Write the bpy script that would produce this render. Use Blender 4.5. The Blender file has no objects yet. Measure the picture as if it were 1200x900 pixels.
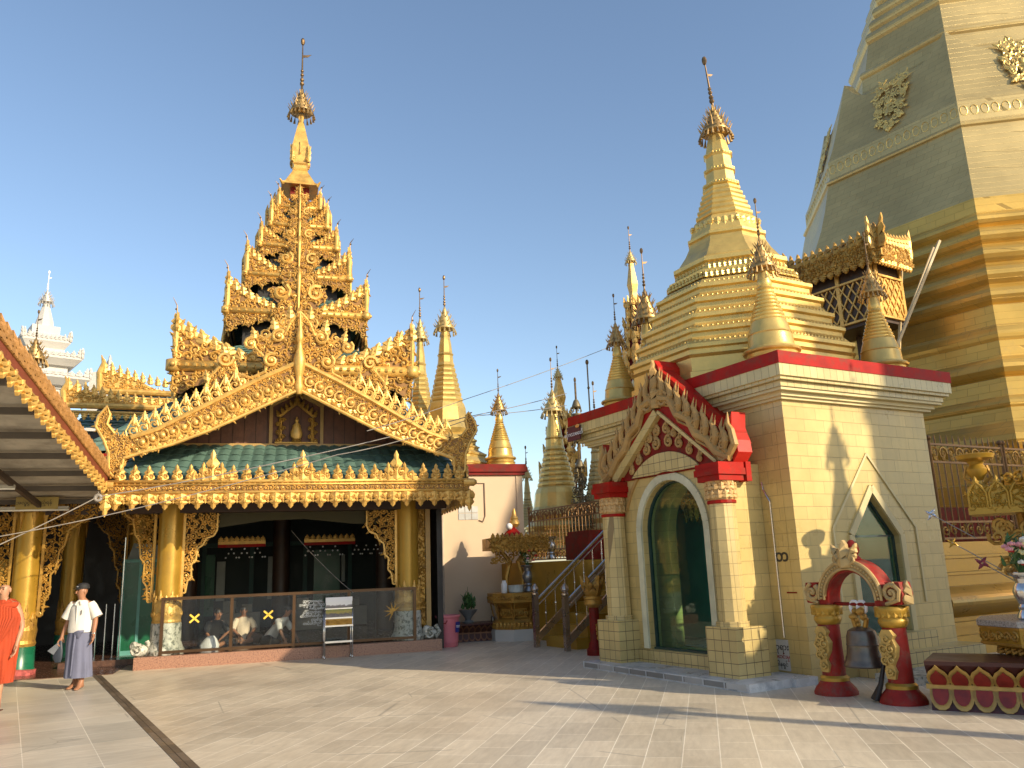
import bpy, math, random
from mathutils import Vector, Matrix, Euler
R = random.Random(7)
sc = bpy.context.scene
col = sc.collection
PI = math.pi
rad = math.radians
sin, cos = math.sin, math.cos

# ------------------------------------------------------------------ frames
HALL_A, SHR_A = rad(16.5), rad(29.3)
def axes(a): return Vector((cos(a), sin(a), 0)), Vector((-sin(a), cos(a), 0))
_hu, _hv = axes(HALL_A); _su, _sv = axes(SHR_A)
HALL_O = _hu*0.4 + _hv*17.3
SHR_O = _su*8.72 + _sv*7.87
def Hw(x, y, z=0): return HALL_O + _hu*x + _hv*y + Vector((0, 0, z))
def Sw(x, y, z=0): return SHR_O + _su*x + _sv*y + Vector((0, 0, z))

# ------------------------------------------------------------------ materials
def newmat(name):
    m = bpy.data.materials.new(name); m.use_nodes = True
    nt = m.node_tree; b = nt.nodes['Principled BSDF']
    return m, nt, b
def rgb(c): return (c[0], c[1], c[2], 1)
def noise_node(nt, scale, detail=4, rough=.55, vec=None):
    n = nt.nodes.new('ShaderNodeTexNoise'); n.inputs['Scale'].default_value = scale
    n.inputs['Detail'].default_value = detail; n.inputs['Roughness'].default_value = rough
    if vec is None:
        t = nt.nodes.new('ShaderNodeTexCoord'); vec = t.outputs['Object']
    nt.links.new(vec, n.inputs['Vector'])
    return n
def ramp(nt, src, p0, c0, p1, c1):
    r = nt.nodes.new('ShaderNodeValToRGB'); e = r.color_ramp.elements
    e[0].position = p0; e[0].color = rgb(c0); e[1].position = p1; e[1].color = rgb(c1)
    nt.links.new(src, r.inputs['Fac']); return r
def mix(nt, fac, a, b, mode='MIX'):
    m = nt.nodes.new('ShaderNodeMix'); m.data_type = 'RGBA'; m.blend_type = mode
    for v, i in ((fac, 0), (a, 6), (b, 7)):
        if isinstance(v, (int, float)): m.inputs[i].default_value = v
        elif isinstance(v, tuple): m.inputs[i].default_value = rgb(v)
        else: nt.links.new(v, m.inputs[i])
    return m.outputs[2]
def bump(nt, b, h, strength, dist=.01, prev=None):
    n = nt.nodes.new('ShaderNodeBump'); n.inputs['Strength'].default_value = strength
    n.inputs['Distance'].default_value = dist
    nt.links.new(h, n.inputs['Height'])
    if prev is not None: nt.links.new(prev, n.inputs['Normal'])
    nt.links.new(n.outputs['Normal'], b.inputs['Normal']); return n.outputs['Normal']
def M(name, base, rough=.5, metal=0., var=.18, scale=3., bmp=0., bscale=40., bdist=.01, dirt=None, dirt_at=(.55, .75), dscale=1.5):
    m, nt, b = newmat(name)
    n = noise_node(nt, scale, 5)
    lo = tuple(max(0, c*(1-var)) for c in base); hi = tuple(min(1, c*(1+var)) for c in base)
    c = ramp(nt, n.outputs['Fac'], .3, lo, .7, hi).outputs['Color']
    if dirt:
        d = noise_node(nt, dscale, 8, .7)
        f = ramp(nt, d.outputs['Fac'], dirt_at[0], (0, 0, 0), dirt_at[1], (1, 1, 1)).outputs['Color']
        c = mix(nt, f, c, dirt)
    nt.links.new(c, b.inputs['Base Color'])
    b.inputs['Metallic'].default_value = metal
    r2 = ramp(nt, n.outputs['Fac'], .25, (max(.03, rough-.1),)*3, .75, (min(1, rough+.1),)*3)
    nt.links.new(r2.outputs['Color'], b.inputs['Roughness'])
    if bmp:
        h = noise_node(nt, bscale, 3)
        bump(nt, b, h.outputs['Fac'], bmp, bdist)
    return m
def planar(nt, kx, ky, kz_up=1.0):
    # (x*kx + y*ky, z) : running length along a wall and height
    t = nt.nodes.new('ShaderNodeTexCoord'); s = nt.nodes.new('ShaderNodeSeparateXYZ')
    nt.links.new(t.outputs['Object'], s.inputs[0])
    a = nt.nodes.new('ShaderNodeMath'); a.operation = 'MULTIPLY'; a.inputs[1].default_value = kx
    b = nt.nodes.new('ShaderNodeMath'); b.operation = 'MULTIPLY_ADD'; b.inputs[1].default_value = ky
    nt.links.new(s.outputs[0], a.inputs[0]); nt.links.new(s.outputs[1], b.inputs[0]); nt.links.new(a.outputs[0], b.inputs[2])
    c = nt.nodes.new('ShaderNodeCombineXYZ'); nt.links.new(b.outputs[0], c.inputs[0]); nt.links.new(s.outputs[2], c.inputs[1])
    return c.outputs[0], t.outputs['Object']
def tiles(name, base, mortar, bw, bh, offset=.5, msize=.006, rough=.35, metal=0., k=(1, 1), floor=False, var=.12, bmp=.4, grime=None, vscale=.8, coat=0., streak=0.):
    m, nt, b = newmat(name)
    if floor:
        t = nt.nodes.new('ShaderNodeTexCoord'); vec = obj = t.outputs['Object']
    else: vec, obj = planar(nt, *k)
    br = nt.nodes.new('ShaderNodeTexBrick'); nt.links.new(vec, br.inputs['Vector'])
    br.offset = offset; br.squash = 1
    br.inputs['Scale'].default_value = 1; br.inputs['Brick Width'].default_value = bw; br.inputs['Row Height'].default_value = bh
    br.inputs['Mortar Size'].default_value = msize; br.inputs['Mortar Smooth'].default_value = .3
    br.inputs['Bias'].default_value = 0
    br.inputs['Color1'].default_value = rgb(tuple(c*(1-var) for c in base)); br.inputs['Color2'].default_value = rgb(tuple(min(1, c*(1+var)) for c in base))
    br.inputs['Mortar'].default_value = rgb(mortar)
    n = noise_node(nt, vscale, 6, .6, obj)
    f = ramp(nt, n.outputs['Fac'], .35, (.78, .76, .72), .7, (1.06, 1.05, 1.04))
    c = mix(nt, 1.0, br.outputs['Color'], f.outputs['Color'], 'MULTIPLY')
    if grime:
        d = noise_node(nt, 2.6, 9, .72, obj)
        g = ramp(nt, d.outputs['Fac'], .56, (0, 0, 0), .78, (.75, .75, .75))
        c = mix(nt, g.outputs['Color'], c, grime)
    if streak:
        mp = nt.nodes.new('ShaderNodeMapping'); mp.inputs['Scale'].default_value = (5, 5, .28); nt.links.new(obj, mp.inputs['Vector'])
        q = noise_node(nt, 1.6, 8, .7, mp.outputs[0]); g2 = ramp(nt, q.outputs['Fac'], .52, (0,0,0), .72, (streak,)*3)
        c = mix(nt, g2.outputs['Color'], c, tuple(x*.62 for x in base))
    nt.links.new(c, b.inputs['Base Color'])
    rr = ramp(nt, n.outputs['Fac'], .3, (rough-.08,)*3, .7, (rough+.12,)*3)
    nt.links.new(rr.outputs['Color'], b.inputs['Roughness']); b.inputs['Metallic'].default_value = metal
    inv = nt.nodes.new('ShaderNodeMath'); inv.operation = 'SUBTRACT'; inv.inputs[0].default_value = 1
    nt.links.new(br.outputs['Fac'], inv.inputs[1])
    bump(nt, b, inv.outputs[0], bmp, .006)
    if coat: b.inputs['Coat Weight'].default_value = coat; b.inputs['Coat Roughness'].default_value = .12
    return m
def glass(name, tint, alpha=.0, rough=.02, ior=1.45):
    # thin architectural pane: clear or tinted transmission plus a fresnel mirror
    m, nt, b = newmat(name); nt.nodes.remove(b)
    tr = nt.nodes.new('ShaderNodeBsdfTransparent'); tr.inputs['Color'].default_value = rgb(tint)
    gl = nt.nodes.new('ShaderNodeBsdfGlossy'); gl.inputs['Roughness'].default_value = rough
    lw = nt.nodes.new('ShaderNodeLayerWeight'); lw.inputs['Blend'].default_value = .5
    pw = nt.nodes.new('ShaderNodeMath'); pw.operation = 'POWER'; pw.inputs[1].default_value = 4.0; nt.links.new(lw.outputs['Facing'], pw.inputs[0])
    fr = nt.nodes.new('ShaderNodeMath'); fr.operation = 'MULTIPLY_ADD'; fr.inputs[1].default_value = .55; fr.inputs[2].default_value = .03; nt.links.new(pw.outputs[0], fr.inputs[0])
    ms = nt.nodes.new('ShaderNodeMixShader')
    nt.links.new(fr.outputs[0], ms.inputs[0]); nt.links.new(tr.outputs[0], ms.inputs[1]); nt.links.new(gl.outputs[0], ms.inputs[2])
    out = ms.outputs[0]
    if alpha:
        d = nt.nodes.new('ShaderNodeBsdfDiffuse'); d.inputs['Color'].default_value = rgb(tint)
        m2 = nt.nodes.new('ShaderNodeMixShader'); m2.inputs[0].default_value = alpha
        nt.links.new(out, m2.inputs[1]); nt.links.new(d.outputs[0], m2.inputs[2]); out = m2.outputs[0]
    nt.links.new(out, nt.nodes['Material Output'].inputs['Surface'])
    return m

# ------------------------------------------------------------------ mesh builder
class MB:
    def __init__(s): s.v = []; s.f = []; s.mi = []; s.m = 0; s.T = None; s.sm = []; s.smooth = False
    def add(s, vs, fs):
        o = len(s.v)
        if s.T is not None: vs = [s.T @ Vector(p) for p in vs]
        s.v.extend([tuple(p) for p in vs]); s.f.extend([tuple(i+o for i in f) for f in fs])
        s.mi.extend([s.m]*len(fs)); s.sm.extend([s.smooth]*len(fs)); return s
    def box(s, x0, y0, z0, x1, y1, z1):
        return s.add([(x0,y0,z0),(x1,y0,z0),(x1,y1,z0),(x0,y1,z0),(x0,y0,z1),(x1,y0,z1),(x1,y1,z1),(x0,y1,z1)],
                     [(0,3,2,1),(4,5,6,7),(0,1,5,4),(1,2,6,5),(2,3,7,6),(3,0,4,7)])
    def bar(s, a, b, w, h=None, up=(0,0,1)):
        h = h or w; a = Vector(a); b = Vector(b); d = (b-a).normalized(); u = Vector(up)
        if abs(d.dot(u)) > .98: u = Vector((0,1,0))
        r = d.cross(u).normalized()*(w/2); u = r.cross(d).normalized()*(h/2)
        vs = [p+q for p in (a, b) for q in (-r-u, r-u, r+u, -r+u)]
        return s.add(vs, [(0,1,2,3),(7,6,5,4),(0,4,5,1),(1,5,6,2),(2,6,7,3),(3,7,4,0)])
    def prism(s, poly, y0, y1, plane='xz'):
        def p3(a, b, y): return (a, y, b) if plane == 'xz' else ((y, a, b) if plane == 'yz' else (a, b, y))
        n = len(poly); A = sum(poly[i][0]*poly[(i+1) % n][1]-poly[(i+1) % n][0]*poly[i][1] for i in range(n))
        if A < 0: poly = poly[::-1]
        vs = [p3(a, b, y0) for a, b in poly]+[p3(a, b, y1) for a, b in poly]
        f = [tuple(range(n)), tuple(range(2*n-1, n-1, -1))]
        f += [(i, i+n, (i+1) % n+n, (i+1) % n) for i in range(n)]
        return s.add(vs, f)
    def lathe(s, prof, n=24, cx=0, cy=0, ph=0, sx=1, sy=1, cap=True):
        vs = []; fs = []
        for r, z in prof:
            for i in range(n):
                a = ph+2*PI*i/n; vs.append((cx+sx*r*cos(a), cy+sy*r*sin(a), z))
        k = len(prof)
        for j in range(k-1):
            for i in range(n):
                a, b = j*n+i, j*n+(i+1) % n; fs.append((a, b, b+n, a+n))
        if cap:
            fs.append(tuple(range(n-1, -1, -1))); fs.append(tuple(range((k-1)*n, k*n)))
        return s.add(vs, fs)
    def tube(s, pts, r, n=6, r1=None, cap=True):
        pts = [Vector(p) for p in pts]; k = len(pts); vs = []; fs = []
        d0 = (pts[1]-pts[0]).normalized()
        u = Vector((0,0,1)) if abs(d0.z) < .9 else Vector((0,1,0))
        for j, p in enumerate(pts):
            d = (pts[min(j+1, k-1)]-pts[max(j-1, 0)])
            d = d.normalized() if d.length > 1e-9 else d0
            x = d.cross(u)
            if x.length < 1e-6: x = d.cross(Vector((1,.1,0)))
            x.normalize(); u2 = x.cross(d).normalized(); u = u2
            rr = r[j] if isinstance(r, (list, tuple)) else (r if r1 is None else r+(r1-r)*j/(k-1))
            for i in range(n):
                a = 2*PI*i/n; vs.append(p+x*(rr*cos(a))+u2*(rr*sin(a)))
        for j in range(k-1):
            for i in range(n):
                a, b = j*n+i, j*n+(i+1) % n; fs.append((a, b, b+n, a+n))
        if cap: fs.append(tuple(range(n-1, -1, -1))); fs.append(tuple(range((k-1)*n, k*n)))
        return s.add(vs, fs)
    def ball(s, c, r, n=8, m=5, sx=1, sy=1, sz=1):
        vs = []; fs = []
        for j in range(m+1):
            t = PI*j/m
            for i in range(n):
                a = 2*PI*i/n; vs.append((c[0]+sx*r*sin(t)*cos(a), c[1]+sy*r*sin(t)*sin(a), c[2]-sz*r*cos(t)))
        for j in range(m):
            for i in range(n):
                a, b = j*n+i, j*n+(i+1) % n; fs.append((a, b, b+n, a+n))
        return s.add(vs, fs)
    # a carved flame leaf in the xz plane, front at y0 (ridge proud), lean shifts the tip
    def leaf(s, x, z, w, h, y0=0, t=.03, lean=0., rot=0., ridge=None):
        L = [(-.30,0),(-.50,.18),(-.46,.34),(-.30,.42),(-.42,.56),(-.27,.66),(-.17,.72),(-.16,.84),(0,1.0)]
        out = L+[(-a, b) for a, b in L[-2::-1]]
        cr, sr = cos(rot), sin(rot)
        def P(a, b):
            X = a*w+lean*b*b*w; Z = b*h; return (x+X*cr-Z*sr, z+X*sr+Z*cr)
        n = len(out); o = [P(*q) for q in out]; g = ridge if ridge is not None else t*.9
        vs = [(a, y0, b) for a, b in o]+[(a, y0+t, b) for a, b in o]
        sp = [P(0, 0), P(0, .3), P(0, .6)]; vs += [(a, y0-g, b) for a, b in sp]
        i0, i1, i2 = 2*n, 2*n+1, 2*n+2; fs = []
        for i in range(n-1):
            b = (out[i][1]+out[i+1][1])/2; c = i0 if b < .15 else (i1 if b < .45 else i2)
            fs.append((i, c, i+1) if False else (i+1, i, c))
        fs += [(i0, i1, 1), (i1, i2, 4), (i1, i0, n-2), (i2, i1, n-5)]
        fs.append(tuple(range(2*n-1, n-1, -1)))
        fs += [(i, i+1, i+1+n, i+n) for i in range(n-1)]
        return s.add(vs, fs)
    # carved scroll (volute) in the xz plane
    def scroll(s, x, z, r, y=0, t=None, turns=1.35, ph=0., hand=1, n=4, seg=10):
        t = t or r*.24; pts = []; rr = []
        for i in range(seg+1):
            k = i/seg; a = ph+hand*k*turns*2*PI; q = r*(1-.82*k)
            pts.append((x+q*cos(a), y-.3*t*k, z+q*sin(a))); rr.append(t*(1-.35*k))
        s.tube(pts, rr, n, cap=False)
        return s.ball((x, y-.2*t, z), t*1.05, 6, 3)
    def build(s, name, mat, parent=None, smooth=None):
        me = bpy.data.meshes.new(name); me.from_pydata(s.v, [], s.f)
        for m in (mat if isinstance(mat, (list, tuple)) else [mat]): me.materials.append(m)
        me.polygons.foreach_set('material_index', s.mi)
        sm = s.sm if smooth is None else [smooth]*len(s.f)
        me.polygons.foreach_set('use_smooth', sm); me.update()
        if smooth: me.set_sharp_from_angle(angle=rad(38))
        o = bpy.data.objects.new(name, me); col.objects.link(o)
        if parent is not None: o.parent = parent
        return o
def inside(p, poly):
    x, z = p; c = False; n = len(poly)
    for i in range(n):
        x1, z1 = poly[i]; x2, z2 = poly[(i+1) % n]
        if (z1 > z) != (z2 > z) and x < (x2-x1)*(z-z1)/(z2-z1)+x1: c = not c
    return c
def carve(mb, poly, y, s, density=1.0, seg=9, seed=1):
    # fill a polygon with carved scrolls of pitch about s, standing proud of plane y
    rr = random.Random(seed); xs = [p[0] for p in poly]; zs = [p[1] for p in poly]
    pts = []; A = (max(xs)-min(xs))*(max(zs)-min(zs)); tries = int(density*14*A/(s*s))+20
    for _ in range(tries):
        p = (rr.uniform(min(xs), max(xs)), rr.uniform(min(zs), max(zs)))
        if inside(p, poly) and all((p[0]-q[0])**2+(p[1]-q[1])**2 > (.74*s)**2 for q in pts): pts.append(p)
    for p in pts:
        a = rr.uniform(0, 6.28); q = s*rr.uniform(.40, .56)
        mb.scroll(p[0], p[1], q, y-s*.10, s*.12, rr.uniform(1.0, 1.5), a, rr.choice((1, -1)), 4, seg)
        for k in range(2):
            b = a+rr.uniform(.6, 2.4)+k*2.6; mb.leaf(p[0]+q*.75*cos(b), p[1]+q*.75*sin(b), s*.34, s*.62, y-s*.04, s*.12, rot=b-PI/2, ridge=s*.16)
def jag(poly_pts): return poly_pts

# ------------------------------------------------------------------ objects
def props(o, label=None, cat=None, group=None, kind=None):
    if label: o['label'] = label
    if cat: o['category'] = cat
    if group: o['group'] = group
    if kind: o['kind'] = kind
    return o
def thing(name, label, cat, loc=(0,0,0), rot=0., group=None):
    o = bpy.data.objects.new(name, None); col.objects.link(o); o.empty_display_size = .2
    o.location = loc; o.rotation_euler = (0, 0, rot) if not isinstance(rot, tuple) else rot
    return props(o, label, cat, group)
def dup(o, loc=None, rot=None, label=None, parent=None, scale=None):
    r = o.copy(); col.objects.link(r)
    if parent is not None: r.parent = parent
    if loc is not None: r.location = loc
    if rot is not None: r.rotation_euler = (0, 0, rot)
    if scale is not None: r.scale = (scale,)*3
    if label: r['label'] = label
    for c in list(o.children): dup(c, parent=r)
    return r
MYAN = None
def text(s, size, mat, parent=None, loc=(0,0,0), rot=(PI/2,0,0), name='lettering', ext=.002, bold=0):
    cu = bpy.data.curves.new(name, 'FONT'); cu.body = s; cu.size = size; cu.extrude = ext; cu.align_x = 'CENTER'; cu.align_y = 'CENTER'
    cu.offset = bold
    to = bpy.data.objects.new(name+'_c', cu); col.objects.link(to)
    dg = bpy.context.evaluated_depsgraph_get(); me = bpy.data.meshes.new_from_object(to.evaluated_get(dg))
    bpy.data.objects.remove(to); me.materials.clear(); me.materials.append(mat)
    o = bpy.data.objects.new(name, me); col.objects.link(o)
    if parent is not None: o.parent = parent
    o.location = loc; o.rotation_euler = rot
    return o
def skin(name, joints, edges, mat, parent=None, root='pelvis', sub=2):
    names = list(joints); me = bpy.data.meshes.new(name+'_s')
    me.from_pydata([joints[k][0] for k in names], [(names.index(a), names.index(b)) for a, b in edges], [])
    o = bpy.data.objects.new(name+'_s', me); col.objects.link(o)
    m = o.modifiers.new('s', 'SKIN'); me.skin_vertices or o.data.skin_vertices
    for i, k in enumerate(names):
        r = joints[k][1]; sv = me.skin_vertices[0].data[i]
        sv.radius = r if isinstance(r, tuple) else (r, r); sv.use_root = (k == root)
    m.use_smooth_shade = True
    s = o.modifiers.new('b', 'SUBSURF'); s.levels = sub
    dg = bpy.context.evaluated_depsgraph_get(); dg.update()
    m2 = bpy.data.meshes.new_from_object(o.evaluated_get(dg)); bpy.data.objects.remove(o)
    m2.materials.clear(); m2.materials.append(mat); m2.name = name
    for p in m2.polygons: p.use_smooth = True
    r = bpy.data.objects.new(name, m2); col.objects.link(r)
    if parent is not None: r.parent = parent
    return r
def loft(mb, rings, n=28, cap=True, fold=0., nf=9, seed=0):
    rr = random.Random(seed); ph = [rr.uniform(0, 6.28) for _ in range(4)]
    vs = []; fs = []
    for j, (cx, cy, z, rx, ry, fa) in enumerate(rings):
        for i in range(n):
            a = 2*PI*i/n; k = 1+fa*(.6*sin(nf*a+ph[0]+.5*j)+.4*sin((nf*2-3)*a+ph[1]-.3*j))
            vs.append((cx+rx*k*cos(a), cy+ry*k*sin(a), z))
    k = len(rings)
    for j in range(k-1):
        for i in range(n):
            a, b = j*n+i, j*n+(i+1) % n; fs.append((a, b, b+n, a+n))
    if cap: fs.append(tuple(range(n-1, -1, -1))); fs.append(tuple(range((k-1)*n, k*n)))
    return mb.add(vs, fs)
def tile_sheet(mb, p00, p10, p11, p01, pw=.22, ph=.3, amp=.022, step=.02):
    # roof sheet of waved tiles: p00-p10 along the eave, p01-p11 along the top
    p00, p10, p11, p01 = map(Vector, (p00, p10, p11, p01))
    W = (p10-p00).length; H = ((p01-p00).length+(p11-p10).length)/2
    nrm = (p10-p00).cross(p01-p00).normalized()
    nu = max(1, round(W/pw))*6; nr = max(1, round(H/ph)); vs = []; fs = []; rows = []
    for r in range(nr):
        rows += [(r/nr, step), ((r+.5)/nr, step*.5), ((r+.985)/nr, 0.)]
    for v, st in rows:
        for i in range(nu+1):
            u = i/nu; p = p00.lerp(p10, u).lerp(p01.lerp(p11, u), v)
            w = (i % 6)/6; sag = -.05*(1-abs(2*w-1)) if st > step*.9 else 0
            vs.append(p+nrm*(amp*abs(sin(PI*w))+st)+(p01-p00).normalized()*sag*.6)
    k = nu+1
    for j in range(len(rows)-1):
        for i in range(nu): fs.append((j*k+i, j*k+i+1, (j+1)*k+i+1, (j+1)*k+i))
    return mb.add(vs, fs)
# ------------------------------------------------------------------ palette
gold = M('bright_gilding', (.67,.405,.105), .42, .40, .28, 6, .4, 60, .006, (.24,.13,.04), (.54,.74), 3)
gold_st = M('stupa_gilding', (.66,.46,.14), .36, .55, .16, 3, .25, 30, .006, (.30,.20,.07), (.58,.80), 1.3)
gold_rough = M('weathered_gilding', (.52,.38,.15), .46, .45, .22, 6, .5, 45, .008, (.22,.15,.06), (.52,.75), 3)
gold_paint = M('ochre_gold_paint', (.40,.235,.03), .34, .35, .15, 2.5, .2, 20, .006, (.25,.14,.03), (.6,.85), 1.5)
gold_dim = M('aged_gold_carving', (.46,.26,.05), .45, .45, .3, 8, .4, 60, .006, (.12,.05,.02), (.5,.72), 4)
ochre_relief = M('tan_relief_paint', (.42,.25,.08), .6, .05, .2, 5, .3, 50, .004, (.25,.15,.06), (.6,.8), 3)
dark_metal = M('blackened_brass', (.16,.10,.045), .45, .7, .4, 12)
cream = tiles('cream_glazed_tile', (.62,.475,.19), (.36,.27,.115), .40, .175, .37, .0035, .30, var=.07, grime=(.44,.34,.14), bmp=.6, streak=.5)
cream_sq = tiles('cream_square_tile', (.60,.475,.205), (.13,.09,.045), .142, .142, 0, .005, .3, var=.09, grime=(.40,.31,.14))
cream_v = tiles('cream_fascia_tile', (.63,.52,.25), (.24,.18,.08), .135, .30, 0, .004, .3, var=.08, grime=(.42,.34,.17))
cream_col = tiles('cream_column_tile', (.62,.485,.215), (.25,.18,.08), .07, .155, 0, .003, .3, k=(1.3, 1), var=.07, grime=(.42,.33,.16))
cream_pl = M('cream_paint', (.60,.50,.26), .5, 0, .1, 2, .1, 30, .004, (.45,.38,.2), (.6,.85), 2)
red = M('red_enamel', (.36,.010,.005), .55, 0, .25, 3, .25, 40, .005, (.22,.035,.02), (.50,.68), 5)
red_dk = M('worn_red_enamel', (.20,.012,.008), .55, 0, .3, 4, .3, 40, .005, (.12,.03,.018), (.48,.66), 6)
for _m in (red, red_dk): _m.node_tree.nodes['Principled BSDF'].inputs['Specular IOR Level'].default_value = .18
pinkwall = M('pale_plaster', (.66,.50,.34), .8, 0, .05, 1.2, .15, 25, .005, (.50,.38,.26), (.62,.9), .8)
white = M('white_plaster', (.50,.48,.44), .7, 0, .06, 1, .1, 20, .01, (.55,.54,.5), (.6,.85), .8)
marble = M('grey_marble', (.55,.56,.56), .3, 0, .2, 2.5, 0, 1, 0, (.33,.35,.37), (.5,.62), 3)
marble_w = M('white_marble_inlay', (.50,.49,.42), .45, 0, .2, 12, .5, 30, .006, (.13,.14,.11), (.50,.58), 14)
granite = M('pink_granite', (.33,.175,.115), .35, 0, .3, 45, 0, 1, 0, (.13,.06,.045), (.52,.62), 38)
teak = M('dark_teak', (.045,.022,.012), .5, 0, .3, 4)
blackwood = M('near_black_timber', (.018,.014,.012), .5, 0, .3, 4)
greenroof = M('green_roof_tile', (.095,.165,.135), .5, 0, .22, 4, .2, 50, .004, (.05,.10,.085), (.55,.75), 2)
greenroof_dk = M('dark_green_roof_tile', (.05,.12,.105), .5, 0, .25, 3, .2, 50, .004)
teal = M('teal_paint', (.10,.42,.36), .35, 0, .15, 1.5, .1, 12, .004, (.05,.13,.12), (.6,.8), 2)
emerald = M('emerald_panel', (.01,.11,.05), .3, 0, .2, 2)
silver = M('polished_steel', (.62,.62,.62), .22, .95, .06, 3)
bronze_rail = M('bronze_rail', (.085,.045,.02), .35, .55, .15, 3)
bronze = M('bell_bronze', (.16,.135,.11), .38, .75, .2, 8, .15, 40, .003, (.10,.12,.09), (.55,.75), 6)
skin_m = M('brown_skin', (.33,.155,.085), .5, 0, .06, 6)
skin_l = M('tan_skin', (.42,.22,.13), .5, 0, .06, 6)
hair_m = M('black_hair', (.012,.010,.009), .45)
black_m = M('black_cloth', (.012,.012,.014), .7)
shirt_m = M('white_cotton', (.66,.64,.60), .85, 0, .03, 6, .25, 22, .008)
longyi_m = M('blue_grey_cotton', (.135,.145,.22), .85, 0, .1, 5, .25, 26, .008)
robe_m = M('saffron_cotton', (.37,.045,.010), .85, 0, .14, 4, .3, 24, .01)
pinkplastic = M('pink_plastic', (.62,.17,.20), .4, 0, .08, 3)
blue_m = M('navy_print', (.02,.03,.22), .4)
white_m = M('white_print', (.8,.8,.8), .5, 0, .02)
paint_dk = M('black_lettering', (.03,.025,.02), .6)
sheet_m = M('weathered_roof_sheet', (.44,.40,.33), .55, .15, .18, 3, .1, 20, .004, (.17,.14,.11), (.5,.8), 1)
leafgreen = M('leaf_green', (.05,.12,.03), .5, 0, .35, 9)
yellow_m = M('yellow_tape', (.75,.50,.06), .5)
pane = glass('clear_pane', (.90,.92,.905), .0)
pane_teal = glass('greenish_pane', (.72,.88,.83), .01)
wire_m = M('grey_wire', (.24,.22,.20), .5)

# ------------------------------------------------------------------ world and sun
SUN_EL, SUN_AZ = rad(23.5), rad(-34.5)           # azimuth: angle from +X in the ground plane
sd = Vector((cos(SUN_AZ)*cos(SUN_EL), sin(SUN_AZ)*cos(SUN_EL), sin(SUN_EL)))
w = bpy.data.worlds.new('World'); sc.world = w; w.use_nodes = True
nt = w.node_tree; bg = nt.nodes['Background']; sky = nt.nodes.new('ShaderNodeTexSky')
sky.sky_type = 'NISHITA'; sky.sun_disc = False; sky.sun_elevation = SUN_EL
sky.sun_rotation = math.atan2(sd.x, sd.y); sky.air_density = 1.0; sky.dust_density = .8; sky.ozone_density = 1.1
nt.links.new(sky.outputs[0], bg.inputs['Color']); bg.inputs['Strength'].default_value = .142
L = bpy.data.lights.new('sun', 'SUN'); L.energy = 4.05; L.angle = rad(.6); L.color = (1, .84, .60)
so = bpy.data.objects.new('sun', L); col.objects.link(so); so.rotation_euler = sd.to_track_quat('Z', 'Y').to_euler(); so.location = sd*60
sc.view_settings.view_transform = 'Standard'; sc.view_settings.look = 'None'; sc.view_settings.exposure = 0.60; sc.view_settings.gamma = 1

# ------------------------------------------------------------------ camera
cd = bpy.data.cameras.new('camera'); cd.sensor_width = 36; cd.lens = 950/1200*36; cd.clip_end = 3000; cd.clip_start = .05
cam = bpy.data.objects.new('camera', cd); col.objects.link(cam); sc.camera = cam
PITCH, ROLL = rad(12.8), rad(2.2)
F_ = Vector((0, cos(PITCH), sin(PITCH))); u0 = Vector((0, -sin(PITCH), cos(PITCH))); r0 = Vector((1, 0, 0))
rt = r0*cos(ROLL)-u0*sin(ROLL); up = r0*sin(ROLL)+u0*cos(ROLL)
mw = Matrix((rt, up, -F_)).transposed().to_4x4(); mw.translation = Vector((0, 0, 1.6)); cam.matrix_world = mw
sc.render.resolution_x = 1024; sc.render.resolution_y = 768

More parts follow.
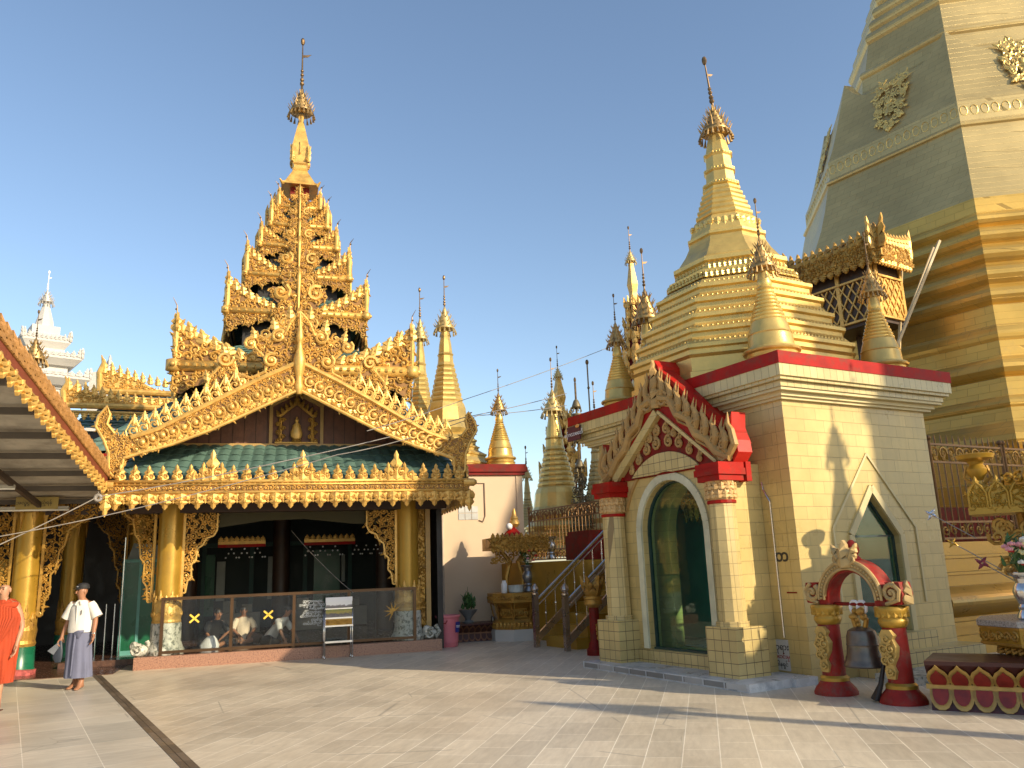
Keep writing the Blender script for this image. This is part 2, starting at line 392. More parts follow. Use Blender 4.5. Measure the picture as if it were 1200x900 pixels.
# ------------------------------------------------------------------ ground
def paving_mat(name, bw, bh, c1, c2, mort, off=.5):
    mm, nt, b = newmat(name)
    t = nt.nodes.new('ShaderNodeTexCoord'); obj = t.outputs['Object']
    br = nt.nodes.new('ShaderNodeTexBrick'); nt.links.new(obj, br.inputs['Vector']); br.offset = off
    for k, v in (('Scale', 1), ('Brick Width', bw), ('Row Height', bh), ('Mortar Size', .0055), ('Mortar Smooth', .4), ('Bias', -.15)): br.inputs[k].default_value = v
    br.inputs['Color1'].default_value = rgb(c1); br.inputs['Color2'].default_value = rgb(c2); br.inputs['Mortar'].default_value = rgb(mort)
    # per slab tone: coarse cells
    mp = nt.nodes.new('ShaderNodeMapping'); mp.inputs['Scale'].default_value = (1.3, 6, 1); nt.links.new(obj, mp.inputs['Vector'])
    n1 = noise_node(nt, 2.4, 9, .68, mp.outputs[0])
    f1 = ramp(nt, n1.outputs['Fac'], .28, (.83,.81,.78), .72, (1.10,1.09,1.07))
    c = mix(nt, 1., br.outputs['Color'], f1.outputs['Color'], 'MULTIPLY')
    n2 = noise_node(nt, .45, 6, .6, obj); f2 = ramp(nt, n2.outputs['Fac'], .3, (.82,.80,.78), .7, (1.05,1.05,1.04))
    c = mix(nt, 1., c, f2.outputs['Color'], 'MULTIPLY')
    n3 = noise_node(nt, 6, 10, .78, obj); f3 = ramp(nt, n3.outputs['Fac'], .60, (0,0,0), .72, (.6,.6,.6))
    c = mix(nt, f3.outputs['Color'], c, (.25,.22,.19))
    vo = nt.nodes.new('ShaderNodeTexVoronoi'); vo.feature = 'DISTANCE_TO_EDGE'; vo.inputs['Scale'].default_value = .55; nt.links.new(obj, vo.inputs['Vector'])
    f4 = ramp(nt, vo.outputs['Distance'], .0, (.6,.6,.6), .006, (0,0,0)); n5 = noise_node(nt, .9, 2, .5, obj); f5 = ramp(nt, n5.outputs['Fac'], .52, (0,0,0), .56, (1,1,1))
    ck = mix(nt, 1., f4.outputs['Color'], f5.outputs['Color'], 'MULTIPLY'); c = mix(nt, ck, c, (.20,.18,.15))
    nt.links.new(c, b.inputs['Base Color'])
    rr = ramp(nt, n2.outputs['Fac'], .3, (.30,)*3, .7, (.52,)*3); nt.links.new(rr.outputs['Color'], b.inputs['Roughness'])
    bump(nt, b, br.outputs['Fac'], .25, .003); return mm
paving = paving_mat('plaza_paving', .62, .31, (.70,.615,.475), (.55,.485,.375), (.92,.85,.71))
paving2 = paving_mat('side_paving', .62, .62, (.66,.61,.51), (.47,.45,.39), (.84,.80,.70), .0)
g = MB().add([(-400,-300,0),(400,-300,0),(400,600,0),(-400,600,0)], [(0,1,2,3)]).build('plaza_ground', paving)
g.rotation_euler = (0, 0, rad(77.5)); props(g, 'pale marble paving of the pagoda courtyard', 'ground', kind='structure')
g = MB().box(-30,-22,-.2,-.065,9.6,.004).build('side_paving', paving2)
g.rotation_euler = (0, 0, rad(31.6)); g.location = _su*1.19+_sv*7.5; props(g, 'square grey and cream paving left of the dark stone band', 'paving', kind='structure')
stripe_m = tiles('brown_stone_band', (.15,.115,.08), (.05,.04,.03), .6, .45, 0, .006, .45, floor=True, var=.3, vscale=3)
g = MB().box(-.065,-22,-.2,.075,9.75,.008).build('paving_band', stripe_m)
g.rotation_euler = (0, 0, rad(31.6)); g.location = _su*1.19+_sv*7.5; props(g, 'dark brown stone band set in the paving', 'paving', kind='structure')
thr_m = M('polished_brown_granite', (.10,.05,.032), .22, 0, .3, 14)
g = MB().box(-14,-.40,-.2,-3.14,9.5,.012).build('entrance_floor', thr_m); g.location = HALL_O; g.rotation_euler = (0,0,HALL_A)
props(g, 'polished brown granite floor at the hall entrance', 'floor', kind='structure')
# ================================================================== PRAYER HALL with tiered roof
hti_m = M('tarnished_umbrella_gilt', (.42,.27,.10), .42, .6, .35, 9, .3, 40, .004, (.08,.05,.03), (.5,.65), 6)
gold_rec_shade = M('gold_recess_shade', (.26,.13,.035), .55, .3, .3, 8, .4, 50, .005, (.09,.04,.015), (.5,.72), 4)  # darker gold paints recess shade onto the panels behind the carving
hall = thing('prayer_hall', 'gilded prayer hall with green tiled gable and seven stage carved spire', 'hall', HALL_O, HALL_A)
# plinth and floor
MB().box(-2.87,0,0,3.0,8,.225).build('plinth', granite, hall)
MB().box(-2.80,.12,.226,2.95,8,.232).build('floor', thr_m, hall)
# columns
def column(x, y, half=False):
    c = MB(); c.smooth = True
    c.lathe([(.235,.55),(.235,3.3)], 28, x, y)
    o = c.build('column', gold_paint, hall, True)
    m = MB(); m.smooth = True
    m.lathe([(.34,.23),(.36,.30),(.31,.40),(.285,.48),(.28,.80),(.255,.84)], 16, x, y).build('marble_base', marble_w, o, True)
    k = MB(); k.lathe([(.262,.80),(.275,.84),(.262,.88),(.285,1.0),(.27,1.1),(.262,1.13)], 28, x, y)
    for i in range(14):
        a = 2*PI*i/14; k.T = Matrix.Translation((x, y, 0)) @ Matrix.Rotation(a, 4, 'Z')
        k.leaf(0, 1.10, .13, .34 if i % 2 else .24, -.255, .02)
        k.scroll(0, .98, .05, -.275, .014)
    k.T = None
    k.build('leaf_collar', gold, o)
    return o
for x, y in ((-2.38,.42),(2.36,.42)): column(x, y)
for x, y in ((-2.38,4.3),(2.36,4.3),(-.2,5.6)): MB().lathe([(.22,.23),(.22,3.3)], 16, x, y).build('column', teak, hall, True)  # inner columns coloured dark to paint in the shade inside the hall
# fretwork brackets beside the columns
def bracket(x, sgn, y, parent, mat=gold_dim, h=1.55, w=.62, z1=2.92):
    pts = [(0,0),(0,-h),(.07,-h),(.10,-h+.22),(.17,-h+.3),(.16,-h+.55),(.24,-h+.62),(.26,-h+.85),(.36,-h+.92),(.42,-h+1.05),(.56,-h+1.1),(w,-h+1.22),(w,0)]
    poly = [(x+sgn*a, z1+b) for a, b in pts]
    m = MB(); carve(m, poly, y, .125, 2.2, 9, int(abs(x)*100)+3)
    for i in range(len(poly)-1):
        if i > 0: m.bar((poly[i][0], y-.01, poly[i][1]), (poly[i+1][0], y-.01, poly[i+1][1]), .03)
    m.bar((x,y-.01,z1-h),(x,y-.01,z1), .05)
    return m.build('fretwork_bracket', mat, parent)
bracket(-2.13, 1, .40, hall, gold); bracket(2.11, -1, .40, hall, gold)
# beam, curtain pelmet and ceiling
MB().box(-3.2,.25,2.93,3.2,.6,3.5).build('beam', teak, hall)
MB().prism([(-2.1,2.93),(2.1,2.93),(2.1,2.62),(1.2,2.66),(.2,2.78),(-.6,2.76),(-1.6,2.62),(-2.1,2.58)], .52, .55).build('pelmet', M('dark_olive_curtain', (.05,.045,.02), .8), hall)
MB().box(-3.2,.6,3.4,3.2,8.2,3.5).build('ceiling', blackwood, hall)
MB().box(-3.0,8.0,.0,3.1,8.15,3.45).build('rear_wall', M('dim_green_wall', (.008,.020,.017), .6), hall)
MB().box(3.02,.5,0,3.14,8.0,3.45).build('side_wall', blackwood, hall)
# inner teal door frames on the rear wall
m = MB()
for x in (-2.3,-1.0,.5,1.8):
    m.box(x-.06,7.9,.25,x+.06,7.99,2.5)
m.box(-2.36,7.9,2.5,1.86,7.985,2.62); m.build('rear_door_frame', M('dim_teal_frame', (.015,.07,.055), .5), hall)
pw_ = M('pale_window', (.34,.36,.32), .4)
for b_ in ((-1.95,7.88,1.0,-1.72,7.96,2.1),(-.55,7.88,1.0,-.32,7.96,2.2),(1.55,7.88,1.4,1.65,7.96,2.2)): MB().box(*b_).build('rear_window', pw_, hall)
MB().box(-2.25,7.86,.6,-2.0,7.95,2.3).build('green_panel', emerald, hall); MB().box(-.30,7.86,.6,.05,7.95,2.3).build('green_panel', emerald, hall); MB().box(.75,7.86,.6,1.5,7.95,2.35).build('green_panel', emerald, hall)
for x_, y_ in ((-1.2,5.2),(.6,5.0),(1.6,6.0)):
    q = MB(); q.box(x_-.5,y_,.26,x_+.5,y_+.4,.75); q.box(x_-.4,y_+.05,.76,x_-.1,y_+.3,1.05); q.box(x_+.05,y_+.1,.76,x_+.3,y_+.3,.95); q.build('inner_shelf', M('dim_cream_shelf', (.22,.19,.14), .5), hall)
for x_ in (-1.5,.35,1.5):
    q = MB()
    for i in range(16): q.ball((x_+.06*i*(1 if x_ < 1 else .8), 3.7+.02*(i % 3), 2.30-.10*abs((i % 5)-2)), .022, 6, 4)
    q.build('bead_garland', white_m, hall)
# altar canopies glimpsed inside
for x, wd in ((-1.15,1.1),(.95,1.25)):
    m = MB(); m.box(x-wd/2,3.9,2.42,x+wd/2,4.0,2.50)
    for i in range(9): m.leaf(x-wd/2+wd*(i+.5)/9, 2.5, .13, .12, 3.9, .02)
    o = m.build('inner_crest', gold, hall)
    MB().box(x-wd/2,3.88,2.35,x+wd/2,3.97,2.42).build('inner_crest_band', red, o)

# --- lower skirt roof
YE = -1.0
m = MB(); m.smooth = True
tile_sheet(m, (-3.3,YE+.04,3.42),(3.36,YE+.04,3.42),(3.05,.38,4.33),(-3.0,.38,4.33), .235, .27, .03, .025)
tile_sheet(m, (3.36,YE+.04,3.42),(3.36,2.2,3.42),(3.05,2.2,4.33),(3.05,.38,4.33), .235, .27, .03, .025)
m.build('skirt_roof', greenroof, hall, True)
MB().add([(-3.3,YE+.05,3.36),(3.36,YE+.05,3.36),(3.2,.4,3.42),(-3.2,.4,3.42)], [(0,1,2,3)]).build('eave_soffit', teak, hall)
# eave board with carved mouldings
def eave(nm, a, b, parent, seed=1):
    # carved eave board with hanging lambrequin and leaf crest running from a to b
    a = Vector(a); b = Vector(b); Ln = (b-a).length; ang = math.atan2(b.y-a.y, b.x-a.x)
    T = Matrix.Translation(a) @ Matrix.Rotation(ang, 4, 'Z')
    if abs(b.z-a.z) > 1e-4:
        T = T @ Matrix.Rotation(-math.asin((b.z-a.z)/Ln), 4, 'Y')
    m = MB(); m.T = T
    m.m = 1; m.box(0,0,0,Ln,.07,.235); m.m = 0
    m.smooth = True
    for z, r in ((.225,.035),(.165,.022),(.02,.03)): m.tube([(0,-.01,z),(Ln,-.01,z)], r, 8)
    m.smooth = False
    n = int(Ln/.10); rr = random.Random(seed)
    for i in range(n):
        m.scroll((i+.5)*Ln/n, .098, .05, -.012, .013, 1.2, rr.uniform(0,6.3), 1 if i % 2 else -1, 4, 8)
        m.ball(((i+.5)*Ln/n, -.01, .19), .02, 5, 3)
    board = m.build('eave_board', [gold, gold_rec_shade], parent)
    k = MB(); k.T = T
    n = int(Ln/.27)
    for i in range(n):
        x = (i+.5)*Ln/n; w = Ln/n
        k.leaf(x, .0, w*1.02, -.30, .0, .03, ridge=.06)
        k.scroll(x-w*.2, -.085, w*.17, -.035, .016, 1.2, 2.0, 1, 4, 8); k.scroll(x+w*.2, -.085, w*.17, -.035, .016, 1.2, 1.1, -1, 4, 8)
        k.ball((x, -.055, -.16), .032, 6, 4)
        k.leaf(x+w*.5, .0, w*.5, -.19, .012, .02)
    k.build('lambrequin', gold, parent)
    return T, Ln
T, Ln = eave('front', (-3.34,YE-.02,3.185), (3.40,YE-.02,3.185), hall, 5)
m = MB(); m.smooth = True
for x in (-3.38, 3.44): m.lathe([(.0,-.12),(.075,-.11),(.09,-.02),(.07,.1)], 14); 
for x, s in ((-3.36,-1),(3.42,1)):
    m = MB(); m.tube([(x-s*.12,YE-.01,3.36),(x+s*.10,YE-.01,3.36),(x+s*.16,YE-.01,3.37)], [.075,.08,.04], 12)
    m.leaf(x, 3.19, .24, -.42, YE-.03, .04); m.build('eave_end_boss', gold, hall)
eave('side', (3.42,YE,3.185), (3.42,2.2,3.185), hall, 9)
# crest leaves along the eave: one mesh, many children
lf = MB(); lf.leaf(0,0,.20,.33,0,.035,ridge=.05); lf.scroll(-.04,.09,.05,-.04,.014); lf.scroll(.045,.09,.05,-.04,.014,1.3,2,-1); lf.ball((0,-.045,.19),.026,6,4)
cl = lf.build('crest_leaf', gold, hall); cl.location = (-3.15,YE,3.42)
big = MB()
for px, h, w in ((0,.60,.30),(-.17,.36,.2),(.17,.36,.2),(-.33,.2,.22),(.33,.2,.22)):
    big.leaf(px, 0, w, h, -.01*abs(px), .04, lean=-px*.25, ridge=.06)
big.prism([(-.55,0),(.55,0),(.3,.07),(0,.16),(-.3,.07)], -.03, .04)
for s in (-1,1): big.scroll(s*.1,.15,.08,-.05,.02,1.3,1,s); big.scroll(s*.27,.09,.06,-.045,.016,1.3,1,s)
big.ball((0,-.06,.27),.04,6,4)
bc = big.build('crest_peak', gold, hall)
bigx = (-1.55,.10,1.93)
for i, x in enumerate(bigx):
    o = bc if i == 0 else dup(bc, parent=hall); o.location = (x,YE-.02,3.42)
xs = [-3.15+.245*i for i in range(27)]
for i, x in enumerate(xs):
    if any(abs(x-b) < .36 for b in bigx): continue
    if i: o = dup(cl, parent=hall); o.location = (x,YE,3.42); o.scale = (1,1,R.uniform(.9,1.08)); o.rotation_euler = (R.uniform(-.05,.05), R.uniform(-.05,.05), 0)
o = MB()
for i in range(12): o.leaf(.13+i*.26, 0, .2, .33, 0, .035)
o = o.build('side_crest', gold, hall); o.location = (3.42,YE,3.42); o.rotation_euler = (0,0,PI/2)

# --- pediment
MB().prism([(-3.0,4.30),(3.05,4.30),(1.7,4.72),(0,5.62),(-1.7,4.72)], .42, .55).build('pediment', M('brown_boarding', (.15,.065,.038), .6, 0, .25, 5, .3, 14, .01), hall)
m = MB()
for i in range(26):
    x = -2.9+i*.23; m.box(x-.006,.408,4.36,x+.006,.42,min(5.5,5.58-abs(x)*.5))
m.build('board_joint', teak, hall)
trim = M('ochre_trim', (.42,.26,.08), .5)
m = MB(); m.box(-3.02,.30,4.26,3.07,.44,4.345); m.box(-.56,.36,4.345,-.49,.42,5.18); m.box(.49,.36,4.345,.56,.42,5.18)
m.bar((-.56,.39,5.16),(0,.39,5.46),.07); m.bar((.56,.39,5.16),(0,.39,5.46),.07)
m.bar((-3.0,.37,4.40),(-1.7,.37,4.78),.06); m.bar((3.05,.37,4.40),(1.7,.37,4.78),.06)
m.bar((-1.7,.37,4.78),(0,.37,5.66),.07); m.bar((1.7,.37,4.78),(0,.37,5.66),.07)
m.build('pediment_trim', trim, hall)
m = MB()
for s in (-1,1):
    m.tube([(s*.33,.34,4.35),(s*.33,.34,4.9)], .04, 8)
    for i in range(6): m.scroll(s*.33+s*.05*(-1)**i, 4.40+.09*i, .055, .31, .016)
    m.bar((s*.36,.34,4.92),(0,.34,5.22),.05)
    for i in range(4): m.leaf(s*(.36-.09*i), 4.93+.075*i, .09, .16, .33, .02, rot=-s*.4)
m.leaf(0,5.18,.14,.24,.33,.03); m.box(-.44,.26,4.345,.44,.42,4.375)
m.build('niche_frame', gold_dim, hall)
fig = thing('niche_figure', 'small gilded standing figure in the niche of the hall pediment', 'statue', Hw(0,.30,4.376), HALL_A)
m = MB(); m.smooth = True
loft(m, [(0,0,.07,.075,.05,0),(0,0,.12,.12,.06,.03),(0,0,.2,.125,.06,.05),(0,0,.3,.09,.055,.04),(0,0,.36,.085,.05,0),(0,0,.41,.04,.035,0),(0,0,.44,.035,.035,0)], 16)
m.ball((0,-.005,.47),.042,10,8,1,1,1.15); m.ball((0,0,.53),.02,8,5)
m.build('body', gold, fig, True)
m = MB(); m.lathe([(.10,0),(.11,.02),(.08,.04),(.1,.065)], 14); m.build('pedestal', gold_dim, fig, True)

# --- gable roof planes
m = MB(); m.smooth = True
G = [(0,5.62),(.9,5.16),(1.75,4.72),(2.5,4.45),(3.15,4.30)]
for s in (-1,1):
    for i in range(4):
        a, b2 = G[i], G[i+1]
        p = ((s*b2[0],-.82,b2[1]),(s*b2[0],2.4,b2[1]),(s*a[0],2.4,a[1]),(s*a[0],-.82,a[1]))
        if s > 0: tile_sheet(m, *p)
        else: tile_sheet(m, p[1],p[0],p[3],p[2])
m.build('gable_roof', greenroof, hall, True)
m = MB()
for s in (-1,1):
    for i in range(4):
        a, b2 = G[i], G[i+1]; q = [(s*a[0],-.84,a[1]-.05),(s*b2[0],-.84,b2[1]-.05),(s*b2[0],.42,b2[1]-.05),(s*a[0],.42,a[1]-.05)]
        m.add(q, [(0,1,2,3) if s > 0 else (3,2,1,0)])
m.build('gable_soffit', teak, hall)
# --- bargeboards
def barge(s):
    low = [(0,5.24),(.8,4.83),(1.6,4.42),(2.3,4.13),(2.9,3.94),(3.12,3.86)]
    foot = [(3.14,3.56),(3.26,3.50),(3.36,3.62),(3.38,3.95),(3.48,4.2),(3.63,4.45),(3.60,4.64),(3.46,4.84),(3.40,4.68),(3.44,4.5),(3.30,4.32)]
    top = [(3.02,4.25),(2.6,4.40),(1.76,4.88),(.8,5.42),(0,5.82)]
    poly = [(s*x, z) for x, z in low+foot+top]
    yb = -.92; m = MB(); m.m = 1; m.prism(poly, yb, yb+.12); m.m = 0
    # edge beads
    for L, r in ((low, .035), (top, .05), ([low[-1]]+foot, .028)):
        m.tube([(s*x, yb-.02, z) for x, z in L], r, 7)
    # rope of bosses along the middle, and scroll clusters under them
    def mid(t):
        P = [(0.12,5.44),(.8,5.10),(1.6,4.68),(2.3,4.36),(2.9,4.12)]
        k = t*(len(P)-1); i = min(int(k), len(P)-2); f = k-i
        return P[i][0]*(1-f)+P[i+1][0]*f, P[i][1]*(1-f)+P[i+1][1]*f
    n = 14
    for i in range(n):
        x, z = mid((i+.5)/n); m.ball((s*x, yb-.05, z), .055, 9, 6, 1, .8, 1); m.scroll(s*x, z, .125, yb-.03, .026, 1.35, 1.2, s, 5, 12)
        for q in (-1,1):
            m.leaf(s*x+s*q*.05, z-.14, .15, -.12, yb-.02, .03, rot=s*.45)
            m.scroll(s*(x+.11*q), z-.12, .055, yb-.03, .018, 1.2, R.uniform(0,6), q)
    carve(m, poly, yb-.004, .105, 1.8, 8, 90+s)
    rr = random.Random(4)
    for i in range(26):
        p = [(3.14,3.62),(3.3,3.56),(3.35,3.95),(3.45,4.22),(3.58,4.45),(3.56,4.62),(3.3,4.28),(3.0,4.15),(3.0,4.0)]
        x = rr.uniform(2.95,3.6); z = rr.uniform(3.55,4.75)
        if inside((x, z), p): m.scroll(s*x, z, .055, yb-.02, .017, 1.2, rr.uniform(0,6), rr.choice((1,-1)))
    o = m.build('bargeboard', [gold, gold_rec_shade], hall)
    # pierced crest rings standing on the barge
    c = MB()
    n = 11
    for i in range(n):
        t = (i+.4)/n; k = 1.15+1.95*t
        # top edge interpolation
        Tp = [(0,5.82),(.8,5.42),(1.76,4.88),(2.6,4.40),(3.02,4.25),(3.30,4.30)]
        for a, b2 in zip(Tp, Tp[1:]):
            if a[0] <= k <= b2[0]: f = (k-a[0])/(b2[0]-a[0]); z = a[1]+(b2[1]-a[1])*f
        h = .40
        c.scroll(s*k, z+.13, .12, yb+.03, .024, 1.45, 1.4, s, 5, 12); c.scroll(s*k, z+.25, .075, yb+.03, .018, 1.3, 4.4, -s, 5, 10)
        c.leaf(s*k, z+.26, .13, .20, yb+.03, .025)
        c.tube([(s*(k-.10),yb+.03,z),(s*(k-.13),yb+.03,z+.12),(s*(k-.08),yb+.03,z+.24),(s*k,yb+.03,z+.40)], .016, 5)
        c.tube([(s*(k+.10),yb+.03,z),(s*(k+.13),yb+.03,z+.12),(s*(k+.08),yb+.03,z+.24),(s*k,yb+.03,z+.40)], .016, 5)
    c.build('pierced_crest', gold, o)
    return o
barge(-1); barge(1)
# --- carved mass rising from the gable
m = MB(); yb = -.80
half = [(2.0,4.80),(1.75,5.12),(1.72,5.45),(1.5,5.72),(1.44,6.0),(1.28,5.9),(1.18,5.55),(.92,5.48),(.66,5.62),(.62,5.85),(.86,6.1),(.92,6.32),(.78,6.36),(.60,6.24),(.42,6.45),(.3,6.4),(.18,6.7),(.0,6.9)]
for s in (-1,1):
    poly = [(s*x, z) for x, z in half]+[(0,5.5)]
    m.m = 1; m.prism(poly, yb, yb+.06); m.m = 0; carve(m, poly, yb-.01, .15, 1.6, 10, 31+s)
    m.tube([(s*x, yb-.01, z) for x, z in half], .035, 6)
    m.scroll(s*1.42, 5.86, .16, yb-.05, .045, 1.4, 0, s, 6, 14)
    for x, z, r in ((.95,6.18,.13),(.42,6.36,.14),(.55,5.85,.15),(1.1,5.4,.13)): m.scroll(s*x, z, r, yb-.05, .04, 1.5, 1, -s, 6, 14); m.ball((s*x,yb-.07,z),.05,8,5)
    for x, z, w, h, ln in ((.2,6.75,.16,.3,.1),(.5,6.5,.18,.28,.25),(.88,6.3,.16,.26,.4),(1.44,5.95,.15,.25,.4),(1.74,5.4,.14,.24,.3)): m.leaf(s*x, z, w, h, yb-.02, .04, lean=s*ln)
m.build('gable_flame_panel', [gold, gold_rec_shade], hall)
m = MB(); m.smooth = True
m.lathe([(.05,5.15),(.10,5.3),(.06,5.45),(.08,5.55),(.12,5.72),(.125,5.85),(.06,6.08),(.045,6.2),(.06,6.25),(.075,6.34),(.05,6.5),(.03,6.6),(.012,6.9)], 14, 0, -.93)
m.build('gable_mace', gold, hall, True)

# --- main hipped roof
m = MB(); m.smooth = True
q = lambda *p: tile_sheet(m, *p, .3, .36, .03, .03)
x0, x1 = -4.35, 3.45
q((x0,.62,4.22),(x1,.62,4.22),(2.1,.85,5.5),(-2.2,.85,5.5)); q((x1,.62,4.22),(x1,7.2,4.22),(2.1,5.2,5.5),(2.1,.85,5.5))
q((x0,7.2,4.22),(x0,.62,4.22),(-2.2,.85,5.5),(-2.2,5.2,5.5)); q((x1,7.2,4.22),(x0,7.2,4.22),(-2.2,5.2,5.5),(2.1,5.2,5.5))
m.build('hipped_roof', greenroof, hall, True)
MB().box(x0+.08,.7,4.05,x1-.08,7.1,4.2).build('hip_soffit', blackwood, hall)
m = MB(); m.box(-4.2,.6,3.5,-3.0,.72,4.1); m.box(-4.2,.65,3.5,-4.1,7,4.1); m.box(-4.2,7,3.5,3.2,7.1,4.1); m.box(3.15,.45,3.45,3.25,7,4.1); m.build('clerestory_wall', red, hall)

# --- tiers
AX = (0., 2.72)
def tier(hw, zf, zb0, zb1, zc, core_z0, core_hw, nxt_hw, nxt_z, seed):
    # hw half width, zf fringe foot, zb0-zb1 band, zc corner flame top, core below, roof up to next core
    o = MB(); o.box(AX[0]-core_hw,AX[1]-core_hw,core_z0,AX[0]+core_hw,AX[1]+core_hw,zb0+.02)
    core = o.build('roof_stage', blackwood, hall)
    roof = MB(); roof.smooth = True
    band = MB()
    H = zc-zb1; rb = (zb1-zb0)/2
    for k in range(4):
        T = Matrix.Translation((AX[0],AX[1],0)) @ Matrix.Rotation(k*PI/2, 4, 'Z')
        fr, cr, md = MB(), MB(), MB()
        for q in (roof, band, fr, cr, md): q.T = T
        tile_sheet(roof, (-hw+.06,-hw+.06,zb1-.03),(hw-.06,-hw+.06,zb1-.03),(nxt_hw,-nxt_hw,nxt_z),(-nxt_hw,-nxt_hw,nxt_z), .2, .22, .02, .02)
        y = -hw
        # band log with bosses
        band.smooth = True
        band.tube([(-hw-.04,y,zb0+rb),(hw+.04,y,zb0+rb)], rb*.95, 10)
        band.lathe([(rb*.5,zb0-.01),(rb*1.15,zb0+.02),(rb*1.15,zb1-.02),(rb*.5,zb1+.01)], 12, -hw-.03, y); band.ball((-hw-.03,y-rb*1.1,zb0+rb), rb*.5, 8, 5)
        band.smooth = False
        n = int(2*hw/.16)
        for i in range(n):
            if k == 0 or k == 3: band.ball((-hw+(i+.5)*2*hw/n, y-rb*.8, zb0+rb), rb*.42, 5, 3)
        # hanging fringe, arched towards the centre
        F = zb0-zf
        for s in (-1,1):
            poly = [(s*hw,zb0+.02),(s*hw,zb0-F*.95),(s*(hw-.06*hw),zb0-F*1.05),(s*hw*.86,zb0-F*.7),(s*hw*.74,zb0-F*.55),(s*hw*.70,zb0-F*.8),(s*hw*.62,zb0-F*.4),(s*hw*.46,zb0-F*.35),(s*hw*.2,zb0-F*.5),(0,zb0-F*.5),(0,zb0+.02)]
            fr.m = 1; fr.prism(poly, y, y+.04); fr.m = 0
            if k in (0,3): carve(fr, poly, y-.005, max(.1,hw*.085), 1.2, 9, seed+s)
        cr.box(-hw*.5,y+.01,zb1-.05,hw*.5,y+.05,zb1+.015)
        # crest flames: tall at the corners, falling to the middle
        for s in (-1,1):
            poly = [(s*hw,zb1-.02),(s*hw*1.0,zb1+H*.72),(s*hw*.90,zb1+H*.74),(s*hw*.82,zb1+H*.50),(s*hw*.72,zb1+H*.34),(s*hw*.58,zb1+H*.20),(s*hw*.38,zb1+H*.08),(s*hw*.36,zb1-.02)]
            cr.m = 1; cr.prism(poly, y, y+.05); cr.m = 0
            if k in (0,3): carve(cr, poly, y-.005, max(.11,hw*.10), 1.3, 9, seed+7+s)
            nn = 7
            for i in range(nn):
                t = i/(nn-1); X = hw*(.985-.62*t); Z = zb1+H*(.60*(1-t)**1.4); hh = H*(.42-.20*t)
                cr.leaf(s*X, Z, hw*.13, hh, y-.01, .05, lean=s*.25, ridge=.04)
            cr.tube([(s*hw,y,zb1),(s*(hw+.03),y,zb1+H*.5),(s*(hw-.02),y,zb1+H*.8),(s*hw*1.0,y,zb1+H*1.0)], [.05,.05,.035,.012], 6)
        # centre medallion
        w = hw*(.30 if hw > 2 else .36); zt = zb1+H*.95; z0 = zf-.02
        poly = [(0,z0),(w*.45,z0+.06*H),(w*1.0,zb0+.02),(w*.75,zb1+H*.1),(w*1.15,zb1+H*.35),(w*1.05,zb1+H*.62),(w*.6,zb1+H*.55),(w*.3,zt),(0,zt+H*.15)]
        poly = poly+[(-x, z) for x, z in poly[-2:0:-1]]
        md.m = 1; md.prism(poly, y-.09, y-.02); md.m = 0
        if k in (0,3): carve(md, poly, y-.10, max(.10,w*.3), 1.4, 10, seed+17)
        for s in (-1,1):
            md.scroll(s*w*.7, zb1+H*.45, w*.36, y-.11, w*.1, 1.4, 1, s, 5, 12); md.scroll(s*w*.55, (z0+zb0)/2, w*.3, y-.11, w*.08, 1.4, 3, -s, 5, 12)
        md.smooth = True
        md.tube([(0,y-.12,z0),(0,y-.16,(z0+zb0)/2),(0,y-.14,zb1),(0,y-.13,zt),(0,y-.1,zt+H*.3)], [.02,.022*hw+.02,.025,.022*hw+.018,.01], 8)
        md.smooth = False
        fr.build('stage_fringe', [gold, gold_rec_shade], core); cr.build('stage_crest', [gold, gold_rec_shade], core); md.build('stage_medallion', [gold, gold_rec_shade], core)
    for q in (roof, band): q.T = None
    roof.build('stage_roof', greenroof, core, True); band.build('stage_band', gold, core)
    for sx in (-1,1):
        for sy in (-1,1):
            f = MB(); X, Y = AX[0]+sx*hw, AX[1]+sy*hw
            f.tube([(X,Y,zc-.05),(X+sx*.02,Y,zc+.12*hw**.5),(X+sx*.1,Y+sy*.05,zc+.22*hw**.5)], [.018,.012,.004], 5); f.ball((X+sx*.03,Y,zc+.10), .025, 6, 4); f.build('stage_finial', dark_metal, core)
tier(2.47, 5.38, 5.83, 6.09, 7.08, 4.6, 1.95, 1.30, 6.75, 100)
tier(1.55, 7.05, 7.43, 7.60, 8.42, 6.3, 1.22, .98, 8.05, 200)
tier(1.18, 8.20, 8.48, 8.62, 9.36, 7.8, .92, .72, 9.0, 300)
tier(.89, 9.08, 9.35, 9.49, 10.0, 8.8, .68, .55, 9.75, 400)
tier(.67, 9.78, 10.0, 10.13, 10.72, 9.6, .5, .42, 10.45, 500)
tier(.50, 10.38, 10.58, 10.68, 11.12, 10.2, .36, .30, 10.9, 600)
# --- spire
sp = MB(); a0 = PI/4
for (z0, h0, z1, h1) in ((11.30,.46,11.42,.36),(11.42,.36,11.8,.18)): sp.lathe([(h0*1.414,z0),(h1*1.414,z1)], 4, AX[0], AX[1], a0)
for sx in (-1,1):
    for sy in (-1,1): sp.tube([(AX[0]+sx*.3,AX[1]+sy*.3,11.40),(AX[0]+sx*.44,AX[1]+sy*.44,11.30),(AX[0]+sx*.5,AX[1]+sy*.5,11.38)], [.05,.05,.015], 6)
    
